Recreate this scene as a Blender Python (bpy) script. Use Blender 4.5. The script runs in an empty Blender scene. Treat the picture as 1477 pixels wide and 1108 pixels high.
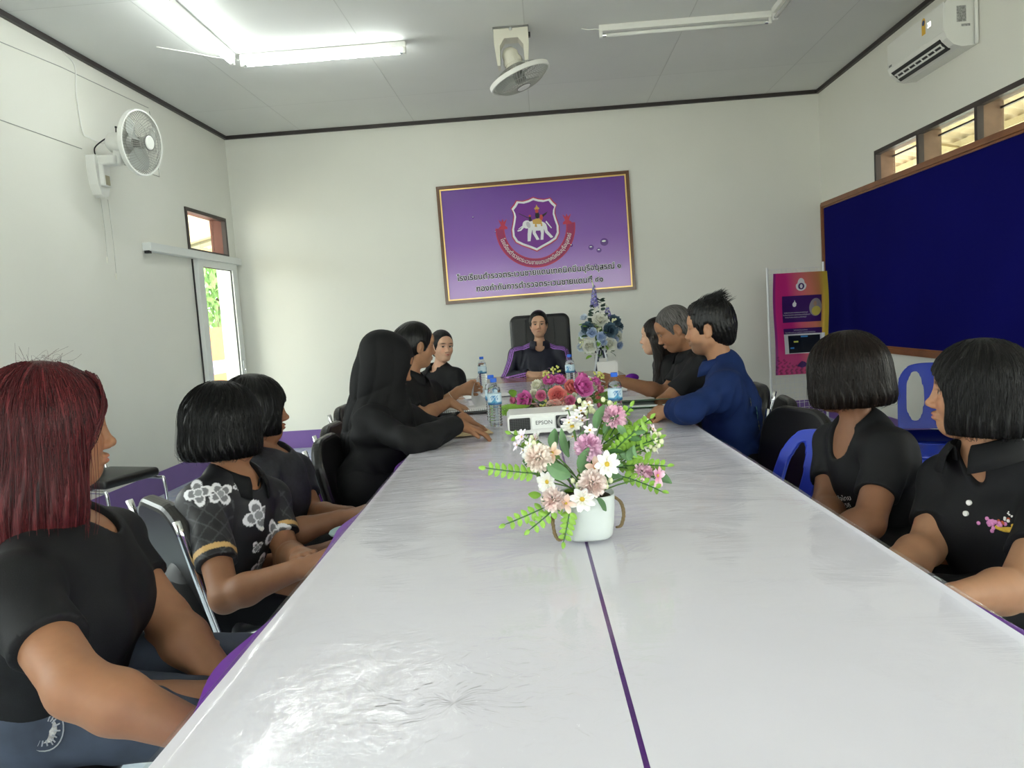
import bpy, bmesh, math, random
import numpy as np
from mathutils import Vector, Matrix, Euler
random.seed(7); rng = np.random.default_rng(7)
PI = math.pi
scene = bpy.context.scene
COL = scene.collection

# ------------------------------------------------------------------ materials
MATS = {}
def mat(name, color=(.8,.8,.8), rough=.5, metal=0., coat=0., spec=.5, emit=None, estr=0., trans=0., ior=1.45,
        bump=None, vary=None, attr=None, alpha=None, sheen=0., coat_rough=.1, subs=0., aniso=0.):
    """bump=(kind, scale, strength, distance); vary=(scale, amount)"""
    if name in MATS: return MATS[name]
    m = bpy.data.materials.new(name); m.use_nodes = True
    nt = m.node_tree; b = nt.nodes['Principled BSDF']
    b.inputs['Base Color'].default_value = (*color, 1)
    b.inputs['Roughness'].default_value = rough
    b.inputs['Metallic'].default_value = metal
    b.inputs['Specular IOR Level'].default_value = spec
    b.inputs['Coat Weight'].default_value = coat
    b.inputs['Coat Roughness'].default_value = coat_rough
    b.inputs['Transmission Weight'].default_value = trans
    b.inputs['IOR'].default_value = ior
    b.inputs['Sheen Weight'].default_value = sheen
    b.inputs['Anisotropic'].default_value = aniso
    if subs:
        b.inputs['Subsurface Weight'].default_value = subs
        b.inputs['Subsurface Radius'].default_value = (1,.35,.2); b.inputs['Subsurface Scale'].default_value = .006
    if alpha is not None: b.inputs['Alpha'].default_value = alpha
    if emit:
        b.inputs['Emission Color'].default_value = (*emit,1); b.inputs['Emission Strength'].default_value = estr
    src = None
    tc = nt.nodes.new('ShaderNodeTexCoord')
    if attr:
        a = nt.nodes.new('ShaderNodeAttribute'); a.attribute_name = attr; src = a.outputs['Color']
        nt.links.new(src, b.inputs['Base Color'])
    if vary:
        n = nt.nodes.new('ShaderNodeTexNoise'); n.inputs['Scale'].default_value = vary[0]; n.inputs['Detail'].default_value = 4
        nt.links.new(tc.outputs['Object'], n.inputs['Vector'])
        mr = nt.nodes.new('ShaderNodeMapRange'); mr.inputs['From Min'].default_value=.25; mr.inputs['From Max'].default_value=.75
        mr.inputs['To Min'].default_value = 1-vary[1]; mr.inputs['To Max'].default_value = 1+vary[1]
        nt.links.new(n.outputs['Fac'], mr.inputs['Value'])
        mx = nt.nodes.new('ShaderNodeMix'); mx.data_type='RGBA'; mx.blend_type='MULTIPLY'; mx.inputs[0].default_value=1
        if src: nt.links.new(src, mx.inputs[6])
        else: mx.inputs[6].default_value=(*color,1)
        nt.links.new(mr.outputs['Result'], mx.inputs[7])
        nt.links.new(mx.outputs[2], b.inputs['Base Color'])
    if bump:
        kind, sc, st, dist = bump
        if kind == 'noise':
            n = nt.nodes.new('ShaderNodeTexNoise'); n.inputs['Scale'].default_value=sc; n.inputs['Detail'].default_value=5; o=n.outputs['Fac']
        elif kind == 'weave':
            n = nt.nodes.new('ShaderNodeTexVoronoi'); n.inputs['Scale'].default_value=sc; o=n.outputs['Distance']
        else:
            n = nt.nodes.new('ShaderNodeTexWave'); n.inputs['Scale'].default_value=sc; n.inputs['Distortion'].default_value=2; o=n.outputs['Fac']
        nt.links.new(tc.outputs['Object'], n.inputs['Vector'])
        bp = nt.nodes.new('ShaderNodeBump'); bp.inputs['Strength'].default_value=st; bp.inputs['Distance'].default_value=dist
        nt.links.new(o, bp.inputs['Height']); nt.links.new(bp.outputs['Normal'], b.inputs['Normal'])
    MATS[name]=m; return m

# ------------------------------------------------------------------ objects
def mesh_obj(name, geo, m=None, parent=None, smooth=False, loc=None, kind=None, cols=None, attrs=None):
    v, f = geo
    me = bpy.data.meshes.new(name)
    if isinstance(v, np.ndarray) and isinstance(f, np.ndarray):
        nv, nf, k = len(v), len(f), f.shape[1]
        me.vertices.add(nv); me.vertices.foreach_set('co', np.ascontiguousarray(v, dtype=np.float32).ravel())
        me.loops.add(nf*k); me.loops.foreach_set('vertex_index', np.ascontiguousarray(f, dtype=np.int32).ravel())
        me.polygons.add(nf); me.polygons.foreach_set('loop_start', np.arange(0, nf*k, k, dtype=np.int32))
        me.update(calc_edges=True); me.validate()
    else:
        me.from_pydata([tuple(map(float,p)) for p in v], [], [tuple(map(int,q)) for q in f]); me.update()
    if cols is not None:
        a = me.color_attributes.new('Col','FLOAT_COLOR','POINT')
        c = np.ones((len(v),4), dtype=np.float32); c[:,:3]=cols; a.data.foreach_set('color', c.ravel())
    if attrs:
        for an, av in attrs.items():
            a = me.attributes.new(an,'FLOAT_VECTOR','POINT'); a.data.foreach_set('vector', np.ascontiguousarray(av,dtype=np.float32).ravel())
    if smooth: me.polygons.foreach_set('use_smooth', [True]*len(me.polygons))
    if m:
        for mm in (m if isinstance(m,(list,tuple)) else [m]): me.materials.append(mm)
    o = bpy.data.objects.new(name, me); COL.objects.link(o)
    if parent: o.parent = parent
    if loc is not None: o.location = loc
    if kind: o['kind'] = kind
    return o
def tag(o, label, cat, group=None):
    o['label']=label; o['category']=cat
    if group: o['group']=group
    return o
def thing(name, label, cat, loc=(0,0,0), rz=0., group=None, rot=None):
    o = bpy.data.objects.new(name, None); COL.objects.link(o); o.empty_display_size=.1
    o.location = loc; o.rotation_euler = rot if rot else (0,0,rz)
    return tag(o,label,cat,group)
def dup(root, loc, rz, label, group=None):
    r = root.copy(); COL.objects.link(r); r.location=loc; r.rotation_euler=(0,0,rz); r['label']=label
    if group: r['group']=group
    for ch in list(root.children):
        c = ch.copy(); COL.objects.link(c); c.parent=r
        for g in list(ch.children):
            d = g.copy(); COL.objects.link(d); d.parent=c
    return r

# ------------------------------------------------------------------ geometry (all return (verts, faces) lists)
def join(*gs):
    V=[];F=[]
    for v,f in gs:
        n=len(V); V.extend([tuple(p) for p in v]); F.extend([tuple(i+n for i in q) for q in f])
    return V,F
def xf(g, M):
    return [tuple(M @ Vector(p)) for p in g[0]], g[1]
def T(x,y,z): return Matrix.Translation((x,y,z))
def RX(a): return Matrix.Rotation(a,4,'X')
def RY(a): return Matrix.Rotation(a,4,'Y')
def RZ(a): return Matrix.Rotation(a,4,'Z')
def SC(x,y,z): return Matrix.Diagonal((x,y,z,1))
def box(x0,x1,y0,y1,z0,z1):
    v=[(x,y,z) for x in (x0,x1) for y in (y0,y1) for z in (z0,z1)]
    return v,[(0,1,3,2),(4,6,7,5),(0,4,5,1),(2,3,7,6),(0,2,6,4),(1,5,7,3)]
def bm_geo(bm):
    bm.verts.index_update()
    g=([tuple(v.co) for v in bm.verts],[tuple(v.index for v in f.verts) for f in bm.faces]); bm.free(); return g
def rbox(x0,x1,y0,y1,z0,z1,r=.01,seg=3):
    bm=bmesh.new(); g=box(x0,x1,y0,y1,z0,z1)
    vs=[bm.verts.new(p) for p in g[0]]
    for f in g[1]: bm.faces.new([vs[i] for i in f])
    bmesh.ops.recalc_face_normals(bm,faces=bm.faces)
    r=min(r,.499*min(abs(x1-x0),abs(y1-y0),abs(z1-z0)))
    bmesh.ops.bevel(bm,geom=bm.edges[:],offset=r,segments=seg,profile=.5,affect='EDGES')
    return bm_geo(bm)
def frames(path):
    P=[Vector(p) for p in path]; n=len(P); out=[]
    t0=(P[1]-P[0]).normalized(); a=Vector((0,0,1)) if abs(t0.z)<.9 else Vector((1,0,0))
    nrm=(a-t0*a.dot(t0)).normalized()
    for i in range(n):
        t=(P[min(i+1,n-1)]-P[max(i-1,0)]).normalized()
        nrm=(nrm-t*nrm.dot(t))
        nrm=nrm.normalized() if nrm.length>1e-6 else t.orthogonal().normalized()
        out.append((P[i],t,nrm,t.cross(nrm)))
    return out
def tube(path,r,n=8,cap=True,closed=False):
    fr=frames(path); m=len(fr); V=[];F=[]
    for i,(p,t,a,b) in enumerate(fr):
        rr=r[i] if isinstance(r,(list,tuple)) else r
        for k in range(n):
            c=2*PI*k/n; V.append(tuple(p+a*(rr*math.cos(c))+b*(rr*math.sin(c))))
    L=m if closed else m-1
    for i in range(L):
        for k in range(n):
            j=(i+1)%m; F.append((i*n+k,i*n+(k+1)%n,j*n+(k+1)%n,j*n+k))
    if cap and not closed:
        F.append(tuple(range(n-1,-1,-1))); F.append(tuple((m-1)*n+k for k in range(n)))
    return V,F
def lathe(prof,n=24,cap=True):
    V=[];F=[]
    for r,z in prof:
        for k in range(n): c=2*PI*k/n; V.append((r*math.cos(c),r*math.sin(c),z))
    for i in range(len(prof)-1):
        for k in range(n): F.append((i*n+k,i*n+(k+1)%n,(i+1)*n+(k+1)%n,(i+1)*n+k))
    if cap:
        F.append(tuple(range(n-1,-1,-1))); F.append(tuple((len(prof)-1)*n+k for k in range(n)))
    return V,F
def sphere(r=1,n=10,m=7,c=(0,0,0),s=(1,1,1)):
    V=[(c[0],c[1],c[2]-r*s[2])];F=[]
    for i in range(1,m):
        a=-PI/2+PI*i/m
        for k in range(n):
            b=2*PI*k/n; V.append((c[0]+r*s[0]*math.cos(a)*math.cos(b),c[1]+r*s[1]*math.cos(a)*math.sin(b),c[2]+r*s[2]*math.sin(a)))
    V.append((c[0],c[1],c[2]+r*s[2])); e=len(V)-1
    for k in range(n): F.append((0,1+(k+1)%n,1+k))
    for i in range(m-2):
        for k in range(n): F.append((1+i*n+k,1+i*n+(k+1)%n,1+(i+1)*n+(k+1)%n,1+(i+1)*n+k))
    for k in range(n): F.append((1+(m-2)*n+k,1+(m-2)*n+(k+1)%n,e))
    return V,F
def prism(poly,y0,y1):
    """poly in xz, extruded along y"""
    n=len(poly); V=[(x,y0,z) for x,z in poly]+[(x,y1,z) for x,z in poly]
    F=[tuple(range(n)),tuple(range(2*n-1,n-1,-1))]+[(i,n+i,n+(i+1)%n,(i+1)%n) for i in range(n)]
    return V,F
def gridsurf(fn,nu,nv):
    V=[fn(i/nu,j/nv) for j in range(nv+1) for i in range(nu+1)]
    F=[(j*(nu+1)+i,j*(nu+1)+i+1,(j+1)*(nu+1)+i+1,(j+1)*(nu+1)+i) for j in range(nv) for i in range(nu)]
    return V,F
def arc(cx,cy,r,a0,a1,n):
    return [(cx+r*math.cos(a0+(a1-a0)*i/n),cy+r*math.sin(a0+(a1-a0)*i/n)) for i in range(n+1)]
def rrect(w,h,r,n=6):
    p=[]
    for cx,cy,a in ((w/2-r,h/2-r,0),(-w/2+r,h/2-r,PI/2),(-w/2+r,-h/2+r,PI),(w/2-r,-h/2+r,1.5*PI)):
        p+=arc(cx,cy,r,a,a+PI/2,n)
    return p
def smoothpath(pts,n=6):
    P=[Vector(p) for p in pts]; out=[]
    for i in range(len(P)-1):
        p0=P[max(i-1,0)];p1=P[i];p2=P[i+1];p3=P[min(i+2,len(P)-1)]
        for k in range(n):
            t=k/n; out.append(.5*((2*p1)+(p2-p0)*t+(2*p0-5*p1+4*p2-p3)*t*t+(3*p1-p0-3*p2+p3)*t**3))
    out.append(P[-1]); return [tuple(p) for p in out]
def text_geo(s,size,depth=.0005,align='CENTER'):
    cu=bpy.data.curves.new('t','FONT'); cu.body=s; cu.size=size; cu.extrude=depth; cu.align_x=align; cu.resolution_u=3
    o=bpy.data.objects.new('t',cu); COL.objects.link(o)
    dg=bpy.context.evaluated_depsgraph_get(); me=bpy.data.meshes.new_from_object(o.evaluated_get(dg))
    g=([tuple(v.co) for v in me.vertices],[tuple(p.vertices) for p in me.polygons])
    bpy.data.objects.remove(o); bpy.data.curves.remove(cu); bpy.data.meshes.remove(me)
    return g
def extent(g):
    xs=[p[0] for p in g[0]]; return (min(xs),max(xs)) if xs else (0,0)
def poly2(pts, z0, z1):
    """polygon in xy between z0 and z1"""
    n=len(pts); V=[(x,y,z0) for x,y in pts]+[(x,y,z1) for x,y in pts]
    return V,[tuple(range(n-1,-1,-1)),tuple(range(n,2*n))]+[(i,(i+1)%n,n+(i+1)%n,n+i) for i in range(n)]

# ------------------------------------------------------------------ signed distance modelling for bodies, hair and clothing
def nz(a): a=np.asarray(a,float); return a/max(np.linalg.norm(a),1e-9)
def A(*a): return np.array(a,float)
class S:
    """one solid: kind 'c' tapered capsule (a,b,ra,rb); 'e' ellipsoid (c,axes,r); 'p' half space (pt,n)"""
    def __init__(s,kind,*args,k=.02,mode='u',cut=None):
        s.kind=kind; s.a=args; s.k=k; s.mode=mode; s.cut=cut
    def grown(s,e,k=None):
        a=s.a
        if s.kind=='c': a=(a[0],a[1],a[2]+e,a[3]+e)
        elif s.kind=='e': a=(a[0],a[1],np.asarray(a[2])+e)
        return S(s.kind,*a,k=s.k if k is None else k,mode=s.mode,cut=s.cut)
    def bounds(s):
        if s.kind=='c':
            a,b,ra,rb=s.a; return np.minimum(np.asarray(a)-ra,np.asarray(b)-rb),np.maximum(np.asarray(a)+ra,np.asarray(b)+rb)
        if s.kind=='e':
            c,ax,r=s.a; ext=np.sqrt(((np.asarray(ax).T*np.asarray(r))**2).sum(1)); return np.asarray(c)-ext,np.asarray(c)+ext
        return None
    def d(s,X,Y,Z):
        if s.kind=='c':
            a,b,ra,rb=s.a; ba=np.asarray(b,float)-np.asarray(a,float); L=max(ba@ba,1e-9)
            px,py,pz=X-a[0],Y-a[1],Z-a[2]
            h=np.clip((px*ba[0]+py*ba[1]+pz*ba[2])/L,0,1)
            r=np.sqrt((px-h*ba[0])**2+(py-h*ba[1])**2+(pz-h*ba[2])**2)-(ra+(rb-ra)*h)
        elif s.kind=='e':
            c,ax,rr=s.a; px,py,pz=X-c[0],Y-c[1],Z-c[2]
            q=[(px*v[0]+py*v[1]+pz*v[2]) for v in ax]
            k0=np.sqrt(sum((qi/ri)**2 for qi,ri in zip(q,rr))); k1=np.sqrt(sum((qi/ri**2)**2 for qi,ri in zip(q,rr)))+1e-9
            r=k0*(k0-1)/k1
        else:
            pt,n=s.a; r=(X-pt[0])*n[0]+(Y-pt[1])*n[1]+(Z-pt[2])*n[2]
        if s.cut is not None:
            for pt,n in s.cut: r=np.maximum(r,(X-pt[0])*n[0]+(Y-pt[1])*n[1]+(Z-pt[2])*n[2])
        return r
def smin(a,b,k):
    h=np.maximum(k-np.abs(a-b),0)/max(k,1e-6); return np.minimum(a,b)-h*h*k*.25
def fold(v,d,s):
    if s.mode=='u': return smin(v,d,s.k)
    if s.mode=='s': return -smin(-v,d,s.k)
    return -smin(-v,-d,s.k)
def sdf_at(sol,P):
    P=np.asarray(P,float); v=np.full(P.shape[:-1],1.0)
    for s in sol: v=fold(v,s.d(P[...,0],P[...,1],P[...,2]),s)
    return v
def axis(lo,hi,h,fine):
    """non uniform axis: spacing h, finer in the intervals fine=[(lo,hi,h2)]"""
    out=[lo]; x=lo
    while x<hi:
        st=h
        for a,b,h2 in fine:
            if a-h<=x<=b: st=min(st,h2)
        x+=st; out.append(x)
    return np.array(out)
def nets(sol,h=.006,fine=(),noise=None,pad=.02):
    """iso-surface of the folded solids (vectorised surface nets) -> verts, quads"""
    lo=np.full(3,1e9);hi=-lo
    for s in sol:
        if s.mode=='u':
            b=s.bounds()
            if b is not None: lo=np.minimum(lo,b[0]);hi=np.maximum(hi,b[1])
    lo-=pad;hi+=pad
    ax=[axis(lo[i],hi[i],h,[(f[0][i],f[1][i],f[2]) for f in fine]).astype(np.float32) for i in range(3)]
    val=np.full([len(a) for a in ax],.5,dtype=np.float32)
    for s in sol:
        b=s.bounds()
        if b is None: sl=[slice(None)]*3
        else:
            m=.03+s.k
            sl=[slice(max(np.searchsorted(ax[i],b[0][i]-m)-1,0),np.searchsorted(ax[i],b[1][i]+m)+1) for i in range(3)]
        X=ax[0][sl[0]][:,None,None];Y=ax[1][sl[1]][None,:,None];Z=ax[2][sl[2]][None,None,:]
        if X.size*Y.size*Z.size==0: continue
        val[tuple(sl)]=fold(val[tuple(sl)],s.d(X,Y,Z).astype(np.float32),s)
    if noise is not None:
        idx=np.nonzero(np.abs(val)<.03)
        P=np.stack([ax[0][idx[0]],ax[1][idx[1]],ax[2][idx[2]]],1).astype(float)
        val[idx]+=noise(P).astype(np.float32)
    ins=val<0
    c=np.zeros([n-1 for n in val.shape],np.uint8)
    for i in (0,1):
        for j in (0,1):
            for k in (0,1): c+=ins[i:i+c.shape[0],j:j+c.shape[1],k:k+c.shape[2]]
    I,J,K=np.nonzero((c>0)&(c<8)); sh=c.shape; del c
    flat=(I*sh[1]+J)*sh[2]+K
    acc=np.zeros((len(I),3));cnt=np.zeros(len(I))
    cor=[(a,b,d) for a in (0,1) for b in (0,1) for d in (0,1)]
    cv={q:val[I+q[0],J+q[1],K+q[2]] for q in cor}
    for q in cor:
        for a in range(3):
            if q[a]: continue
            q2=list(q);q2[a]=1;q2=tuple(q2)
            v1,v2=cv[q],cv[q2]; mk=(v1<0)!=(v2<0)
            t=np.where(mk,v1/np.where(mk,v1-v2,1),0)
            p=[ax[0][I+q[0]].astype(float),ax[1][J+q[1]].astype(float),ax[2][K+q[2]].astype(float)]
            nx=[I,J,K][a]; p[a]=ax[a][nx]+t*(ax[a][nx+1]-ax[a][nx])
            for i in range(3): acc[:,i]+=np.where(mk,p[i],0)
            cnt+=mk
    V=acc/np.maximum(cnt,1)[:,None]
    def vid(i,j,k): return np.searchsorted(flat,(i*sh[1]+j)*sh[2]+k)
    Q=[]
    for a in range(3):
        b,d=[(1,2),(2,0),(0,1)][a]
        s1=[slice(None)]*3;s2=[slice(None)]*3
        s1[a]=slice(0,-1);s2[a]=slice(1,None)
        for t in (b,d): s1[t]=slice(1,-1);s2[t]=slice(1,-1)
        m1=ins[tuple(s1)];m2=ins[tuple(s2)]
        e=np.array(np.nonzero(m1!=m2)); fl=m1[tuple(e)]
        e[b]+=1;e[d]+=1
        g=[]
        for ob,od in ((-1,-1),(0,-1),(0,0),(-1,0)):
            z=e.copy();z[b]+=ob;z[d]+=od; g.append(vid(z[0],z[1],z[2]))
        g=np.stack(g,1); g[~fl]=g[~fl][:,::-1]; Q.append(g)
    return V,np.concatenate(Q).astype(np.int32)
def wob(P,f,seed=0.):
    x,y,z=P[:,0]*f,P[:,1]*f,P[:,2]*f
    return (np.sin(x+1.7*np.sin(y*.8+seed)+seed)+np.sin(y*1.1+1.3*np.sin(z*.9+2*seed)+1)+np.sin(z*1.2+1.5*np.sin(x*.7+seed)+2))/3

EXPOSURE=1.35; SKY_STR=4.0; SUN_STR=4.0; TUBE_STR=18.

# ================================================================== camera
cam_d=bpy.data.cameras.new('camera'); cam=bpy.data.objects.new('camera',cam_d); COL.objects.link(cam); scene.camera=cam
cam_d.sensor_width=36; cam_d.lens=1106.6/1477*36; cam_d.clip_start=.05
_y,_p,_r=.0452,.0876,.0665
_f=Vector((-math.sin(_y)*math.cos(_p),math.cos(_y)*math.cos(_p),-math.sin(_p))); _s=Vector((math.cos(_y),math.sin(_y),0)); _u=_s.cross(_f)
_R=_s*math.cos(_r)-_u*math.sin(_r); _U=_s*math.sin(_r)+_u*math.cos(_r)
M=Matrix((_R,_U,-_f)).transposed().to_4x4(); M.translation=(0,0,1.267); cam.matrix_world=M
scene.view_settings.view_transform='Standard'; scene.view_settings.look='None'; scene.view_settings.gamma=1
scene.view_settings.use_curve_mapping=False; scene.view_settings.exposure=EXPOSURE if 'EXPOSURE' in globals() else 0.

# ================================================================== room constants
XL,XR,YB,YF,H=-3.216,2.935,8.143,-2.6,3.346
BAND=.19
m_wall=mat('wall paint',(.79,.785,.725),.6,vary=(1.3,.02),bump=('noise',60,.05,.002))
m_ceil=mat('ceiling board',(.75,.755,.74),.7,vary=(.8,.025))
m_trim=mat('dark trim',(.035,.028,.028),.45)
m_band=mat('purple paint',(.20,.11,.36),.4,vary=(3,.08))
m_white=mat('white plastic',(.82,.82,.79),.35)
m_cream=mat('cream plastic',(.74,.72,.63),.35)
m_alu=mat('white aluminium',(.72,.74,.73),.35)
m_black=mat('black plastic',(.01,.01,.011),.4)
m_chrome=mat('chrome',(.75,.76,.77),.18,metal=1.)
m_wood=mat('brown wood',(.23,.085,.03),.35,bump=('wave',14,.08,.002),vary=(9,.25))
m_frame=mat('window frame',(.045,.032,.03),.5)
m_reveal=mat('timber reveal',(.20,.12,.075),.6,vary=(9,.2))

def glass_mat(name,tint=(.93,.97,.95),refl=1.):
    m=bpy.data.materials.new(name); m.use_nodes=True; nt=m.node_tree; nt.nodes.clear()
    o=nt.nodes.new('ShaderNodeOutputMaterial'); t=nt.nodes.new('ShaderNodeBsdfTransparent'); t.inputs[0].default_value=(*tint,1)
    g=nt.nodes.new('ShaderNodeBsdfGlossy'); g.inputs['Roughness'].default_value=.02
    f=nt.nodes.new('ShaderNodeFresnel'); f.inputs['IOR'].default_value=1.45; x=nt.nodes.new('ShaderNodeMixShader')
    ge=nt.nodes.new('ShaderNodeNewGeometry'); ml=nt.nodes.new('ShaderNodeMath'); ml.operation='MULTIPLY_ADD'; ml.inputs[1].default_value=-1; ml.inputs[2].default_value=1
    nt.links.new(ge.outputs['Backfacing'],ml.inputs[0]); mm=nt.nodes.new('ShaderNodeMath'); mm.operation='MULTIPLY'; nt.links.new(f.outputs[0],mm.inputs[0]); nt.links.new(ml.outputs[0],mm.inputs[1])
    nt.links.new(mm.outputs[0],x.inputs[0]); nt.links.new(t.outputs[0],x.inputs[1]); nt.links.new(g.outputs[0],x.inputs[2]); nt.links.new(x.outputs[0],o.inputs[0])
    return m
m_glass=glass_mat('window glass')

def wall(name,axis,pos,thick,a0,a1,z0,z1,holes,m):
    """wall in the plane axis=pos; holes=[(a0,a1,z0,z1)]"""
    As=sorted({a0,a1,*[v for h in holes for v in h[:2]]}); Zs=sorted({z0,z1,*[v for h in holes for v in h[2:]]})
    gs=[]
    for i in range(len(As)-1):
        for j in range(len(Zs)-1):
            ca,cz=(As[i]+As[i+1])/2,(Zs[j]+Zs[j+1])/2
            if any(h[0]<ca<h[1] and h[2]<cz<h[3] for h in holes): continue
            lo,hi=min(pos,pos+thick),max(pos,pos+thick)
            gs.append(box(lo,hi,As[i],As[i+1],Zs[j],Zs[j+1]) if axis=='x' else box(As[i],As[i+1],lo,hi,Zs[j],Zs[j+1]))
    return mesh_obj(name,join(*gs),m,kind='structure')

# openings
DOOR=(7.10,8.03,0.,2.0); TRL=(7.03,7.94,2.06,2.47)
WL=[(-2.1,-.3,.95,2.35),(.1,1.9,.95,2.35),(2.3,3.9,.95,2.35)]           # side windows nearer the camera, out of frame
WR_STRIP=(-.6,6.85,2.16,2.47)
WR=[(-2.2,-.9,.9,2.3),(-.5,1.5,.9,2.05),(1.9,3.6,.9,2.05)]
WF=[(-2.6,-.4,.85,2.4),(.2,2.4,.85,2.4)]
wall('wall_left','x',XL,-.16,YF-.16,YB+.16,0,H+.1,[DOOR,TRL]+WL,m_wall)
wall('wall_right','x',XR,.16,YF-.16,YB+.16,0,H+.1,[WR_STRIP]+WR,m_wall)
wall('wall_back','y',YB,.16,XL,XR,0,H+.1,[],m_wall)
wall('wall_front','y',YF,-.16,XL,XR,0,H+.1,WF,m_wall)

# ceiling with board joints
def brick_mat(name,col,mort,w,h,ms,rough,off=0.,vary=None,bumpd=.002,spec=.5,loc=(0,0,0)):
    m=mat(name,col,rough,spec=spec); nt=m.node_tree; b=nt.nodes['Principled BSDF']
    tc=nt.nodes.new('ShaderNodeTexCoord'); mp=nt.nodes.new('ShaderNodeMapping'); mp.inputs['Location'].default_value=loc
    br=nt.nodes.new('ShaderNodeTexBrick'); br.offset=off; br.inputs['Scale'].default_value=1
    br.inputs['Brick Width'].default_value=w; br.inputs['Row Height'].default_value=h; br.inputs['Mortar Size'].default_value=ms
    br.inputs['Mortar Smooth'].default_value=.2; br.inputs['Color1'].default_value=(*col,1); br.inputs['Color2'].default_value=(*[c*.97 for c in col],1); br.inputs['Mortar'].default_value=(*mort,1)
    nt.links.new(tc.outputs['Object'],mp.inputs['Vector']); nt.links.new(mp.outputs[0],br.inputs['Vector'])
    out=br.outputs['Color']
    if vary:
        n=nt.nodes.new('ShaderNodeTexNoise'); n.inputs['Scale'].default_value=vary[0]; n.inputs['Detail'].default_value=6; n.inputs['Distortion'].default_value=vary[3] if len(vary)>3 else 0
        nt.links.new(tc.outputs['Object'],n.inputs['Vector'])
        cr=nt.nodes.new('ShaderNodeValToRGB'); cr.color_ramp.elements[0].position=.35; cr.color_ramp.elements[1].position=.68
        cr.color_ramp.elements[0].color=(*vary[1],1); cr.color_ramp.elements[1].color=(*vary[2],1)
        nt.links.new(n.outputs['Fac'],cr.inputs[0]); mx=nt.nodes.new('ShaderNodeMix'); mx.data_type='RGBA'; mx.blend_type='MULTIPLY'; mx.inputs[0].default_value=1
        nt.links.new(out,mx.inputs[6]); nt.links.new(cr.outputs[0],mx.inputs[7]); out=mx.outputs[2]
    nt.links.new(out,b.inputs['Base Color'])
    bp=nt.nodes.new('ShaderNodeBump'); bp.inputs['Distance'].default_value=bumpd; bp.invert=True
    nt.links.new(br.outputs['Fac'],bp.inputs['Height']); nt.links.new(bp.outputs[0],b.inputs['Normal'])
    return m
m_ceilb=brick_mat('ceiling boards',(.76,.765,.745),(.62,.62,.6),1.2,2.4,.0035,.7,vary=(.9,(.96,.96,.96),(1.02,1.02,1.02)))
mesh_obj('ceiling',box(XL,XR,YF,YB,H,H+.1),m_ceilb,kind='structure')
m_tile=brick_mat('glazed floor tiles',(.62,.68,.72),(.5,.54,.56),.30,.30,.004,.12,vary=(7,(.74,.82,.95),(1.06,1.05,1.03),1.2),bumpd=.001)
mesh_obj('floor',box(XL-.16,XR+.16,YF-.16,YB+.16,-.1,0),m_tile,kind='structure')
# painted skirting band and dark cornice strips
def strip(name,g,m): return mesh_obj(name,g,m,kind='structure')
strip('baseboard_left',join(box(XL,XL+.006,YF,DOOR[0]-.05,0,BAND)),m_band)
strip('baseboard_right',box(XR-.006,XR,YF,YB,0,BAND),m_band)
strip('baseboard_back',box(XL+.006,XR-.006,YB-.006,YB,0,BAND),m_band)
strip('trim_1',box(XL,XL+.03,YF,YB-.03,H-.035,H),m_trim)
strip('trim_2',box(XR-.03,XR,YF,YB-.03,H-.035,H),m_trim)
strip('trim_3',box(XL,XR,YB-.03,YB,H-.035,H),m_trim)

# windows: frame, panes
def window(name,axis,pos,thick,h,mulls=(),rail=None,fm=m_frame,fw=.035,reveal=None,glass_at=.5):
    a0,a1,z0,z1=h
    def bx(p0,p1,a,b,c,d): return box(min(p0,p1),max(p0,p1),a,b,c,d) if axis=='x' else box(a,b,min(p0,p1),max(p0,p1),c,d)
    s=1 if thick>0 else -1
    p0,p1=pos-.012*s,pos+.03*s                       # face frame, slightly proud of the wall
    g=[bx(p0,p1,a0,a1,z1-fw,z1),bx(p0,p1,a0,a1,z0,z0+fw),bx(p0,p1,a0,a0+fw,z0+fw,z1-fw),bx(p0,p1,a1-fw,a1,z0+fw,z1-fw)]
    for c in mulls: g.append(bx(p0,p1,c-fw/2,c+fw/2,z0+fw,z1-fw))
    root=mesh_obj(name,join(*g),fm,kind='structure')
    if reveal:
        q0,q1=pos+.03*s,pos+thick
        r=[bx(q0,q1,a0,a1,z1-.012,z1),bx(q0,q1,a0,a1,z0,z0+.012),bx(q0,q1,a0,a0+.012,z0+.012,z1-.012),bx(q0,q1,a1-.012,a1,z0+.012,z1-.012)]
        for c in mulls: r.append(bx(q0,q1,c-fw/2,c+fw/2,z0+.012,z1-.012))
        mesh_obj('timber_reveal',join(*r),reveal,root)
    gp=pos+thick*glass_at
    ed=[a0]+list(mulls)+[a1]
    for i in range(len(ed)-1):
        mesh_obj('pane',bx(gp,gp+.004,ed[i]+.012,ed[i+1]-.012,z0+.012,z1-.012),m_glass,root)
    if rail is not None: mesh_obj('glazing_bar',bx(gp-.008,gp+.012,a0+.012,a1-.012,rail-.006,rail+.006),fm,root)
    return root
window('window_1','x',XL,-.16,TRL,fm=m_frame,reveal=mat('red timber',(.16,.06,.045),.6),glass_at=.85)
window('window_2','x',XR,.16,WR_STRIP,mulls=[6.09,5.30,4.5,3.7,2.9,2.1,1.3,.5],rail=2.415,reveal=m_reveal,glass_at=.9)
n=3
for h in WL: window('window_%d'%n,'x',XL,-.16,h,mulls=[(h[0]+h[1])/2]); n+=1
for h in WR: window('window_%d'%n,'x',XR,.16,h,mulls=[(h[0]+h[1])/2]); n+=1
for h in WF: window('window_%d'%n,'y',YF,-.16,h,mulls=[(h[0]+h[1])/2]); n+=1

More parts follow.
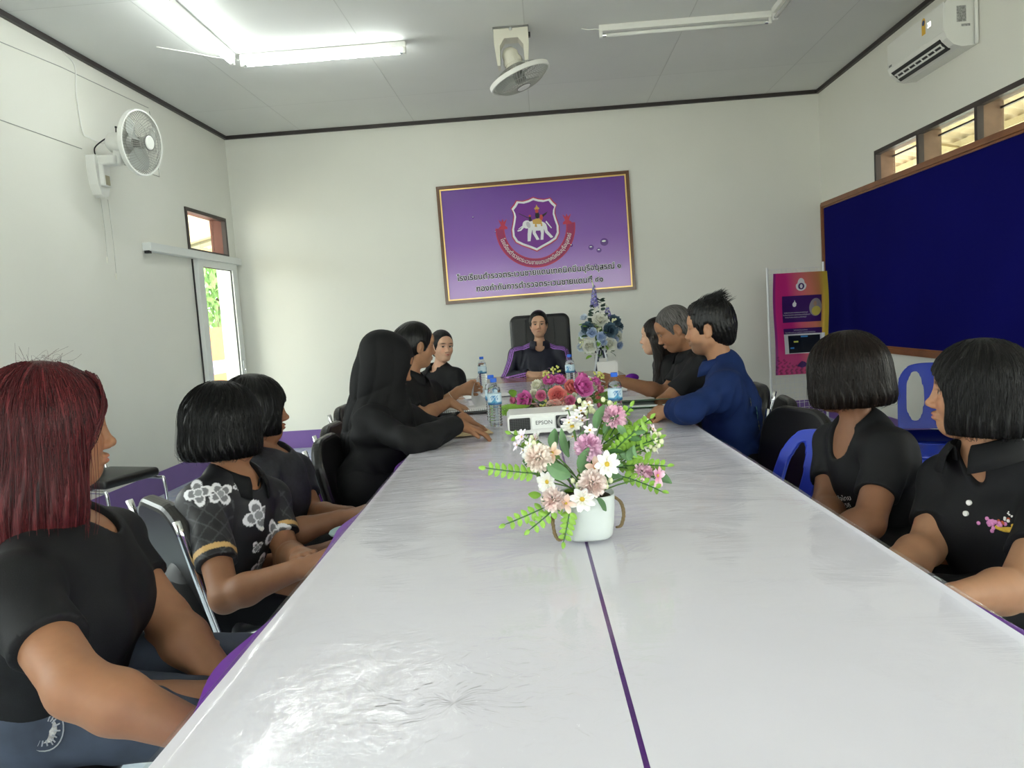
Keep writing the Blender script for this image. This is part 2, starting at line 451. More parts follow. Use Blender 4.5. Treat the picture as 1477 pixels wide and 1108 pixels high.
# sliding door on the left wall
dx=XL+.035
d=mesh_obj('door_1',join(box(dx-.02,dx+.02,DOOR[0]-.02,DOOR[0]+.09,.01,2.0),box(dx-.02,dx+.02,DOOR[1]-.15,DOOR[1]-.04,.01,2.0),
   box(dx-.02,dx+.02,DOOR[0]+.09,DOOR[1]-.15,1.93,2.0),box(dx-.02,dx+.02,DOOR[0]+.09,DOOR[1]-.15,.01,.13)),m_alu,kind='structure')
mesh_obj('glass_pane',box(dx-.004,dx,DOOR[0]+.09,DOOR[1]-.15,.13,1.93),m_glass,d)
mesh_obj('gasket',join(box(dx-.006,dx+.004,DOOR[0]+.09,DOOR[0]+.097,.13,1.93),box(dx-.006,dx+.004,DOOR[1]-.157,DOOR[1]-.15,.13,1.93),box(dx-.006,dx+.004,DOOR[0]+.09,DOOR[1]-.15,1.923,1.93)),m_black,d)
mesh_obj('lock',join(rbox(dx+.02,dx+.032,DOOR[1]-.12,DOOR[1]-.07,.86,1.0,.005),xf(lathe([(0.0,0),(.014,0),(.014,.012),(0.0,.012)],14),T(dx+.03,DOOR[1]-.095,.9)@RY(PI/2))),m_chrome,d)
mesh_obj('door_jamb',join(box(XL-.16,XL+.012,DOOR[1]-.045,DOOR[1]+.045,0,2.04),box(XL-.16,XL+.0,DOOR[0]-.0,DOOR[0]+.02,0,2.0)),m_alu,d)
mesh_obj('seal_strip',box(XL+.002,XL+.014,DOOR[0]-.032,DOOR[0]-.02,.01,2.0),m_black,d)
tr=mesh_obj('trim_4',rbox(XL,XL+.075,6.2,8.1,1.995,2.065,.006),m_alu,kind='structure')
mesh_obj('end_cap',box(XL+.02,XL+.06,6.19,6.23,1.975,1.998),m_black,tr)

# ================================================================== outside, seen through door and windows
m_ground=mat('concrete apron',(.52,.49,.42),.8,vary=(2,.1))
def plain(name,g,m,label,cat): o=mesh_obj(name,g,m); return tag(o,label,cat)
mesh_obj('ground',join(box(-30,XL-.16,-14,24,-.12,-.02),box(XR+.16,30,-14,24,-.12,-.02),box(XL-.16,XR+.16,-14,YF-.16,-.12,-.02),box(XL-.16,XR+.16,YB+.16,24,-.12,-.02)),m_ground,kind='structure')
m_orange=mat('orange painted wall',(.62,.14,.03),.6,vary=(5,.25))
gw=thing('garden_wall','weathered orange wall with a purple stripe seen through the glass door','wall',(-6.6,15.0,0))
mesh_obj('wall_panel',join(box(-.1,.1,-5,-.40,0,1.62),box(-.1,.1,-.40,5,0,1.44)),m_orange,gw)
mesh_obj('painted_stripe',box(.1,.106,-5,5,.52,.78),mat('lilac stripe',(.34,.26,.5),.6,vary=(6,.2)),gw)
m_corr=mat('corrugated sheet',(.72,.66,.48),.5)
def corrugated(x0,x1,y0,y1,z0,z1,wl,amp,alongx=True):
    n=int((y1-y0)/wl*6)
    V=[];F=[]
    for i in range(n+1):
        y=y0+(y1-y0)*i/n; b=amp*math.sin(2*PI*(y-y0)/wl)
        V+= [(x0,y,z0+b),(x1,y,z1+b),(x0,y,z0+b+.004),(x1,y,z1+b+.004)]
    for i in range(n):
        a=i*4;F+=[(a,a+1,a+5,a+4),(a+2,a+6,a+7,a+3)]
    return V,F
aw=thing('awning','cream corrugated awning roof outside the window over the door','awning',(0,0,0))
mesh_obj('roof_sheet',corrugated(-5.6,XL-.2,4.5,13.5,2.75,3.25,.18,.022),m_corr,aw,smooth=True)
m_steel=mat('grey green steel',(.30,.34,.29),.5)
for y in (6.6,9.4,12.2): mesh_obj('rafter',xf(box(-.04,.04,-.03,.03,-.06,.06),T(0,0,0)) if False else tube([(-5.6,y,2.68),(XL-.2,y,3.17)],.05,4),m_steel,aw)
mesh_obj('purlin',tube([(-4.3,4.5,2.92),(-4.3,13.5,2.92)],.04,4),m_steel,aw)
mesh_obj('fascia_beam',box(-5.68,-5.56,4.5,13.5,2.62,2.8),mat('tan timber',(.5,.36,.2),.6),aw)
po=thing('porch_post','grey green square porch post outside the glass door','post',(-5.4,13.55,0)); mesh_obj('shaft',box(-.09,.09,-.09,.09,.0,2.66),m_steel,po)
mesh_obj('base_plate',box(-.14,.14,-.14,.14,-.02,.02),m_steel,po)
tree=thing('garden_tree','pale green tree beyond the orange wall outside the door','tree',(-9.5,22.3,-.02))
mesh_obj('trunk',tube([(0,0,0),(.05,0,1.2),(0,.1,2.4)],[.14,.11,.07],8),mat('bark',(.15,.1,.06),.9),tree,smooth=True)
lv=[];r2=random.Random(3)
for i in range(1100):
    u=Vector((r2.gauss(0,1),r2.gauss(0,1),r2.gauss(0,1))).normalized()*(r2.random()**.4)
    s=.13*(.6+r2.random()); M_=T(u.x*1.3,u.y*1.3,2.7+u.z*1.15)@Euler((r2.random()*6,r2.random()*6,r2.random()*6)).to_matrix().to_4x4()
    lv.append(xf(([(-s,0,0),(0,-s*.45,.01),(s,0,0),(0,s*.45,.01)],[(0,1,2,3)]),M_))
mesh_obj('foliage',join(*lv),mat('tree leaves',(.16,.32,.08),.6),tree)
# lean-to roof on the right side, seen through the high window strip
lr=thing('lean_to_roof','rusty corrugated lean-to roof seen through the high window strip','roof',(0,0,0))
V,F=corrugated(XR+.25,6.4,-1.,15.,3.3,2.55,.20,.02); mesh_obj('roof_sheet',(V,F),mat('aged roofing sheet',(.50,.40,.27),.6,vary=(3,.3)),lr,smooth=True)
for x in (3.9,4.8,5.7): mesh_obj('purlin',box(x-.03,x+.03,-1,15,3.3-(x-3.185)*.2333-.10,3.3-(x-3.185)*.2333-.03),mat('pale timber',(.42,.34,.2),.7),lr)
for y in (1.5,4.0,6.5,9.,11.5,14): mesh_obj('rafter',tube([(3.2,y,3.17),(6.4,y,2.42)],.035,4),mat('pale timber'),lr)

# ================================================================== wall sign
sg=thing('framed_sign','large purple framed school sign with white elephant shield on the back wall','sign',(-.015,YB,2.062),rot=(0,math.radians(-.65),0))
SWd,SHt=2.005,1.225
fr=[]
for a,b,y0 in ((0,.030,-.03),(.030,.042,-.036),(.042,.050,-.026)):
    pass
def frame_geo(w,h,i0,i1,y0,y1):
    x0,x1,z0,z1=-w/2+i0,w/2-i0,-h/2+i0,h/2-i0; t=i1-i0
    return join(box(x0,x1,y0,y1,z1-t,z1),box(x0,x1,y0,y1,z0,z0+t),box(x0,x0+t,y0,y1,z0+t,z1-t),box(x1-t,x1,y0,y1,z0+t,z1-t))
mesh_obj('frame',join(frame_geo(SWd,SHt,0,.014,-.030,-.002),frame_geo(SWd,SHt,.014,.034,-.024,-.002)),mat('dark brown moulding',(.14,.055,.018),.3,coat=.3),sg)
mesh_obj('gilt_slip',frame_geo(SWd,SHt,.034,.047,-.027,-.002),mat('gold slip',(.72,.48,.18),.3,metal=.7),sg)
m_sign=mat('purple print',(.22,.07,.44),.28,coat=.6,coat_rough=.12,bump=('noise',30,.12,.004))
nt=m_sign.node_tree; tc=nt.nodes.new('ShaderNodeTexCoord'); sp=nt.nodes.new('ShaderNodeSeparateXYZ'); cr=nt.nodes.new('ShaderNodeValToRGB'); mr=nt.nodes.new('ShaderNodeMapRange')
mr.inputs[1].default_value=-.6; mr.inputs[2].default_value=.6
cr.color_ramp.elements[0].color=(.40,.19,.60,1); cr.color_ramp.elements[1].color=(.12,.025,.30,1); e=cr.color_ramp.elements.new(.5); e.color=(.22,.065,.44,1)
nt.links.new(tc.outputs['Object'],sp.inputs[0]); nt.links.new(sp.outputs[2],mr.inputs[0]); nt.links.new(mr.outputs[0],cr.inputs[0]); nt.links.new(cr.outputs[0],nt.nodes['Principled BSDF'].inputs['Base Color'])
mesh_obj('print_panel',box(-SWd/2+.04,SWd/2-.04,-.016,-.004,-SHt/2+.04,SHt/2-.04),m_sign,sg)
_fc=[0]
def flat(poly,layer,m,name='printed_emblem',off=(0,0)):
    _fc[0]+=1; y=-.016-.0012*layer-.00011*(_fc[0]%10)
    n=len(poly); bm=bmesh.new(); vs=[bm.verts.new((x+off[0],y,z+off[1])) for x,z in poly]
    bm.faces.new(vs); bm.normal_update(); bmesh.ops.triangulate(bm,faces=bm.faces[:],ngon_method='EAR_CLIP'); g=bm_geo(bm)
    return g
EC=(.0,.15)
half=[(0,.255),(-.05,.236),(-.105,.226),(-.165,.235),(-.19,.198),(-.222,.165),(-.206,.13),(-.2,.09),(-.213,.03),(-.232,-.04),(-.230,-.11),(-.2,-.165),(-.14,-.2),(-.06,-.235),(0,-.265)]
shield=half+[(-x,z) for x,z in half[-2:0:-1]]
def scl(p,s): return [(x*s,z*s) for x,z in p]
m_red=mat('emblem red',(.50,.015,.07),.35); m_wht=mat('emblem white',(.82,.80,.84),.4); m_pur=mat('emblem purple',(.17,.01,.28),.35); m_gold=mat('emblem gold',(.62,.36,.08),.4); m_blk=mat('emblem black',(.015,.01,.02),.5); m_mar=mat('emblem maroon',(.33,.008,.10),.35)
# ribbon arc
R0,R1=.335,.405
def ring(r0,r1,a0,a1,n=40): return arc(0,0,r1,a0,a1,n)+arc(0,0,r0,a1,a0,n)
AC_=(0,.115)
def part(name,g,m): return mesh_obj(name,g,m,sg)
part('ribbon_border',flat(ring(R0-.012,R1+.012,PI*.985,PI*2.015),1,m_red,off=AC_),m_red)
part('ribbon',flat(ring(R0,R1,PI*.99,PI*2.01),2,m_mar,off=AC_),m_mar)
cap=[(-.045,-.05),(.045,-.05),(.045,-.03),(.02,-.01),(.045,.055),(.012,.025),(0,.06),(-.014,.025),(-.045,.055),(-.02,-.01),(-.045,-.03)]
part('ribbon_end',flat(cap,2,m_red,off=(-.335,.17)),m_red); part('ribbon_end',flat(cap,2,m_red,off=(.335,.17)),m_red)
part('shield_border',flat(scl(shield,1.09),3,m_red,off=EC),m_red); part('shield_outline',flat(scl(shield,1.045),4,m_wht,off=EC),m_wht); part('shield_field',flat(scl(shield,.955),5,m_pur,off=EC),m_pur)
# elephant facing left
def ell(cx,cz,a,b,rot=0,n=20): return [(cx+a*math.cos(t)*math.cos(rot)-b*math.sin(t)*math.sin(rot),cz+a*math.cos(t)*math.sin(rot)+b*math.sin(t)*math.cos(rot)) for t in [2*PI*i/n for i in range(n)]]
el=[ell(.015,-.02,.105,.052,-.12),ell(-.085,.0,.045,.042),[(-.125,.01),(-.105,-.02),(-.15,-.06),(-.185,-.065),(-.19,-.055),(-.155,-.045),(-.135,-.015)],
    [(-.135,-.02),(-.175,-.045),(-.178,-.04),(-.135,-.01)],
    [(-.075,-.04),(-.03,-.05),(-.045,-.10),(-.06,-.175),(-.09,-.175),(-.085,-.10)],[(-.03,-.05),(.01,-.05),(.0,-.09),(.035,-.165),(.005,-.168),(-.03,-.1)],
    [(.045,-.05),(.09,-.05),(.085,-.1),(.075,-.17),(.045,-.17),(.055,-.1)],[(.085,-.04),(.122,-.035),(.125,-.08),(.18,-.15),(.155,-.16),(.10,-.1)],
    [(.11,.01),(.165,-.06),(.172,-.055),(.12,.022)]]
part('elephant',join(*[flat(p,6,m_wht,off=EC) for p in el]),m_wht)
part('elephant_ear',flat(ell(-.07,-.005,.02,.034,.3),7,None,off=EC),mat('emblem grey',(.55,.5,.58),.4))
part('howdah',join(*[flat(p,7,None,off=EC) for p in ([(-.02,.0),(.07,-.01),(.075,.045),(.03,.055),(-.025,.04)],[(-.005,-.03),(.02,-.035),(.015,.0),(.0,.0)],[(.06,-.03),(.075,-.03),(.075,.0),(.06,.0)])]),m_gold)
part('headdress',join(*[flat(p,7,None,off=EC) for p in (ell(.03,.155,.026,.014),[(.015,.160),(.03,.195),(.045,.160)])]),m_gold)
part('rider',join(*[flat(p,8,None,off=EC) for p in (ell(.03,.085,.022,.034),[(-.06,.03),(-.03,.035),(-.04,.08),(-.06,.075)],[(.05,.07),(.14,.115),(.12,.085),(.07,.05)],[(-.16,.115),(-.157,.12),(-.04,.055),(-.045,.05)])]),m_blk)
for p in (ell(.028,.128,.018,.02),ell(.07,.06,.016,.03),ell(-.048,.085,.011,.011)): part('rider_robe',flat(p,9,None,off=EC),mat('emblem scarlet',(.55,.05,.04),.4))
# lettering
def put_text(g,name,m,layer,cx,cz,width=None):
    a,b=extent(g); s=width/(b-a) if width else 1; V=[((p[0]-(a+b)/2)*s+cx,-.016-.0012*layer-p[2]*.5,p[1]*s+cz) for p in g[0]]
    return part(name,(V,g[1]),m)
L1t='โรงเรียนตำรวจตระเวนชายแดนเทคนิคมีนบุรีอนุสรณ์ ๑'; L2t='กองกำกับการตำรวจตระเวนชายแดนที่ ๔๑'
def split_x(g):
    xs=sorted(p[0] for p in g[0]); thr=max(((b-a),(a+b)/2) for a,b in zip(xs,xs[1:]))[1]; out=[]
    for side in (0,1):
        V=[];F=[];mp={}
        for f in g[1]:
            if (g[0][f[0]][0]>thr)!=bool(side): continue
            for i in f:
                if i not in mp: mp[i]=len(V); V.append(g[0][i])
            F.append(tuple(mp[i] for i in f))
        out.append((V,F))
    return out
def outlined(s,cx,cz,width):
    g=text_geo(s,.1,0); a,b=extent(g); k=width/(b-a)
    m_h=mat('sign letter outline',(.80,.76,.82),.5); m_l=mat('sign letter',(.025,.01,.05),.5)
    hal=[]
    for q in range(12):
        c=2*PI*q/12; hal.append([((p[0]-(a+b)/2)*k+cx+.0062*math.cos(c),-.0168-.00012*q,p[1]*k+cz+.0062*math.sin(c)) for p in g[0]])
    hs=[split_x((h,g[1])) for h in hal]
    for w_,nm in ((0,'lettering_outline'),(1,'numeral_outline')): part(nm,join(*[h[w_] for h in hs]),m_h)
    bold=[([((p[0]-(a+b)/2)*k+cx+.0017*math.cos(PI*q/2+.8),-.0190-.00012*q,p[1]*k+cz+.0017*math.sin(PI*q/2+.8)) for p in g[0]],g[1]) for q in range(4)]
    bs=[split_x(b_) for b_ in bold]
    for w_,nm in ((0,'lettering'),(1,'numeral')): part(nm,join(*[h[w_] for h in bs]),m_l)
outlined(L1t,.0,-.375,1.72); outlined(L2t,.0,-.50,1.33)
g=text_geo('โรงเรียนตำรวจตระเวนชายแดนเทคนิคมีนบุรีอนุสรณ์',.1); a,b=extent(g); Lg=R0*PI*.93; k=Lg/(b-a); V=[]
for p in g[0]:
    s=((p[0]-(a+b)/2)*k); th=-PI/2+s/(R0+.035); r=R1-.022-p[1]*k*1.25; V.append((AC_[0]+r*math.cos(th),-.0205-p[2]*.3,AC_[1]+r*math.sin(th)))
part('ribbon_lettering',(V,g[1]),m_wht)
m_dr=mat('printed droplet',(.12,.03,.26),.2)
for x,z,r in ((.565,-.14,.028),(.645,-.175,.026),(.705,-.095,.042),(.60,-.33,.018),(-.64,.27,.012),(.36,-.1,.018),(-.42,.1,.01)):
    part('printed_droplet',join(flat(ell(x,z,r,r*.95),1,None)),m_dr); part('droplet_glint',flat(ell(x-.1*r,z+.25*r,r*.5,r*.22),2,None),m_wht)

# ================================================================== notice board on the right wall
nb=thing('notice_board','wide dark blue felt notice board in a brown wood frame on the right wall','notice board',(XR,4.9,1.5))
BY0,BY1,BZ0,BZ1=-2.2,3.19,-.755,.71
m_felt=mat('blue felt',(.006,.006,.115),.95,spec=.05,vary=(1.2,.12),bump=('weave',500,.2,.001))
mesh_obj('felt_panel',box(-.022,-.004,BY0+.05,BY1-.05,BZ0+.05,BZ1-.05),m_felt,nb)
def bframe(i0,i1,x):
    y0,y1,z0,z1=BY0+i0,BY1-i0,BZ0+i0,BZ1-i0;t=i1-i0
    return join(box(x,-.002,y0,y1,z1-t,z1),box(x,-.002,y0,y1,z0,z0+t),box(x,-.002,y0,y0+t,z0+t,z1-t),box(x,-.002,y1-t,y1,z0+t,z1-t))
mesh_obj('frame',join(bframe(0,.018,-.03),bframe(.018,.045,-.042),bframe(.045,.062,-.03)),m_wood,nb)

# ================================================================== air conditioner
ac=thing('air_conditioner','white wall mounted air conditioner high on the right wall','air conditioner',(XR,5.70,2.83))
prof=[(0,.0),(-.10,-.005),(-.15,.012),(-.195,.055),(-.21,.10),(-.205,.275),(-.19,.292),(0,.292)]
AL=.41
V,F=prism([(x,z) for x,z in prof],-AL,AL); mesh_obj('casing',(V,F),mat('glossy white plastic',(.80,.80,.76),.25),ac)
mesh_obj('front_panel',rbox(-.2135,-.203,-AL+.004,AL-.004,.10,.285,.004),mat('glossy white plastic'),ac)
mesh_obj('air_outlet',xf(box(-.048,.048,-AL+.07,AL-.05,-.003,.004),T(-.172,0,.034)@RY(math.radians(43))),m_black,ac)
lv=[]
lv.append(xf(box(-.006,.006,-AL+.09,AL-.07,-.008,-.003),T(-.185,0,.045)@RY(math.radians(43))))
lv.append(xf(box(-.006,.006,-AL+.09,AL-.07,-.008,-.003),T(-.163,0,.024)@RY(math.radians(43))))
for i in range(8): y=-AL+.10+i*.09; lv.append(xf(box(-.02,.02,y-.004,y+.004,-.008,-.002),T(-.174,0,.034)@RY(math.radians(43))))
mesh_obj('louvre',join(*lv),m_white,ac)
mesh_obj('energy_label',join(box(-.2145,-.2132,-.175,-.125,.165,.25),xf(lathe([(.025,0),(.025,.001)],14),T(-.2132,-.15,.25)@RY(-PI/2))),mat('yellow label',(.72,.42,.04),.5),ac)
mesh_obj('label_badge',xf(lathe([(.018,0),(.018,.002)],14),T(-.2135,-.15,.243)@RY(-PI/2)),mat('label navy',(.05,.08,.2),.5),ac)
gd=text_geo('20',.05,.0005); mesh_obj('display_digits',([(-.2136-p[2],-.225-p[0],.19+p[1]) for p in gd[0]],gd[1]),mat('display',(.9,.9,.9),.5,emit=(1,1,1),estr=1.),ac)
mesh_obj('rating_plate',box(-.13,-.07,-AL-.0015,-AL,.15,.25),mat('grey print',(.33,.33,.32),.6,vary=(120,.5)),ac)
mesh_obj('barcode_label',box(-.10,-.045,-AL-.0015,-AL,.12,.135),mat('grey print'),ac)
mesh_obj('brand_badge',box(-.2145,-.213,AL-.075,AL-.03,.108,.124),mat('badge grey',(.12,.12,.12),.4),ac)
mesh_obj('refrigerant_pipe',tube([(-.015,-AL-.02,.0),(-.015,-AL-.02,.25),(-.015,-AL-.02,.5)],.012,8),m_white,ac,smooth=True)

# ================================================================== fluorescent battens
m_tube_on=mat('lit tube',(1,1,1),.3,emit=(.93,1.,.96),estr=TUBE_STR); m_tube_off=mat('unlit tube',(.78,.79,.76),.2)
def batten(label,x,y,ang,lit):
    t=thing('ceiling_light',label,'light',(x,y,H),ang,'fluorescent battens')
    mesh_obj('batten',rbox(-.625,.625,-.022,.022,-.045,0,.004),m_white,t)
    for s in (-1,1):
        mesh_obj('lamp_holder',rbox(s*.612-.012,s*.612+.012,-.018,.018,-.088,-.04,.004),m_white,t)
    tb=mesh_obj('tube',xf(lathe([(.014,-.598),(.014,.598)],14),T(0,0,-.072)@RY(PI/2)),m_tube_on if lit else m_tube_off,t,smooth=True)
    for s in (-1,1): mesh_obj('tube_cap',xf(lathe([(.0145,-.012),(.0145,.012)],12),T(s*.588,0,-.072)@RY(PI/2)),m_chrome,tb)
batten('lit fluorescent tube at upper left running toward the back wall',-2.165,5.19,PI/2+.02,True)
batten('lit fluorescent tube running across the ceiling left of the ceiling fan',-1.51,5.86,0,True)
batten('unlit fluorescent tube running across the ceiling right of the fan',1.17,5.865,0,False)
batten('unlit fluorescent tube at top right running toward the camera',1.80,5.18,PI/2,False)
wire=mesh_obj('light_cable',tube(smoothpath([(-2.62,5.55,H-.004),(-2.45,5.7,H-.006),(-2.3,5.83,H-.012),(-2.17,5.86,H-.03),(-2.14,5.82,H-.05)],5),.004,6),m_white,smooth=True)
tag(wire,'thin white cable on the ceiling where the two lit tubes meet','cable')
wire=mesh_obj('light_cable',tube(smoothpath([(.42,5.88,H-.005),(.47,5.87,H-.02),(.52,5.87,H-.02),(.56,5.865,H-.03)],5),.004,6),m_white,smooth=True)
tag(wire,'short white cable stub at the left end of the unlit tube','cable')

# ================================================================== fans
def cage(R,depth,n,curve,front=True):
    """domed wire cage about +x; rim at x=0"""
    gs=[]; sgn=1 if front else -1
    for i in range(n):
        a=2*PI*i/n; p=[]
        for q in range(7):
            f=q/6; rr=R*(1-f*(1-.22)); xx=sgn*depth*(1-(1-f)**curve)
            tw=.25*f if front else 0
            p.append((xx,rr*math.cos(a+tw),rr*math.sin(a+tw)))
        gs.append(tube(p,.0016,4,cap=False))
    for f in (.35,.7,1.):
        rr=R*(1-f*.78); xx=sgn*depth*(1-(1-f)**curve)
        gs.append(tube([(xx,rr*math.cos(2*PI*i/36),rr*math.sin(2*PI*i/36)) for i in range(36)],.0022,4,closed=True))
    return join(*gs)
m_wire=mat('fan wire',(.42,.42,.39),.35,metal=.3); m_blade=mat('grey fan blade',(.50,.52,.50),.25)
def fan_head(t,R,tag_blade=True):
    mesh_obj('rear_cage',cage(R,.085,60,2.,False),m_wire,t); mesh_obj('front_cage',cage(R,.07,60,2.6,True),m_wire,t)
    mesh_obj('rim',xf(lathe([(R-.004,-.016),(R+.008,-.016),(R+.008,.016),(R-.004,.016),(R-.004,-.016)],48,cap=False),RY(PI/2)),m_white,t,smooth=False)
    fc=mesh_obj('cage_badge',xf(lathe([(.0,.0),(.052,.0),(.052,.006),(.044,.012),(0,.014)],24,cap=False),T(.066,0,0)@RY(PI/2)),m_white,t)
    mesh_obj('badge_ring',xf(lathe([(.050,-.003),(.056,-.003),(.056,.005),(.050,.005)],24,cap=False),T(.068,0,0)@RY(PI/2)),mat('badge grey'),t)
    hb=mesh_obj('blade_hub',xf(lathe([(0,-.05),(.04,-.05),(.042,.02),(.03,.035),(0,.036)],18,cap=False),RY(PI/2)),mat('dark hub',(.2,.2,.19),.4),t)
    for k in range(3):
        def bl(u,v):
            r=.035+u*(R*.86-.035); ang=(v-.5)*(.75+.5*math.sin(PI*u)); x=(v-.5)*.06*(1-.3*u)
            return (x,r*math.cos(ang),r*math.sin(ang))
        mesh_obj('fan_blade',xf(gridsurf(bl,8,8),RX(2*PI*k/3+.4)),m_blade,t,smooth=True)
wf=thing('wall_fan','white oscillating fan mounted on the left wall','fan',(XL,5.62,2.50))
# bracket: shield-shaped base with arm
bp=[(-.085,.13),(.085,.13),(.088,.02),(.075,-.08),(.045,-.15),(0,-.165),(-.045,-.15),(-.075,-.08),(-.088,.02)]
V,F=prism(bp,0,.07); g=([(y,x,z) for x,y,z in V],F)
mesh_obj('wall_bracket',g,m_white,wf)
mesh_obj('bracket_arm',join(rbox(.06,.20,-.055,.055,.06,.13,.015),rbox(.05,.10,-.05,.05,-.09,.1,.015),rbox(.17,.225,-.03,.03,.06,.17,.012)),m_white,wf)
mesh_obj('switch_plate',rbox(.085,.102,-.03,.03,-.08,-.01,.004),mat('khaki switch',(.40,.36,.25),.5),wf)
fh=bpy.data.objects.new('fan_head',None); COL.objects.link(fh); fh.parent=wf; fh.location=(.385,-.02,.20); fh.rotation_euler=(0,math.radians(6),math.radians(-8))
fan_head(fh,.225)
mesh_obj('motor_housing',xf(lathe([(0,-.255),(.05,-.255),(.068,-.235),(.078,-.10),(.06,-.085),(0,-.08)],24,cap=False),RY(PI/2)),m_white,fh,smooth=True)
mesh_obj('oscillation_knob',join(xf(lathe([(.004,0),(.004,.03),(.008,.03),(.008,.042),(0,.044)],10),T(-.2,0,.075))),m_black,fh)
mesh_obj('power_cord',tube(smoothpath([(.03,0,.13),(.04,-.02,.19),(.12,-.03,.24),(.15,-.02,.25)],6),.005,6),m_black,wf,smooth=True)
cc=mesh_obj('fan_cable',tube(smoothpath([(XL+.006,5.40,H-.04),(XL+.006,5.52,H-.1),(XL+.006,5.5,H-.3),(XL+.01,5.52,H-.55),(XL+.02,5.58,2.76),(XL+.10,5.62,2.72),(XL+.15,5.60,2.74)],8),.0045,6),m_white,smooth=True)
tag(cc,'thin white cable running up the left wall above the fan','cable')
for i,(y,z,lab) in enumerate(((5.62,1.86,'short pull cord hanging below the wall fan, left one of two'),(5.68,1.74,'longer pull cord hanging below the wall fan, right one of two'))):
    t=thing('pull_cord',lab,'cord',(XL+.03+.02*i,y,z)); mesh_obj('string',tube([(0,0,0),(.004,.003,.25),(.0,0,2.33-z)],.0016,5),mat('grey string',(.42,.42,.38),.8),t); mesh_obj('toggle',lathe([(.003,.0),(.006,.01),(.005,.04),(.002,.045)],8),mat('cream plastic'),t)
# surface wiring on the left wall
m_crack=mat('grey wiring line',(.36,.36,.34),.8)
def wallwire(pts,label):
    o=mesh_obj('wall_wire',tube([(XL+.002,y,z) for y,z in pts],.0028,5),m_crack); tag(o,label,'wire')
wallwire([(3.8,3.09),(5.35,3.19),(6.55,3.225)],'upper thin wire along the left wall below the ceiling trim')
wallwire([(3.9,2.66),(5.5,2.665)],'lower thin wire on the left wall ending at the wall fan')
wallwire([(6.0,2.66),(6.62,2.665),(6.60,3.0),(6.56,3.2)],'thin wire with a corner on the left wall past the fan')

cf=thing('ceiling_fan','cream orbit fan with wire cage hanging from the ceiling','fan',(-.10,5.80,H))
yk=[(-.125,0),(.125,0),(.125,-.12),(.11,-.27),(.09,-.27),(.085,-.13),(.05,-.08),(-.05,-.08),(-.085,-.13),(-.09,-.27),(-.11,-.27),(-.125,-.12)]
mesh_obj('yoke_bracket',prism(yk,-.07,.05),m_cream,cf)
mesh_obj('backplate',rbox(-.13,.13,-.08,.10,-.012,0,.004),mat('dark hub'),cf)
mesh_obj('bracket_screw',xf(lathe([(.012,0),(.012,.01),(0,.012)],10),T(0,-.07,-.02)@RX(PI/2)),m_chrome,cf)
mesh_obj('switch_stub',rbox(.125,.14,-.02,.02,-.06,-.03,.003),m_black,cf)
mh=bpy.data.objects.new('fan_head',None); COL.objects.link(mh); mh.parent=cf; mh.location=(.045,0,-.345); mh.rotation_euler=(math.radians(6),math.radians(70),0)
fan_head(mh,.225)
mesh_obj('motor_housing',xf(lathe([(0,-.23),(.035,-.225),(.06,-.19),(.066,-.10),(.06,-.085),(0,-.08)],24,cap=False),RY(PI/2)),m_cream,mh,smooth=True)
mesh_obj('pivot_band',xf(lathe([(.068,-.14),(.071,-.14),(.071,-.11),(.068,-.11)],24,cap=False),RY(PI/2)),m_cream,mh)

# ================================================================== wire display rack with banner
rk=thing('display_rack','white wire grid display rack standing by the back right corner','rack',(2.118,7.32,0),rz=.28)
RW,RH=.60,1.56
m_rack=mat('white coated wire',(.74,.75,.76),.35)
mesh_obj('post',tube([(0,0,.02),(0,0,RH)],.011,10),m_rack,rk); mesh_obj('post',tube([(RW,0,.02),(RW,0,RH+.03)],.011,10),m_rack,rk)
gr=[]
for i in range(1,12): gr.append(tube([(i*.05,0,.12),(i*.05,0,RH-.015)],.0022,5,cap=False))
for j in range(30): z=.12+j*.049; gr.append(tube([(0,0,z),(RW,0,z)],.0022,5,cap=False))
mesh_obj('wire_grid',join(*gr),m_rack,rk)
for x in (0,RW):
    f_=mesh_obj('foot_bar',tube([(x,-.24,.03),(x,.24,.03)],.014,8),m_rack,rk)
    for y in (-.24,.24): mesh_obj('rubber_cap',tube([(x,y-.012,.029),(x,y+.012,.029)],.0165,8),m_black,f_)
bn=thing('vinyl_banner','pink and orange vinyl banner with purple panels hung on the wire rack','banner',(2.118,7.32,0),rz=.28)
def ban(u,v):
    x=.035+u*.57+.03*v*u*u; z=.55+v*.95-.02*u*(1-v)
    return (x,-.026-.010*math.sin(u*9+v*2)-.012*math.sin(v*7+u*3)*(.4+v)-.012*(u>.9)*(1-v),z)
BNU,BNV=60,80
g=gridsurf(ban,BNU,BNV); cols=[]
for j in range(BNV+1):
    for i in range(BNU+1):
        u,v=i/BNU,j/BNV
        f=min(max((u-.35+.25*(v-.5))/.6,0),1); f2=min(max((u-.82)/.12,0),1)
        c=np.array([.62,.03,.22])*(1-f)+np.array([.72,.30,.10])*f; c=c*(1-f2)+np.array([.72,.52,.06])*f2
        if u<.035: c=np.array([.30,.03,.22])
        if v<.2 and math.sin(u*63+math.sin(v*80)*2)*math.sin(v*97)>.25 and v<.2*(1-u*1.4): c=c*.35
        cols.append(c)
mesh_obj('banner_sheet',g,mat('printed vinyl',(.6,.1,.3),.3,attr='Col',coat=.4),bn,smooth=True,cols=np.array(cols))
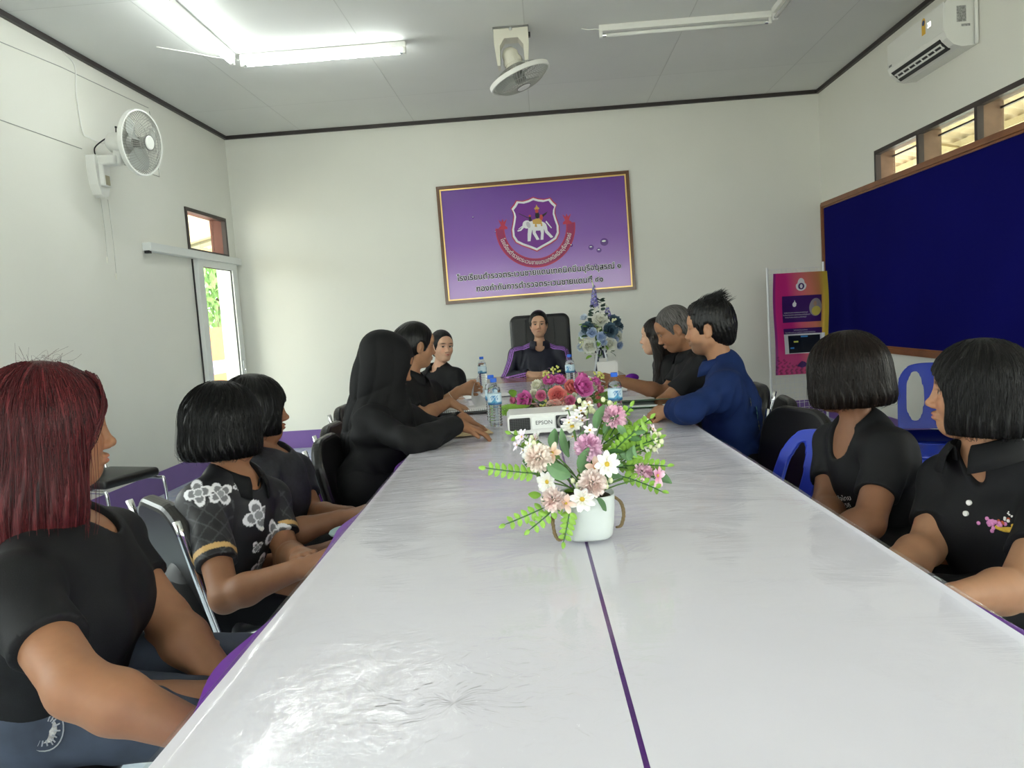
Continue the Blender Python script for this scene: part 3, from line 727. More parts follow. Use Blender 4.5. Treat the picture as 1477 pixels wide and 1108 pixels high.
def bpatch(poly,m,name,lay=1):
    """poly in banner uv, wrapped on the sheet"""
    w_=lambda x,y:(lambda q:(q[0],q[1]-.0016*lay-.0006,q[2]))(ban(x,y))
    if len(poly)==4:
        (a,c),(b,d)=poly[0],poly[2]; return mesh_obj(name,gridsurf(lambda u,v:w_(a+(b-a)*u,c+(d-c)*v),26,20),m,bn)
    n=len(poly); cx=sum(p[0] for p in poly)/n; cy=sum(p[1] for p in poly)/n; V=[w_(cx,cy)]; F=[(0,1+k,1+(k+1)%n) for k in range(n)]; R_=6
    for r in range(1,R_+1): V+=[w_(cx+(x-cx)*r/R_,cy+(y-cy)*r/R_) for x,y in poly]
    for r in range(R_-1): F+=[(1+r*n+k,1+r*n+(k+1)%n,1+(r+1)*n+(k+1)%n,1+(r+1)*n+k) for k in range(n)]
    return mesh_obj(name,(V,F),m,bn)
rc=lambda a,b,c,d:[(a,c),(b,c),(b,d),(a,d)]
m_bp=mat('banner violet',(.055,.015,.13),.3); m_bw=mat('banner white',(.75,.74,.76),.4); m_bd=mat('banner dark screen',(.008,.012,.02),.3)
bpatch(rc(.17,.86,.515,.775),m_bp,'title_panel'); bpatch(rc(.17,.88,.40,.455),m_bp,'heading_panel'); bpatch(rc(.17,.93,.205,.40),m_bw,'screenshot_frame'); bpatch(rc(.25,.84,.212,.385),m_bd,'screenshot',2)
bpatch([(.50+.085*math.cos(t)*(1 if math.sin(t)<.4 else .8),.87+.05*math.sin(t)*(1 if math.sin(t)<.7 else 1.5)) for t in [2*PI*i/24 for i in range(24)]],m_bw,'round_emblem')
bpatch([(.50+.05*math.cos(t),.865+.032*math.sin(t)) for t in [2*PI*i/20 for i in range(20)]],m_bp,'emblem_disc',2)
bpatch([(.50+.022*math.cos(t),.865+.02*math.sin(t)) for t in [2*PI*i/20 for i in range(20)]],m_bw,'emblem_core',3)
bpatch([(.75+.11*math.cos(t),.655+.088*math.sin(t)) for t in [2*PI*i/24 for i in range(24)]],mat('portrait oval',(.32,.28,.30),.4),'portrait_oval',2)
bpatch([(.76+.08*math.cos(t),.62+.045*math.sin(t)) for t in [2*PI*i/24 for i in range(24)]],mat('portrait yellow',(.62,.50,.10),.4),'portrait_dress',3)
bpatch([(.735+.028*math.cos(t),.69+.026*math.sin(t)) for t in [2*PI*i/16 for i in range(16)]],mat('portrait face',(.45,.27,.18),.4),'portrait_face',3)
bpatch([(.40+.035*math.cos(t),.69+.024*math.sin(t)) for t in [2*PI*i/16 for i in range(16)]]+[(.42,.70),(.40,.735),(.385,.70)],m_bw,'title_emblem',2)
for v,a,b in ((.605,.2,.62),(.583,.18,.66),(.56,.22,.6)):
    tg=text_geo('โรงเรียนตำรวจตระเวนชายแดนเทคนิคมีนบุรี',.1,0); e0,e1=extent(tg)
    mesh_obj('title_lettering',([(lambda q:(q[0],q[1]-.003,q[2]))(ban(a+(b-a)*(p[0]-e0)/(e1-e0),v+p[1]*.16)) for p in tg[0]],tg[1]),m_bw,bn)
for v,a,b in ((.432,.38,.62),(.410,.2,.75)):
    tg=text_geo('โรงเรียนตำรวจตระเวนชายแดน',.1,0); e0,e1=extent(tg)
    mesh_obj('heading_lettering',([(lambda q:(q[0],q[1]-.003,q[2]))(ban(a+(b-a)*(p[0]-e0)/(e1-e0),v+p[1]*.14)) for p in tg[0]],tg[1]),m_bw,bn)
bpatch(rc(.36,.45,.315,.33),mat('screen yellow',(.6,.6,.1),.4),'map_label',3); bpatch(rc(.5,.62,.365,.38),mat('screen blue',(.05,.25,.6),.4),'map_label',3); bpatch(rc(.28,.36,.255,.27),mat('screen blue'),'map_label',3)
bpatch([(.40,.085),(.5,.06),(.62,.085),(.56,.12),(.5,.13)],m_bp,'lotus_motif')
for a in (.1,.5,.9): mesh_obj('tie',tube([(.035+a*.57,-.03,1.5),(.035+a*.57,-.005,1.53),(.035+a*.57,.006,1.51)],.002,5),m_white,bn)

# ================================================================== chairs (chair faces +y locally; origin on the floor below the seat)
m_vinyl=mat('black vinyl',(.012,.011,.011),.32,bump=('noise',160,.08,.001))
def pad_arch(w,h,t,n=10):
    p=[(-w/2,0)]; p=[(-w/2+.03,0),(w/2-.03,0),(w/2,.04)]+arc(w/2-.13,h-.13,.13,0,PI/2,n)+arc(-w/2+.13,h-.13,.13,PI/2,PI,n)+[(-w/2,.04)]
    return p
def soft(poly,t,r=.018):
    """polygon in xz, padded along y, edges rounded"""
    bm=bmesh.new(); V,F=prism(poly,-t/2,t/2); vs=[bm.verts.new(v) for v in V]
    for f in F: bm.faces.new([vs[i] for i in f])
    bmesh.ops.recalc_face_normals(bm,faces=bm.faces)
    ed=[e for e in bm.edges if abs(e.verts[0].co.y-e.verts[1].co.y)<1e-6]
    bmesh.ops.bevel(bm,geom=ed,offset=r,segments=3,profile=.5,affect='EDGES'); return bm_geo(bm)
def make_chair(label,loc,rz):
    t=thing('visitor_chair',label,'chair',loc,rz,'black padded visitor chairs')
    mesh_obj('seat',rbox(-.21,.21,-.20,.23,.405,.465,.026,4),m_vinyl,t,smooth=True)
    mesh_obj('backrest',xf(soft(pad_arch(.40,.34,.05),.05,.02),T(0,-.235,.475)@RX(math.radians(12))),m_vinyl,t,smooth=False)
    for s in (-1,1):
        x=.215*s
        p=smoothpath([(x,-.325,.78),(x,-.25,.46),(x,-.215,.40),(x,.0,.392),(x,.20,.392),(x,.245,.36),(x,.25,.06),(x,.22,.014),(x,-.0,.012),(x,-.27,.012)],5)
        fr_=mesh_obj('side_frame',tube(p,.011,8),m_chrome,t,smooth=True)
        for y in (.18,-.25): mesh_obj('glide',rbox(x-.016,x+.016,y-.02,y+.02,0,.02,.004),m_black,fr_)
    mesh_obj('crossbar',join(tube([(-.215,-.27,.012),(.215,-.27,.012)],.010,8),tube([(-.215,.02,.385),(.215,.02,.385)],.010,8)),m_chrome,t,smooth=True)
    return t
# facing +x : rz=-pi/2 ; facing -x : rz=pi/2
CH=-PI/2
c0=make_chair('empty black padded chair by the left wall behind the red haired woman',(-2.78,4.62,0),-1.9)
dup(c0,(-.93,2.36,0),-.80,'black padded chair under the bob haired girl in the floral shirt')
dup(c0,(-1.14,1.48,0),CH+.2,'black padded chair under the red haired woman at the left front')
dup(c0,(-.93,2.84,0),CH+.15,'black padded chair under the girl sitting behind the floral shirt girl')
dup(c0,(-.67,3.25,0),CH,'empty black padded chair with chrome frame beside the woman in the black headscarf')
dup(c0,(-.76,3.68,0),CH,'black padded chair under the woman in the black headscarf')
dup(c0,(-.92,4.50,0),CH,'black padded chair under the woman leafing through papers')
dup(c0,(-.93,5.40,0),CH,'black padded chair under the smiling woman at the far left of the table')
dup(c0,(.82,3.66,0),PI/2-.1,'black padded chair under the man in the blue shirt')
dup(c0,(.88,4.32,0),PI/2,'black padded chair under the grey haired man')
dup(c0,(.88,5.12,0),PI/2,'black padded chair under the long haired woman at the far right of the table')
dup(c0,(.78,3.12,0),PI/2+.44,'empty black padded chair between the blue shirt man and the blue plastic chair')
dup(c0,(1.22,1.93,0),PI/2-.2,'black padded chair under the girl with the embroidered polo shirt')

m_bluep=mat('blue plastic',(.018,.045,.42),.28,spec=.6)
def make_plastic(label,loc,rz,group='blue plastic chairs'):
    t=thing('plastic_chair',label,'chair',loc,rz,group)
    def seat(u,v):
        x=(u-.5)*(.42-.03*v); y=.21-.42*v; z=.43-.018*math.sin(PI*u)*math.sin(PI*min(v*1.1,1))-.03*(max(0,.12-v)/.12)**2
        return (x,y,z)
    g=gridsurf(seat,12,12); bm=bmesh.new(); vs=[bm.verts.new(p) for p in g[0]]
    for f in g[1]: bm.faces.new([vs[i] for i in f])
    bmesh.ops.solidify(bm,geom=bm.faces[:],thickness=.01); gg=bm_geo(bm)
    rim=tube([(-.21,.2,.415),(-.205,0,.418),(-.195,-.2,.418),(0,-.215,.418),(.195,-.2,.418),(.205,0,.418),(.21,.2,.415),(0,.215,.402)],.013,8,closed=True)
    mesh_obj('seat',join(gg,rim),m_bluep,t,smooth=True)
    # backrest: arch with two long slots
    def bk(u,v):
        w=.40-.05*v**2; x=(u-.5)*w; return (x,-.20-.13*v-.03*(1-4*(u-.5)**2)*(.3+v*.7),.43+.45*v-.06*(abs(2*u-1)**3)*v**3)
    NU,NV=36,34; V,F=gridsurf(bk,NU,NV); keep=[]
    for f in F:
        cu=sum(f_%(NU+1) for f_ in f)/4/NU; cv=sum(f_//(NU+1) for f_ in f)/4/NV
        slot=any(((cu-c)/.115)**2+((cv-.50)/.36)**2<1 for c in (.27,.73)); 
        round_=((abs(cu-.5)-.28)/.22)**2+((cv-.78)/.22)**2>1 and abs(cu-.5)>.28 and cv>.78
        if not slot and not round_: keep.append(f)
    bm=bmesh.new(); vs=[bm.verts.new(p) for p in V]
    for f in keep: bm.faces.new([vs[i] for i in f])
    bmesh.ops.delete(bm,geom=[v for v in bm.verts if not v.link_faces],context='VERTS')
    for _ in range(6): bmesh.ops.smooth_vert(bm,verts=[v for v in bm.verts if v.is_boundary],factor=.5,use_axis_x=True,use_axis_y=True,use_axis_z=True)
    g0=bm_geo(bm); n_=len(g0[0]); ed={}
    for f in g0[1]:
        for a_,b_ in zip(f,f[1:]+f[:1]): ed[(a_,b_)]=1
    V=[(x,y-.007,z) for x,y,z in g0[0]]+[(x,y+.007,z) for x,y,z in g0[0]]
    F=[f for f in g0[1]]+[tuple(q+n_ for q in f[::-1]) for f in g0[1]]+[(b_,a_,a_+n_,b_+n_) for (a_,b_) in ed if (b_,a_) not in ed]
    mesh_obj('backrest',(V,F),m_bluep,t,smooth=True)
    for sx in (-1,1):
        for sy,yt in ((1,.18),(-1,-.18)):
            a=(sx*.185,yt,.42); b=(sx*.225,yt*1.28,0)
            bm=bmesh.new(); pts=[]
            for k in range(2):
                p=a if k==0 else b; w=.034 if k==0 else .024
                pts.append([bm.verts.new((p[0]+dx*w,p[1]+dy*w,p[2])) for dx,dy in ((-.6*sx,-.15*sy),(.6*sx,-.15*sy) if False else (.4*sx,-1*sy),(.4*sx,.4*sy),(-1*sx,.4*sy))])
            for q in range(4): bm.faces.new([pts[0][q],pts[0][(q+1)%4],pts[1][(q+1)%4],pts[1][q]])
            bm.faces.new(pts[0]); bm.faces.new(pts[1][::-1]); bmesh.ops.recalc_face_normals(bm,faces=bm.faces)
            mesh_obj('leg',bm_geo(bm),m_bluep,t)
    ap=[]
    for s in (-1,1):
        ap.append(box(s*.205-.006,s*.205+.006,-.2,.2,.35,.415)); ap.append(box(-.19,.19,s*.20-.006,s*.20+.006,.35,.415) )
    mesh_obj('apron',join(*ap),m_bluep,t)
    return t
p0=make_plastic('empty blue plastic chair between the black chair and the bob haired girl',(.61,2.58,0),PI/2+.30)
p0.scale=(1,1,.92)
dup(p0,(1.30,2.26,0),PI/2-.1,'blue plastic chair under the bob haired girl in the black shirt')
dup(p0,(2.30,4.62,0),PI-.35,'blue plastic chair with arched back below the notice board')
st=thing('plastic_stool','low blue plastic stool in front of the arched blue chair','stool',(2.02,4.05,0),-.35)
mesh_obj('stool_top',rbox(-.16,.16,-.16,.16,.40,.425,.012,3),m_bluep,st,smooth=False)
for sx in (-1,1):
    for sy in (-1,1):
        mesh_obj('leg',join(rbox(sx*.165-.028,sx*.165+.028,sy*.165-.008,sy*.165+.008,0,.405,.004),rbox(sx*.165-.008,sx*.165+.008,sy*.165-.028,sy*.165+.028,0,.405,.004)),m_bluep,st)
mesh_obj('apron',join(*[box(-.16,.16,s*.163-.006,s*.163+.006,.33,.405) for s in (-1,1)],*[box(s*.163-.006,s*.163+.006,-.16,.16,.33,.405) for s in (-1,1)]),m_bluep,st)

# executive chair behind the chairwoman
ex=thing('executive_chair','tall black leather executive chair at the head of the table','chair',(-.03,6.95,0),PI)
m_lea=mat('black leather',(.014,.014,.015),.38,bump=('noise',120,.15,.002))
mesh_obj('backrest',xf(soft(rrect(.56,.78,.07),.11,.035),T(0,-.22,.88)@RX(math.radians(8))),m_lea,ex)
for x in (-.13,0,.13): mesh_obj('seam_roll',xf(tube([(x,.056,-.34),(x,.062,0),(x,.056,.34)],.006,6),T(0,-.22,.88)@RX(math.radians(8))),m_lea,ex)
mesh_obj('seat',rbox(-.26,.26,-.22,.28,.39,.48,.04,4),m_lea,ex,smooth=True)
for s in (-1,1):
    mesh_obj('armrest',tube(smoothpath([(s*.29,-.2,.66),(s*.31,.0,.67),(s*.31,.15,.66),(s*.29,.2,.56),(s*.26,.12,.44)],6),.024,8),m_lea,ex,smooth=True)
mesh_obj('gas_lift',lathe([(.03,.08),(.03,.4)],14),m_chrome,ex,smooth=True)
for k in range(5):
    a=2*PI*k/5+.3; l=mesh_obj('base_spoke',tube([(0,0,.11),(.3*math.cos(a),.3*math.sin(a),.075)],[.03,.018],8),m_black,ex)
    mesh_obj('castor',sphere(.03,10,7,(.3*math.cos(a),.3*math.sin(a),.03)),m_black,l,smooth=True)

# ================================================================== conference table, cloths, plastic
TX,TR=.106,.0226
def tl(x,y,z=0.): return (TX+x*math.cos(TR)-y*math.sin(TR),x*math.sin(TR)+y*math.cos(TR),z)
TZ=.754        # top of everything on the table
m_lam=mat('table laminate',(.40,.36,.30),.4)
spans=[(.30,2.22),(2.23,4.14),(4.15,6.04)]
for i,(a,b) in enumerate(spans):
    for s in (-1,1):
        side='left' if s<0 else 'right'; wh=('nearest the camera','in the middle','nearest the wooden table')[i]
        t=thing('folding_table','cloth covered folding table in the %s row, %s'%(side,wh),'table',tl(s*.30,(a+b)/2),TR,'folding tables under the cloth')
        L=(b-a)/2
        mesh_obj('tabletop',box(-.292,.292,-L,L,.715,.738),m_lam,t)
        for sx in (-1,1):
            for sy in (-1,1): mesh_obj('leg',tube([(sx*.25,sy*(L-.12),.715),(sx*.25,sy*(L-.08),0)],.014,8),m_chrome,t,smooth=True)
# purple skirt: top sheet plus a gently pleated overhang
m_purple=mat('purple satin',(.13,.008,.30),.4,spec=.3)
def skirt():
    V=[];F=[]
    x0,x1,y0,y1=-.597,.597,.29,6.05; ring=[]
    N=460
    for k in range(N):
        s=k/N*4; 
        L1,L2=y1-y0,x1-x0; per=2*(L1+L2); q=k/N*per
        if q<L1: p=(x0,y0+q,-1,0)
        elif q<L1+L2: p=(x0+q-L1,y1,0,1)
        elif q<2*L1+L2: p=(x1,y1-(q-L1-L2),1,0)
        else: p=(x1-(q-2*L1-L2),y0,0,-1)
        ring.append((p,q))
    drops=((.0,.742),(.005,.741),(.010,.72),(.014,.66),(.018,.58),(.02,.52))
    for (p,q) in ring:
        for i,(o,z) in enumerate(drops):
            a=min(i/2,1)*(.010+.018*max(0,math.sin(q*2.3)*math.sin(q*.9+1)))*(math.sin(q*13+1.5*math.sin(q*2.1)))
            b=(.050 if i>=1 else 0.01)*max(0,math.sin(q*4.2+1.3))**3*max(0,math.sin(q*1.7+.4))
            if p[2]<0 and i>=1: b+=.038*math.exp(-((q-.86)/.13)**2)+.036*math.exp(-((q-1.70)/.14)**2)+.022*math.exp(-((q-2.5)/.12)**2)
            a+=b
            V.append((p[0]+p[2]*(o+a*.7+.004),p[1]+p[3]*(o+a*.7+.004),z))
    D=len(drops)
    for k in range(N):
        k2=(k+1)%N
        for i in range(D-1): F.append((k*D+i,k2*D+i,k2*D+i+1,k*D+i+1))
    F.append(tuple(k*D for k in range(N)))
    return V,F
sk=mesh_obj('table_skirt',skirt(),m_purple,smooth=False); sk.location=(TX,0,0); sk.rotation_euler=(0,0,TR)
tag(sk,'purple satin cloth hanging around the long meeting table','tablecloth')
m_cloth=mat('white tablecloth',(.74,.715,.795),.75,vary=(2.5,.03),bump=('noise',9,.15,.004))
def sheet(x0,x1,y0,y1,z,nx,ny,amp,edge=0.,thick=.0,seed=1.,drop=(0,0)):
    def f(u,v):
        x=x0+(x1-x0)*u; y=y0+(y1-y0)*v
        h=amp*(math.sin(x*23+3*math.sin(y*3.1+seed))*math.sin(y*7.3+2*math.sin(x*5+seed))*.6+.4*math.sin(y*31+4*math.sin(x*9+seed)))
        return (x,y,z+h)
    return gridsurf(f,nx,ny)
for s in (-1,1):
    x0,x1=(-.603,-.0036) if s<0 else (.0036,.603)
    g=sheet(x0,x1,.287,6.052,.7455,10,120,.0006,seed=s)
    n=len(g[0])
    # turned-down outer hem
    ex=-.606 if s<0 else .606
    idx=[j*11+(0 if s<0 else 10) for j in range(121)]
    for j in idx: p=g[0][j]; g[0].append((ex,p[1],p[2]-.012-.004*math.sin(p[1]*5)))
    for j in range(120):
        q=(idx[j],idx[j+1],n+j+1,n+j); g[1].append(q if s>0 else q[::-1])
    c=mesh_obj('tablecloth',g,m_cloth,smooth=True); c.location=(TX,0,0); c.rotation_euler=(0,0,TR)
    tag(c,'white tablecloth sheet on the %s half of the long table'%('left' if s<0 else 'right'),'tablecloth','white tablecloths')
# clear plastic cover, wrinkled
def plastic_mat():
    m=bpy.data.materials.new('clear plastic cover'); m.use_nodes=True; nt=m.node_tree; nt.nodes.clear(); N=nt.nodes.new; LK=nt.links.new
    o=N('ShaderNodeOutputMaterial'); t=N('ShaderNodeBsdfTransparent'); t.inputs[0].default_value=(.97,.97,.97,1)
    g=N('ShaderNodeBsdfGlossy'); g.inputs['Roughness'].default_value=.035; f=N('ShaderNodeFresnel'); f.inputs['IOR'].default_value=1.5; x=N('ShaderNodeMixShader')
    tc=N('ShaderNodeTexCoord'); mp=N('ShaderNodeMapping'); mp.inputs['Scale'].default_value=(4.,8.5,1); LK(tc.outputs['Object'],mp.inputs[0])
    n1=N('ShaderNodeTexNoise'); n1.inputs['Scale'].default_value=1.; n1.inputs['Detail'].default_value=7; n1.inputs['Roughness'].default_value=.62; n1.inputs['Distortion'].default_value=1.2; LK(mp.outputs[0],n1.inputs['Vector'])
    n2=N('ShaderNodeTexNoise'); n2.inputs['Scale'].default_value=2.2; n2.inputs['Detail'].default_value=3; LK(tc.outputs['Object'],n2.inputs['Vector'])
    # crinkles grow with the distance along the table
    sp=N('ShaderNodeSeparateXYZ'); LK(tc.outputs['Object'],sp.inputs[0])
    mr=N('ShaderNodeMapRange'); mr.inputs[1].default_value=1.3; mr.inputs[2].default_value=2.3; mr.inputs[3].default_value=.22; mr.inputs[4].default_value=1.; LK(sp.outputs[1],mr.inputs[0])
    ml=N('ShaderNodeMath'); ml.operation='MULTIPLY'; LK(n1.outputs['Fac'],ml.inputs[0]); LK(mr.outputs[0],ml.inputs[1])
    # pinched creases around one spot near the camera on the left half
    vm=N('ShaderNodeVectorMath'); vm.operation='SUBTRACT'; vm.inputs[1].default_value=(-.235,1.0,.754); LK(tc.outputs['Object'],vm.inputs[0])
    s2=N('ShaderNodeSeparateXYZ'); LK(vm.outputs[0],s2.inputs[0]); at=N('ShaderNodeMath'); at.operation='ARCTAN2'; LK(s2.outputs[1],at.inputs[0]); LK(s2.outputs[0],at.inputs[1])
    ln=N('ShaderNodeVectorMath'); ln.operation='LENGTH'; LK(vm.outputs[0],ln.inputs[0])
    cb=N('ShaderNodeCombineXYZ'); sc=N('ShaderNodeMath'); sc.operation='MULTIPLY'; sc.inputs[1].default_value=2.2; n4=N('ShaderNodeTexNoise'); n4.inputs['Scale'].default_value=9; n4.inputs['Detail'].default_value=3; LK(tc.outputs['Object'],n4.inputs['Vector']); wa=N('ShaderNodeMath'); wa.operation='MULTIPLY_ADD'; wa.inputs[1].default_value=2.6; LK(n4.outputs['Fac'],wa.inputs[0]); LK(at.outputs[0],wa.inputs[2]); LK(wa.outputs[0],sc.inputs[0]); LK(sc.outputs[0],cb.inputs[0]); l2=N('ShaderNodeMath'); l2.operation='MULTIPLY'; l2.inputs[1].default_value=11; LK(ln.outputs['Value'],l2.inputs[0]); LK(l2.outputs[0],cb.inputs[1])
    n3=N('ShaderNodeTexNoise'); n3.inputs['Scale'].default_value=1.3; n3.inputs['Detail'].default_value=4; n3.inputs['Distortion'].default_value=.7; LK(cb.outputs[0],n3.inputs['Vector'])
    fo=N('ShaderNodeMapRange'); fo.inputs[1].default_value=.0; fo.inputs[2].default_value=.34; fo.inputs[3].default_value=1.3; fo.inputs[4].default_value=0; LK(ln.outputs['Value'],fo.inputs[0])
    m3=N('ShaderNodeMath'); m3.operation='MULTIPLY'; LK(n3.outputs['Fac'],m3.inputs[0]); LK(fo.outputs[0],m3.inputs[1])
    ad=N('ShaderNodeMath'); LK(ml.outputs[0],ad.inputs[0]); LK(m3.outputs[0],ad.inputs[1]); a2=N('ShaderNodeMath'); a2.operation='MULTIPLY_ADD'; a2.inputs[1].default_value=.5; LK(n2.outputs['Fac'],a2.inputs[0]); LK(ad.outputs[0],a2.inputs[2])
    b=N('ShaderNodeBump'); b.inputs['Strength'].default_value=.5; b.inputs['Distance'].default_value=.009; LK(a2.outputs[0],b.inputs['Height'])
    LK(b.outputs[0],g.inputs['Normal']); LK(b.outputs[0],f.inputs['Normal'])
    ge=N('ShaderNodeNewGeometry'); q1=N('ShaderNodeMath'); q1.operation='MULTIPLY_ADD'; q1.inputs[1].default_value=-1; q1.inputs[2].default_value=1; LK(ge.outputs['Backfacing'],q1.inputs[0]); q2=N('ShaderNodeMath'); q2.operation='MULTIPLY'; LK(f.outputs[0],q2.inputs[0]); LK(q1.outputs[0],q2.inputs[1])
    LK(q2.outputs[0],x.inputs[0]); LK(t.outputs[0],x.inputs[1]); LK(g.outputs[0],x.inputs[2]); LK(x.outputs[0],o.inputs[0])
    return m
g=sheet(-.606,.606,.285,6.05,.7505,40,300,.0012,seed=4)
n=len(g[0])
for s,col in ((-1,0),(1,40)):
    idx=[j*41+col for j in range(301)]; n=len(g[0])
    for j in idx: p=g[0][j]; g[0].append((p[0]+s*.004,p[1],p[2]-.02-.004*math.sin(p[1]*17)))
    for j in range(300):
        q=(idx[j],idx[j+1],n+j+1,n+j); g[1].append(q if s>0 else q[::-1])
pc=mesh_obj('plastic_cover',g,plastic_mat(),smooth=True); pc.location=(TX,0,0); pc.rotation_euler=(0,0,TR)
tag(pc,'wrinkled clear plastic cover over the white tablecloths','plastic cover')
# wooden end table
wt=thing('wooden_table','brown veneered wooden table at the far end in front of the chairwoman','table',tl(0,6.37),TR)
mesh_obj('tabletop',rbox(-.66,.66,-.305,.33,.722,.750,.004),mat('brown veneer',(.36,.15,.055),.25,coat=.4,vary=(6,.18)),wt)
mesh_obj('modesty_panel',box(-.60,.60,-.25,-.23,.25,.722),m_wood,wt)
for s in (-1,1):
    for y in (-.25,.26): mesh_obj('leg',rbox(s*.6-.025,s*.6+.025,y-.025,y+.025,0,.722,.004),m_wood,wt)

# ================================================================== projector
pj=thing('projector','white projector standing on the table behind the potted flowers','projector',(-.018,3.26,TZ),.06)
m_pw=mat('projector white',(.80,.80,.78),.4)
body=[]
V,F=prism(rrect(.318,.072,.018),-.0,.24)
mesh_obj('casing',([(x,y,z+.052) for x,y,z in V],F),m_pw,pj)
mesh_obj('lid',rbox(-.150,.150,.01,.235,.083,.092,.004),m_pw,pj)
mesh_obj('vent_grille',rbox(-.152,-.062,-.004,.006,.024,.078,.012),m_black,pj)
gl=[]
for i in range(7): gl.append(box(-.148,-.066,-.0075,-.003,.029+i*.0073,.0305+i*.0073))
for i in range(9): gl.append(box(-.146+i*.0098,-.1445+i*.0098,-.0075,-.003,.026,.076))
mesh_obj('grille_bars',join(*gl),mat('grille grey',(.06,.06,.06),.5),pj)
mesh_obj('name_plate',rbox(-.058,.045,-.006,.004,.026,.080,.004),mat('plate white',(.84,.85,.83),.3),pj)
g=text_geo('EPSON',.024,.0008); mesh_obj('lettering',([(p[0]-.004,-.0065-p[2],p[1]+.046) for p in g[0]],g[1]),mat('dark grey print',(.06,.06,.07),.5),pj)
mesh_obj('lens_recess',rbox(.048,.112,-.005,.004,.024,.080,.008),m_black,pj)
ln=mesh_obj('lens_ring',xf(lathe([(.020,0),(.029,0),(.029,.012),(.024,.016),(.020,.012)],28,cap=False),T(.082,-.004,.052)@RX(PI/2)),mat('dark hub'),pj,smooth=True)
mesh_obj('lens',xf(sphere(.021,16,10,(0,0,0),(1,1,.35)),T(.082,-.006,.052)@RX(PI/2)),mat('lens glass',(.02,.03,.06),.03,spec=1.,coat=1.),ln,smooth=True)
mesh_obj('focus_lever',rbox(.086,.104,.03,.05,.092,.098,.002),m_black,pj)
for x in (-.12,.12): mesh_obj('foot',lathe([(.006,0),(.012,0),(.012,.004),(.006,.006),(.006,.02)],12),m_pw,pj,loc=(x,.03,0))
mesh_obj('foot',lathe([(.011,0),(.011,.018)],12),m_pw,pj,loc=(0,.2,0))
mesh_obj('front_skirt',rbox(-.14,.14,.002,.02,.008,.022,.004),m_pw,pj)

# ================================================================== water bottles
m_pet=glass_mat('clear bottle plastic',(.93,.95,.96)); 
m_water=mat('water',(.93,.96,.98),.02,trans=1.,ior=1.33); m_cap=mat('blue cap',(.015,.12,.62),.35)
m_lab=mat('bottle label',(.5,.65,.8),.4,attr='Col')
def make_bottle(label,loc,rz=0):
    t=thing('water_bottle',label,'bottle',loc,rz,'water bottles with blue caps')
    pr=[(.0,.004),(.022,.0),(.030,.004)]
    z=.008
    for i in range(8): pr+= [(.0315,z),(.0325,z+.004),(.0315,z+.008),(.0295,z+.0105)]; z+=.0125
    pr+=[(.0325,.110),(.0325,.160),(.0322,.168),(.029,.185),(.021,.203),(.0145,.211),(.0135,.216)]
    mesh_obj('bottle_body',lathe(pr,28,cap=False),m_pet,t,smooth=True)
    wp=[(0,.006)]+[(r-.0022,zz+.001) for r,zz in pr[2:-3]]+[(0,.196)]
    mesh_obj('water',lathe(wp,20,cap=False),m_water,t,smooth=True)
    mesh_obj('screw_cap',join(lathe([(.0,.232),(.0145,.232),(.0152,.229),(.0152,.214),(.0148,.213),(0,.213)][::-1],20,cap=False),*[box(.0148*math.cos(a)-.0007,.0148*math.cos(a)+.0007,.0148*math.sin(a)-.0007,.0148*math.sin(a)+.0007,.215,.229) for a in [2*PI*k/24 for k in range(24)]]),m_cap,t)
    g=lathe([(.0330,.108+.052*i/10) for i in range(11)],40,cap=False); cols=[]
    for x,y,zz in g[0]:
        a=math.atan2(y,x); h=(zz-.108)/.052; wv=.33+.10*math.sin(3*a)+.05*math.sin(7*a)
        c=(.02,.10,.25) if h<wv*.45 else ((.07,.30,.50) if h<wv else (.62,.76,.84))
        if .45<h<.85 and abs(((a+PI/2+PI)%(2*PI))-PI)<.62 and math.sin(a*18)*math.sin(h*20)>-.1: c=(.06,.22,.45)
        cols.append(c)
    mesh_obj('label_wrap',g,m_lab,t,smooth=True,cols=np.array(cols))
    return t
b0=make_bottle('water bottle in front at the left beside the projector',(-.248,3.575,TZ))
dup(b0,(-.275,3.78,TZ),.8,'water bottle half hidden behind another one left of the projector')
dup(b0,(-.470,5.66,TZ),1.7,'far water bottle standing alone before the smiling woman')
dup(b0,(.165,5.22,TZ),-.5,'water bottle behind the pink flowers before the chairwoman')
dup(b0,(.305,3.46,TZ),.2,'water bottle to the right of the pink flower centrepiece')

# ================================================================== papers and small things on the table
m_paper=mat('white paper',(.80,.80,.81),.6); m_kraft=mat('kraft envelope',(.50,.37,.20),.7,vary=(12,.06))
def slab(name,label,cat,loc,rz,w,d,h,m,group=None):
    t=mesh_obj(name,rbox(-w/2,w/2,-d/2,d/2,0,h,.0015,1),m); t.location=loc; t.rotation_euler=(0,0,rz); return tag(t,label,cat,group)
slab('envelope','flat brown paper envelope under the hands of the woman in the headscarf','envelope',(-.385,3.43,TZ),.25,.24,.16,.003,m_kraft)
slab('document','white sheet of paper beneath the brown envelope','paper',(-.40,3.55,TZ-.0015),.05,.21,.20,.0015,m_paper)
slab('folder','thin black folder lying under the spiral notebook','folder',(-.47,4.27,TZ),.03,.32,.24,.006,m_black)
nbk=thing('spiral_notebook','open white spiral notebook on a black folder before the woman leafing papers','notebook',(-.47,4.29,TZ+.0075),.03)
mesh_obj('pages',rbox(-.15,.15,-.10,.11,0,.008,.002),m_paper,nbk); mesh_obj('cover',box(-.153,.153,-.103,.113,-.0006,0.0),m_black,nbk)
mesh_obj('spiral_binding',join(*[tube([(-.14+i*.0117,-.098+.006*math.cos(a),.004+.008*math.sin(a)) for a in [k*PI/6 for k in range(12)]],.0012,4,closed=True) for i in range(25)]),m_chrome,nbk)
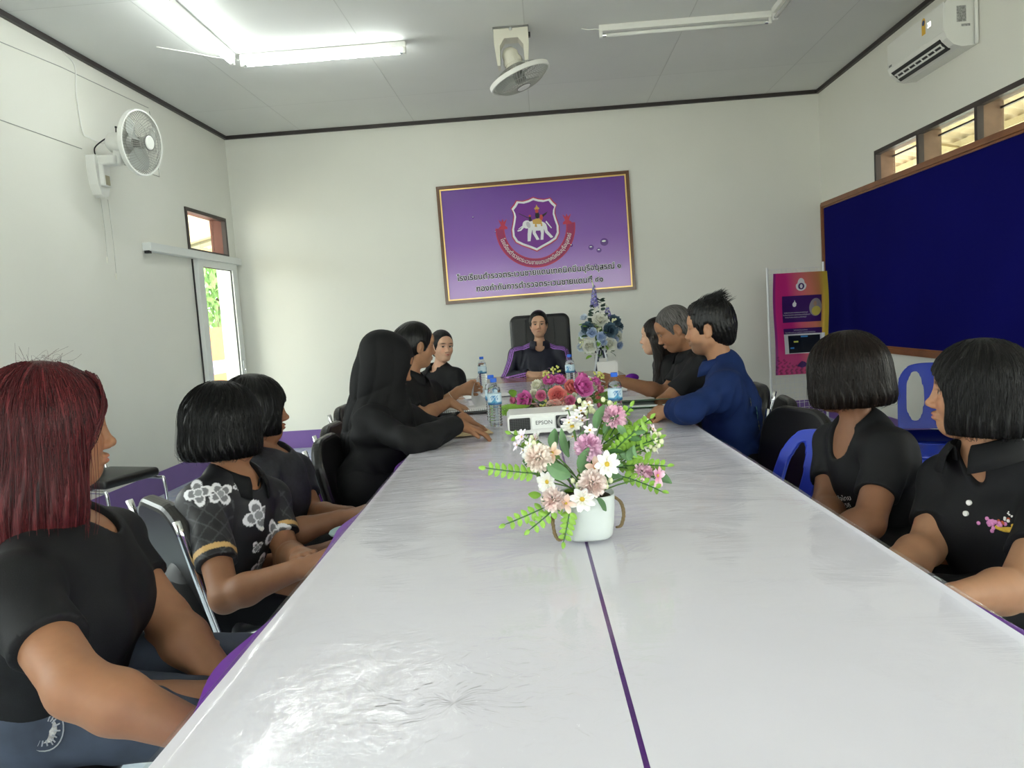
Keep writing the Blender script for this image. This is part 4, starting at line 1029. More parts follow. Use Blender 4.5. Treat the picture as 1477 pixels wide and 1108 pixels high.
slab('document','stack of white papers before the smiling woman at the far left','paper',(-.40,5.05,TZ),.2,.30,.21,.004,m_paper)
slab('document','white paper sheet lying in front of the long haired woman','paper',(.42,5.0,TZ),-.15,.21,.297,.002,m_paper)
slab('document','white paper on the table before the grey haired man','paper',(.46,4.40,TZ),.2,.26,.18,.002,m_paper)
gf=thing('green_folder','green folder with slightly lifted cover in front of the grey haired man','folder',(.50,4.08,TZ),-.12)
m_green=mat('green card',(.05,.26,.10),.4); mesh_obj('back_cover',box(-.15,.15,-.11,.11,0,.002),m_green,gf); mesh_obj('pages',box(-.145,.145,-.105,.105,.002,.010),m_paper,gf)
mesh_obj('front_cover',gridsurf(lambda u,v:(-.15+.3*u,-.11+.22*v,.0115+.03*(1-v)**2),6,6),mat('pale green card',(.36,.50,.36),.4),gf,smooth=True)
# sheet being turned by the woman with the papers
A0,A1,A2=Vector((-0.408,4.413,0.924)),Vector((-0.490,4.395,0.762)),Vector((-0.267,4.403,0.739))
def curl(u,v):
    p=A0*(1-u)**2+A1*2*u*(1-u)+A2*u*u; return (p.x+.03*v*(1-u),p.y-.09+.19*v,max(p.z-.02+.075*v*(1-.6*u),TZ+.004))
cs=mesh_obj('turned_sheet',gridsurf(curl,16,8),mat('translucent paper',(.66,.68,.72),.5),smooth=True)
tag(cs,'curling translucent sheet held up by the woman with the papers','paper')
bx=thing('white_box','open white cardboard box in front of the blue flower bouquet','box',(.475,5.93,TZ))
mesh_obj('walls',join(box(-.075,.075,-.05,-.047,0,.12),box(-.075,.075,.047,.05,0,.12),box(-.075,-.072,-.047,.047,0,.12),box(.072,.075,-.047,.047,0,.12),box(-.072,.072,-.047,.047,0,.003)),mat('white card',(.76,.74,.71),.6),bx)
mesh_obj('lid_flap',xf(box(-.03,.03,-.001,.001,0,.03),T(-.03,.03,.118)@RX(.4)),mat('white card'),bx)
pu=mesh_obj('pouch',sphere(1,14,8,(0,0,.03),(.05,.03,.03)),m_purple,smooth=True); pu.location=(.60,5.40,TZ); tag(pu,'small purple pouch on the table edge beside the long haired woman','pouch')
tis=mesh_obj('mask_cloth',sphere(1,16,10,(0,0,.0),(.05,.06,.012)),mat('pale aqua cloth',(.45,.60,.62),.8,bump=('noise',60,.6,.01)),smooth=True); tis.location=(-0.651,2.306,0.640); tag(tis,'crumpled pale aqua cloth on the lap of the second girl at the table edge','cloth')

# ================================================================== flowers
fr_=random.Random(11)
def align(d,spin=0.,loc=(0,0,0)):
    d=Vector(d).normalized(); q=d.to_track_quat('Z','Y').to_matrix().to_4x4(); return Matrix.Translation(loc)@q@RZ(spin)
def petal(L,W,cup,nu=4,nv=5,tip=.5,curl=0.):
    """petal along +x from origin, cupped up in z"""
    def f(u,v):
        w=W*math.sin(PI*min(v*.82+.10,1))**.8; s=(u-.5)*2
        return (L*v*math.cos(cup*v),s*w*.5,L*v*math.sin(cup*v)+.18*W*s*s-curl*v*v*L)
    return gridsurf(f,nu,nv)
def daisy(r,n=8):
    gs=[xf(petal(r,r*.62,.22,curl=.1),RZ(2*PI*i/n+fr_.uniform(-.08,.08))@RY(fr_.uniform(-.12,.05))@T(r*.12,0,0)) for i in range(n)]
    return join(*gs)
def rose(r,layers=((5,1.,.55),(5,.85,.85),(5,.66,1.12),(4,.45,1.35),(3,.28,1.5))):
    gs=[]
    for j,(n,s,c) in enumerate(layers):
        for i in range(n):
            gs.append(xf(petal(r*s*1.15,r*1.15*s,c,4,5,curl=.12*(j==0)),T(0,0,r*.10*j)@RZ(2*PI*i/n+j*.7+fr_.uniform(-.1,.1))))
    return join(*gs)
def pompom(r,n=84):
    gs=[]
    for i in range(n):
        z=1-1.5*(i+.5)/n; a=i*2.399; q=math.sqrt(max(0,1-z*z)); d=(q*math.cos(a),q*math.sin(a),z)
        gs.append(xf(petal(r*.68,r*.46,.5,3,3,curl=-.1),align(d,fr_.uniform(0,6),tuple(c*r*.45 for c in d))@RY(-1.0)))
    return join(*gs)
def leaf(L,W,fold_=.25,curl=.25):
    def f(u,v):
        s=(u-.5)*2; w=W*.5*math.sin(PI*min(max(v*.93+.05,0),1))**.75
        return (L*v,s*w,abs(s)*w*fold_-curl*L*v*v)
    return gridsurf(f,6,8)
def sprig(L,n,lw,ll,bend=.3,both=True):
    """stem along +x with paired leaves -> (stem, leaves)"""
    P=[(L*t,0,-bend*L*t*t) for t in [i/10 for i in range(11)]]; gs=[]
    for i in range(n):
        t=.12+.86*i/(n-1); p=(L*t,0,-bend*L*t*t); s=1-.25*t
        for sd in ((-1,1) if i<n-1 else (0,)):
            gs.append(xf(leaf(ll*s,lw*s,.3,.15),T(*p)@RZ(sd*1.15)@RX(sd*.25)@RY(-.2)))
    return tube(P,[.0016]*10+[.0008],5),join(*gs)
def colgeo(g,base,tipc,rfun):
    return np.array([np.array(base)*(1-t)+np.array(tipc)*t for t in (min(max(rfun(p),0),1) for p in g[0])])
m_pet_=mat('flower petals',(.8,.8,.8),.6,attr='Col'); m_leafA=mat('grey green leaf',(.14,.27,.12),.5,vary=(25,.2)); m_leafB=mat('bright green leaf',(.24,.44,.06),.45,vary=(30,.25)); m_leafC=mat('deep green leaf',(.045,.13,.03),.45,vary=(30,.25)); m_stem=mat('green stem',(.10,.2,.05),.6)
m_yel=mat('yellow flower centre',(.55,.38,.04),.8); m_bud=mat('cream bud',(.68,.70,.45),.6)
def flower(parent,name,g,loc,d,base,tip,R,centre=None,spin=None):
    M_=align(d,fr_.uniform(0,6) if spin is None else spin,loc)
    cols=colgeo(g,base,tip,lambda p:math.sqrt(p[0]**2+p[1]**2)/R)
    o=mesh_obj(name,xf(g,M_),m_pet_,parent,smooth=True,cols=cols)
    if centre: mesh_obj('flower_centre',xf(sphere(centre,8,6,(0,0,centre*.3),(1,1,.6)),M_),m_yel,o,smooth=True)
    return o
WHT=(.80,.78,.72);PNK=(.72,.32,.50);PAL=(.80,.58,.52);LIL=(.72,.55,.72)
# ---- flower pot near the camera
fp=thing('flower_pot','white pot with rope handles and mixed pink and white flowers nearest the camera','potted flowers',(.075,1.735,TZ))
m_pot=mat('white glazed pot',(.58,.62,.61),.35,vary=(14,.04))
def potgeo():
    V=[];F=[];n=32
    prof=[(.0,.0),(.050,.0),(.056,.006),(.0605,.03),(.064,.07),(.0655,.098),(.0645,.102),(.062,.100),(.058,.088),(.0,.086)]
    for r,z in prof:
        for k in range(n):
            c=2*PI*k/n; sq=(abs(math.cos(c))**3.+abs(math.sin(c))**3.)**(-1/3.); V.append((r*math.cos(c)*sq*.97,r*math.sin(c)*sq*.97,z))
    for i in range(len(prof)-1):
        for k in range(n): F.append((i*n+k,i*n+(k+1)%n,(i+1)*n+(k+1)%n,(i+1)*n+k))
    return V,F
mesh_obj('pot',potgeo(),m_pot,fp,smooth=True)
mesh_obj('soil',lathe([(.0,.086),(.060,.086),(.055,.092),(.03,.095),(0,.097)],20,cap=False),mat('dark moss soil',(.06,.04,.02),.95,bump=('noise',120,1.,.01)),fp,smooth=True)
m_rope=mat('jute rope',(.30,.21,.11),.9,bump=('wave',120,.8,.004))
for s,yy in ((-1,-.03),(1,.01)):
    hp=smoothpath([(s*.060,yy,.092),(s*.072,yy-.01,.088),(s*.080,yy-.016,.06),(s*.078,yy-.022,.025),(s*.066 if s>0 else s*.068,yy-.03,.010),(s*.058,yy-.034,.022),(s*.052,yy-.038,.05),(s*.050,yy-.04,.075)] if s<0 else [(s*.063,yy,.085),(s*.078,yy-.006,.072),(s*.083,yy-.008,.045),(s*.076,yy-.01,.02),(s*.066,yy-.012,.016)],6)
    r1=[];n_=len(hp)
    mesh_obj('rope_handle',join(*[tube([(p[0]+.0022*math.cos(i*1.1+q*2.1),p[1]+.0022*math.sin(i*1.1+q*2.1),p[2]) for i,p in enumerate(hp)],.0026,5) for q in range(3)]),m_rope,fp,smooth=True)
K=1.735/1106.6
def fpos(px,py,dy=0.): return ((px-850)*K*(1+dy/1.735),dy,(778-py)*K*(1+dy/1.735)+.0)
def out(p,c=(0,0,.14),front=.5): d=Vector(p)-Vector(c); d.y-=front*d.length+.02; return d
stems=[]
def stemto(p): stems.append(smoothpath([(fr_.uniform(-.02,.02),fr_.uniform(-.02,.02),.09),(p[0]*.45,p[1]*.5,.09+(p[2]-.09)*.6),p],4))
for px_,py_,dy,r in ((880,660,-.07,.024),(841,705,-.09,.024),(793,705-20,-.05,.021),(870-24,712,-.06,.018),(773,648,-.03,.022),(836,620,.02,.022),(783,640,.05,.017),(937,652,.02,.017),(832,600,.06,.012)):
    p=fpos(px_,py_,dy); stemto(p); flower(fp,'daisy_flower',daisy(r*1.15),p,out(p),(.78,.74,.60),(.82,.81,.80),r,r*.26)
for px_,py_,dy,r,b,t in ((857,685,-.08,.026,PAL,(.84,.72,.68)),(856,642,-.03,.026,(.66,.30,.50),(.78,.50,.66)),(783,649,-.05,.026,(.80,.60,.52),(.84,.74,.66)),(800,706,-.08,.023,(.78,.52,.48),(.84,.72,.68)),(897,612,.03,.024,(.68,.30,.46),(.80,.50,.62)),(933,688,.0,.019,(.66,.28,.42),(.8,.55,.66))):
    p=fpos(px_,py_,dy); stemto(p); flower(fp,'carnation_flower',pompom(r*1.08),p,out(p),b,t,r)
for px_,py_,dy,r,b,t in ((864,666,-.06,.020,(.72,.34,.22),(.84,.66,.56)),(803,643,-.05,.020,(.74,.44,.24),(.84,.68,.58)),(817,710,-.09,.019,(.72,.42,.30),(.84,.66,.58)),(954,693,-.01,.024,(.62,.14,.30),(.80,.55,.66)),(947,690,.02,.016,(.7,.3,.42),(.8,.6,.7)),(762,630,.02,.017,LIL,(.82,.74,.80)),(833,640-26,.04,.017,LIL,(.80,.72,.80)),(905,606,.05,.018,(.68,.4,.52),(.80,.6,.7)),(755,645,.04,.014,LIL,(.8,.72,.78)),(925,660,.03,.014,(.7,.42,.38),(.8,.6,.56))):
    p=fpos(px_,py_,dy); stemto(p); flower(fp,'small_blossom',daisy(r*1.15,5),p,out(p),b,t,r,r*.18)
for px_,py_,dy,L,W,ang,tilt in ((808,648,.0,.05,.030,1.65,.3),(870,625,.02,.060,.028,1.35,.2),(881,632,.02,.055,.026,1.0,.2),(845,675,-.05,.060,.036,1.45,.4),(827,676,-.06,.060,.038,2.75,.3),(812,665,-.02,.055,.03,3.4,.4),(905,665,.0,.032,.028,2.3,.2),(915,668,-.01,.036,.024,1.35,.2),(812,722,-.07,.052,.036,2.7,.5),(856,712,-.06,.04,.03,-.6,.5),(828,660,.0,.07,.022,1.9,.3),(940,695,.03,.06,.035,-.3,.4),(850,690,-.03,.05,.03,.5,.3),(790,668,-.02,.05,.03,2.9,.3),(845,655,.03,.06,.03,1.2,.1),(870,690,-.02,.05,.03,.2,.3)):
    p=fpos(px_,py_,dy); a=ang
    M_=Matrix.Translation(p)@RY(-a)@RX(-1.15+tilt*.5)
    mesh_obj('leaf',xf(leaf(L,W),M_),m_leafA,fp,smooth=True)
for px_,py_,dy,L,ang,n in ((780,672,-.05,.118,3.02,8),(800,715,-.06,.118,3.55,7),(822,722,-.08,.072,-1.75,6),(812,712,-.07,.095,3.85,6),(900,660,.0,.10,.42,8),(905,650,.03,.09,.75,7),(890,640,.04,.085,1.0,7),(900,690,-.01,.10,-.32,7),(905,678,.0,.10,.05,8),(890,672,.05,.11,.25,7),(880,655,.06,.09,.6,7)):
    p=fpos(px_,py_,dy); s_,l_=sprig(L,n,.014,.022,.18)
    M_=Matrix.Translation(p)@RY(-ang)@RX(-1.1)
    o=mesh_obj('leaf_sprig',xf(l_,M_),m_leafB,fp,smooth=True); mesh_obj('sprig_stem',xf(s_,M_),m_leafC,o)
for px_,py_,dy in ((766,672,-.04),(778,640,.02),(880,690,-.07),(960,640,.0),(955,652,.02),(861,600,.05),(848,596,.06),(890,600,.07),(775,640,-.02),(838,690,-.07)):
    gs=[];p=fpos(px_,py_,dy)
    for k in range(6): q=(p[0]+fr_.uniform(-.014,.014),p[1]+fr_.uniform(-.012,.012),p[2]+fr_.uniform(-.012,.014)); gs.append(sphere(.0058,7,5,q,(1,1,1.2)))
    stemto(p); mesh_obj('bud_cluster',join(*gs),m_bud,fp,smooth=True)
rx=random.Random(21)
for px_,py_ in ((770,634),(768,640),(842,607),(852,612),(847,596),(858,622),(862,590),(765,655),(780,636),(832,612),(948,640),(935,640),(958,665),(940,622),(785,700),(800,690),(810,655),(835,640),(955,634)):
    dy=rx.uniform(-.03,.07); p=fpos(px_+rx.uniform(-3,3),py_+rx.uniform(-3,3),dy); r=rx.uniform(.011,.016)
    flower(fp,'small_blossom',daisy(r,rx.choice((4,5))),p,out(p),*rx.choice((((.78,.72,.74),(.82,.78,.82)),((.80,.78,.66),(.82,.81,.76)),((.74,.52,.60),(.82,.70,.76)))),r,r*.2)
for k in range(46):
    px_=rx.choice((rx.uniform(885,950),rx.uniform(875,945),rx.uniform(770,880))); py_=rx.uniform(622,700) if px_>875 else rx.uniform(648,720)
    p=fpos(px_,py_,rx.uniform(-.03,.08)); M_=Matrix.Translation(p)@RY(-rx.uniform(-.6,3.6))@RX(-1.1+rx.uniform(-.6,.6))
    mesh_obj('leaf',xf(leaf(rx.uniform(.026,.042),rx.uniform(.012,.02),.3,.2),M_),(m_leafB,m_leafB,m_leafA,m_leafC)[k%4],fp,smooth=True)
for px_,py_,dy,L,ang,n in ((895,668,.02,.10,.55,8),(898,655,.06,.10,.35,8),(885,660,-.02,.085,.85,7),(895,684,.03,.095,-.12,8),(880,648,.07,.08,1.25,6),(790,655,.06,.08,2.7,6)):
    p=fpos(px_,py_,dy); s_,l_=sprig(L,n,.013,.021,.18); M_=Matrix.Translation(p)@RY(-ang)@RX(-1.0)
    o=mesh_obj('leaf_sprig',xf(l_,M_),m_leafB,fp,smooth=True); mesh_obj('sprig_stem',xf(s_,M_),m_leafC,o)
for sgm in stems: mesh_obj('flower_stem',tube(sgm,.0017,5),m_stem,fp)

# ---- pink centrepiece beyond the projector
pk=thing('flower_centrepiece','low oval arrangement of pink and coral roses behind the projector','flower arrangement',(.03,3.80,TZ))
mesh_obj('basket',rbox(-.16,.16,-.07,.07,0,.06,.02),mat('woven basket',(.22,.14,.07),.8,bump=('wave',60,.6,.004)),pk)
K2=3.80/1106.6
def gpos(px,py,dy=0.): return ((px-797)*K2*(1+dy/3.8),dy,(603-py)*K2*(1+dy/3.8))
MAG=((.58,.06,.32),(.84,.24,.58));COR=((.70,.13,.14),(.92,.36,.32));PEA=((.80,.46,.40),(.88,.66,.58));DPK=((.60,.08,.24),(.84,.32,.48))
for px_,py_,dy,r,(b,t) in ((759,574,-.05,.040,MAG),(802,569,-.09,.040,COR),(836,561,-.06,.048,MAG),(821,562,-.03,.034,COR),(793,553,.02,.030,MAG),(806,554,.03,.030,MAG),(797,584,-.11,.036,PEA),(812,581,-.10,.032,PEA),(780,568,-.08,.024,DPK),(819,576,-.11,.024,DPK),(741,574,-.02,.020,DPK),(857,557,.0,.024,MAG),(862,567,-.02,.022,DPK),(853,566-8,.03,.022,MAG),(860,587,-.04,.018,DPK),(858,575,-.03,.018,COR),(838,553,.05,.03,MAG),(770,585,-.06,.022,PEA),(845,580,-.08,.02,PEA)):
    p=gpos(px_,py_,dy); d=Vector(p)-Vector((0,.0,.05)); d.y-=.12; flower(pk,'rose',rose(r*1.22),p,d,b,t,r*1.2)
for px_,py_,dy,r in ((775,557,0,.028),(770,566,-.04,.022),(852,562,-.02,.024),(748,580,-.03,.016),(783,556,.04,.022),(826,570,-.09,.014)):
    p=gpos(px_,py_,dy); d=Vector(p)-Vector((0,.0,.05)); d.y-=.12; flower(pk,'white_rose',rose(r*1.15),p,d,(.70,.68,.45),(.82,.81,.72),r)
for i in range(34):
    a=2*PI*i/34; x=.23*math.cos(a); y=.10*math.sin(a); z=.03+.05*fr_.random()
    M_=T(x*.55,y*.5,z)@RZ(a)@RY(-fr_.uniform(.1,.7))
    mesh_obj('leaf',xf(leaf(.10,.05),M_),m_leafC if i%3 else m_leafB,pk,smooth=True)
for i in range(16):
    x=fr_.uniform(-.2,.2); M_=T(x,fr_.uniform(-.09,.06),fr_.uniform(.07,.13))@RZ(fr_.uniform(0,6.3))@RY(-fr_.uniform(.2,1.2))
    mesh_obj('leaf',xf(leaf(.07,.04),M_),m_leafA if i%2 else m_leafB,pk,smooth=True)
# big monstera-like side leaves
def fern(L,n=9):
    gs=[tube([(0,0,0),(L*.5,0,.01),(L,0,-.01)],.002,5)]
    for i in range(n):
        t=.1+.85*i/n; w=L*.42*math.sin(PI*(.18+.75*t))
        for s in (-1,1): gs.append(xf(leaf(w,L*.11,.2,.1),T(L*t,0,.01-.02*t*t)@RZ(s*1.0)))
    return join(*gs)
for x,y,a,L,t in ((.17,-.02,-.1,.16,-.35),(.15,.0,.5,.15,-.5),(-.14,-.06,3.35,.14,.0),(-.10,-.08,3.75,.15,.05),(.18,-.05,-.5,.12,-.1)):
    mesh_obj('fern_leaf',xf(fern(L),T(x,y,.06)@RZ(a)@RY(t)@RX(-.5)),m_leafB,pk)
for px_,py_,dy in ((795,538,.02),(803,534,.03),(790,541,.0),(848,552,.0),(868,548,.0),(862,545,.02),(783,578,-.1),(842,590-4,-.1)):
    p=gpos(px_,py_,dy); gs=[sphere(.006,7,5,(p[0]+fr_.uniform(-.02,.02),p[1]+fr_.uniform(-.015,.015),p[2]+fr_.uniform(-.015,.015))) for k in range(7)]
    o=mesh_obj('bud_cluster',join(*gs),mat('lime bud',(.55,.55,.15),.6),pk,smooth=True); mesh_obj('bud_stem',tube([(p[0],p[1],p[2]),(p[0]*.8,p[1],.08)],.0016,5),m_stem,o)

# ---- blue bouquet in a vase on the wooden table
bb=thing('blue_bouquet','tall bouquet of white and blue roses with a purple flower spike in a ribboned vase','bouquet',(.445,6.16,.751))
K3=6.16/1106.6
def bpos(px,py,dy=0.): return ((px-871)*K3,dy,(546-py)*K3)
mesh_obj('vase',lathe([(.0,0),(.05,0),(.052,.01),(.045,.10),(.055,.165),(.050,.165),(.04,.10),(.04,.02),(0,.02)],24,cap=False),mat('grey glazed vase',(.55,.56,.55),.25),bb,smooth=True)
m_rib=mat('navy ribbon',(.015,.02,.05),.4); m_ribw=mat('white ribbon',(.75,.78,.82),.4)
for s in (-1,1):
    for mm,o_,nm in ((m_rib,0,'navy_ribbon'),(m_ribw,.016,'white_ribbon')):
        mesh_obj(nm,gridsurf(lambda u,v:(s*(.010+.035*v)+(u-.5)*.016+s*o_*.8,-.055-.012*math.sin(v*3),.21-.17*v),2,8),mm,bb,smooth=True)
        mesh_obj(nm,gridsurf(lambda u,v:(s*.05*math.sin(PI*v)*(1+.3*o_*20),-.065-.02*math.sin(2*PI*v)*.5,.215+(u-.5)*.02+s*.0+.025*math.sin(2*PI*v)+o_*.6),2,12),mm,bb,smooth=True)
WB=((.66,.66,.54),(.80,.80,.74));LB=((.28,.38,.62),(.52,.62,.78));TB=((.025,.055,.085),(.11,.18,.24));PB=((.50,.58,.70),(.68,.74,.80))
for px_,py_,dy,r,(b,t) in ((872,469,-.06,.052,WB),(856,502,-.09,.046,WB),(883,501,-.09,.044,WB),(893,492,-.03,.04,WB),(884,483,-.08,.050,TB),(892,471,-.02,.042,TB),(855,478,-.05,.042,TB),(860,484,-.08,.034,LB),(872,490,-.10,.032,LB),(849,486,-.03,.032,PB),(890,496,-.07,.028,LB),(845,503,-.02,.030,PB),(897,504,-.02,.026,LB),(866,500,-.11,.024,PB),(868,474,.03,.04,WB),(846,494,.02,.026,WB),(851,463,.0,.026,PB),(897,484,.02,.03,PB),(875,498,-.11,.022,LB),(899,478,.03,.03,TB)):
    p=bpos(px_,py_,dy); d=Vector(p)-Vector((0,.05,.28)); d.y-=.14; flower(bb,'rose',rose(r*1.3,((5,1.,.55),(5,.78,.95),(4,.5,1.3))),p,d,b,t,r*1.3)
mesh_obj('stem',join(*[tube([(fr_.uniform(-.02,.02),0,.06),(fr_.uniform(-.04,.04),fr_.uniform(-.03,.03),.30),(fr_.uniform(-.02,.02),0,.5)],.004,5) for k in range(6)]),m_stem,bb)
def spike(h,r,n):
    gs=[]
    for i in range(n):
        t=i/n; a=i*2.4; rr=r*(1-.75*t); gs.append(xf(daisy(.018*(1-.5*t),5),align((math.cos(a),math.sin(a),.35),a,(rr*.5*math.cos(a),rr*.5*math.sin(a),h*t))))
    return join(*gs)
for px_,py_,h,n in ((866,447,.165,40),(884,464,.085,18)):
    p=bpos(px_,py_,-.01); g=spike(h,.055,n); o=mesh_obj('delphinium_spike',xf(g,T(*p)@RY(.03)),m_pet_,bb,smooth=True,cols=np.tile(np.array([.22,.20,.50]),(len(g[0]),1))*np.repeat(rng.uniform(.7,1.3,(len(g[0])//30+1,1)),30,0)[:len(g[0])])
    mesh_obj('spike_tip',tube([(p[0],p[1],p[2]-.2*h),(p[0],p[1],p[2]+h),(p[0]-.01,p[1],p[2]+h*1.28)],[.004,.006,.002],6),m_bud,o)
m_euc=mat('dusky eucalyptus leaf',(.055,.10,.075),.6,vary=(30,.25))
for i in range(34):
    t=fr_.random(); z=.40+.20*t; a=fr_.uniform(0,6.3); rr=.03+.07*(1-t)
    mesh_obj('eucalyptus_leaf',xf(leaf(.045,.036,.1,.1),T(rr*.6*math.cos(a),rr*.6*math.sin(a)-.02,z)@RZ(a)@RY(-fr_.uniform(-.1,.9))@RX(-.5)),m_euc,bb,smooth=True)
for i in range(34):
    a=fr_.uniform(0,6.3); z=fr_.uniform(.16,.42); rr=.10+.03*math.sin((z-.16)*10)
    mesh_obj('leaf',xf(leaf(.06,.034,.2,.3),T(rr*.9*math.cos(a),rr*.8*math.sin(a),z)@RZ(a)@RY(-fr_.uniform(-.6,.5))@RX(-.4)),m_leafC if i%2 else m_leafB,bb,smooth=True)
for px_,py_ in ((850,495),(867,480),(846,500),(880,515-8),(893,468)):
    p=bpos(px_,py_,-.08); mesh_obj('bud_cluster',join(*[sphere(.009,7,5,(p[0]+fr_.uniform(-.03,.03),p[1],p[2]+fr_.uniform(-.02,.02))) for k in range(6)]),m_bud,bb,smooth=True)

# ================================================================== people
UP=A(0,0,1.)
def rotv(v,ax,a):
    ax=nz(ax); v=np.asarray(v,float); return v*math.cos(a)+np.cross(ax,v)*math.sin(a)+ax*(ax@v)*(1-math.cos(a))
def head_axes(yaw,pitch,roll):
    """yaw from +x counter-clockwise, pitch up positive, roll = tilt toward the person's left"""
    f=A(math.cos(yaw),math.sin(yaw),0); l=np.cross(UP,f); f2=f*math.cos(pitch)+UP*math.sin(pitch); u=np.cross(f2,l)
    l2=l*math.cos(roll)-u*math.sin(roll); u2=np.cross(f2,l2)
    return f2,l2,u2
class Head:
    def __init__(s,pos,yaw,pitch=0.,roll=0.,sc=1.,male=False,child=False):
        s.pos=np.array(pos,float); s.f,s.l,s.u=head_axes(math.radians(yaw),math.radians(pitch),math.radians(roll)); s.sc=sc; s.male=male; s.child=child
    def w(s,f,l,u): return s.pos+s.sc*(s.f*f+s.l*l+s.u*u)
    def loc(s,P): d=(np.asarray(P)-s.pos)/s.sc; return d@s.f,d@s.l,d@s.u
    def E(s,c,r,k=.02,mode='u',tilt=0.):
        ax=(s.f,s.l,s.u)
        if tilt: ax=(s.f*math.cos(tilt)+s.u*math.sin(tilt),s.l,s.u*math.cos(tilt)-s.f*math.sin(tilt))
        return S('e',s.w(*c),ax,np.array(r)*s.sc,k=k*s.sc,mode=mode)
    def C(s,a,b,ra,rb,k=.02,mode='u'): return S('c',s.w(*a),s.w(*b),ra*s.sc,rb*s.sc,k=k*s.sc,mode=mode)
def head_solids(h,smile=0.):
    m=h.male; jw=.052 if m else .046
    o=[h.E((-.018,0,.033),(.094,.0765,.085),k=.02),
       h.E((.026,0,-.028),(.060,.063 if m else .0595,.080),k=.04),
       h.E((.052,0,-.084),(.030,.028 if m else .022,.022),k=.03)]
    for q in (-1,1):
        o+=[h.C((-.004,q*(.056 if m else .053),-.052),(.050,q*.020,-.092),.017,.016,k=.03),
            h.E((.048,q*.036,-.030),(.028,.024,.026),k=.03),
            h.E((.060,q*.028,.024),(.022 if m else .017,.034,.013),k=.02)]
    o+=[h.E((.068,0,.048),(.020,.05,.03),k=.03)]
    for q in (-1,1): o+=[h.E((.099,q*.031,.001),(.024,.019,.014),k=.014,mode='s')]
    for q in (-1,1): o+=[h.E((.0705,q*.0305,.001),(.0155,.0165,.0135),k=.006)]
    o+=[h.C((.082,0,.014),(.098,0,-.028),.0068,.0095,k=.014),h.E((.102,0,-.031),(.0095,.0108,.0092),k=.009)]
    for q in (-1,1): o+=[h.E((.091,q*.0128,-.036),(.012,.0068,.0075),k=.006)]
    w=.021+.004*smile; cu=.004*smile
    for i in range(5):
        t=(i-2)/2; x=t*w; z=cu*t*t; fb=.0895-.012*t*t
        o+=[h.E((fb,x,-.0575+z-.001*t*t),(.0085*(1-.35*t*t),.009,.0052*(1-.4*t*t)),k=.007),
            h.E((fb-.001,x*.9,-.0675+z),(.0085*(1-.3*t*t),.009,.0058*(1-.35*t*t)),k=.007)]
    o+=[h.E((.100,0,-.0625+cu*.3),(.010,w*.95,.0011),k=.003,mode='s')]
    for q in (-1,1):
        o+=[h.E((-.012,q*.076,-.006),(.018,.0085,.031),k=.008,tilt=-.2),h.E((-.008,q*.084,-.004),(.010,.006,.018),k=.006,mode='s',tilt=-.2),h.E((-.006,q*.075,-.032),(.009,.007,.010),k=.006)]
    # eye slits
    for q in (-1,1): o+=[h.E((.089,q*.0305,.0012),(.014,.0150,.0053),k=.002,mode='s')]
    return o
def hand_solids(W,d,n,side,curl=.3,spread=.12,sc=1.,thumb=.5,fingers=None):
    """W wrist, d toward knuckles, n palm normal; side +1: thumb on the side  n x d"""
    d=nz(d); n=nz(n-d*(np.asarray(n)@d)); t=np.cross(n,d)*side; W=np.asarray(W,float)
    P=lambda a,b,c=0.:W+sc*(d*a+t*b+n*c)
    o=[S('c',P(-.015,0),P(.02,0),.024*sc,.022*sc,k=.015)]
    roots=[(.086,.030),(.090,.010),(.086,-.011),(.078,-.030)]
    for (a,b) in roots: o.append(S('c',P(.018,b*.55),P(a,b),.0135*sc,.0105*sc,k=.012))
    o.append(S('c',P(.012,.018,.004),P(.045,.026,.008),.017*sc,.012*sc,k=.014))
    L=[.068,.078,.072,.055]
    for i,((a,b),ln) in enumerate(zip(roots,L)):
        c=curl if np.isscalar(curl) else curl[i]
        ang=0.; p=P(a,b); dd=d*math.cos(spread*(1.5-i)*.5)+t*math.sin(spread*(1.5-i)*.5)
        r=.0088*sc
        for j,fr_l in enumerate((.45,.30,.25)):
            ang+=c*(1.0 if j==0 else 1.1 if j==1 else .8); q=p+sc*ln*fr_l*(dd*math.cos(ang)+n*math.sin(ang))
            o.append(S('c',p,q,r,r*.9,k=.0035)); p=q; r*=.9
    p=P(.030,.026,.006); dirs=[nz(d*.75+t*.65*(1-thumb*.5)+n*.35*thumb),nz(d*.95+t*.15+n*(.25+.3*thumb))]
    q=p+dirs[0]*.036*sc; o.append(S('c',p,q,.0125*sc,.0098*sc,k=.008)); o.append(S('c',q,q+dirs[1]*.030*sc,.0098*sc,.0082*sc,k=.003))
    return o
SKIN=dict(fair=(.56,.335,.225),light=(.45,.25,.155),mid=(.365,.185,.102),tan=(.275,.128,.066),dark=(.215,.097,.05))
m_skin=mat('skin',(.5,.3,.2),.55,attr='Col',vary=(45,.05),subs=.12,spec=.4)
m_eyeb=mat('eyeball',(.8,.8,.8),.12,attr='Col')
m_black_cloth=mat('black cotton',(.0085,.0085,.0095),.7,spec=.22,bump=('noise',420,.35,.001))
m_pique=mat('charcoal pique cotton',(.012,.012,.0135),.75,spec=.2,bump=('weave',700,.35,.001))
m_hairx={}
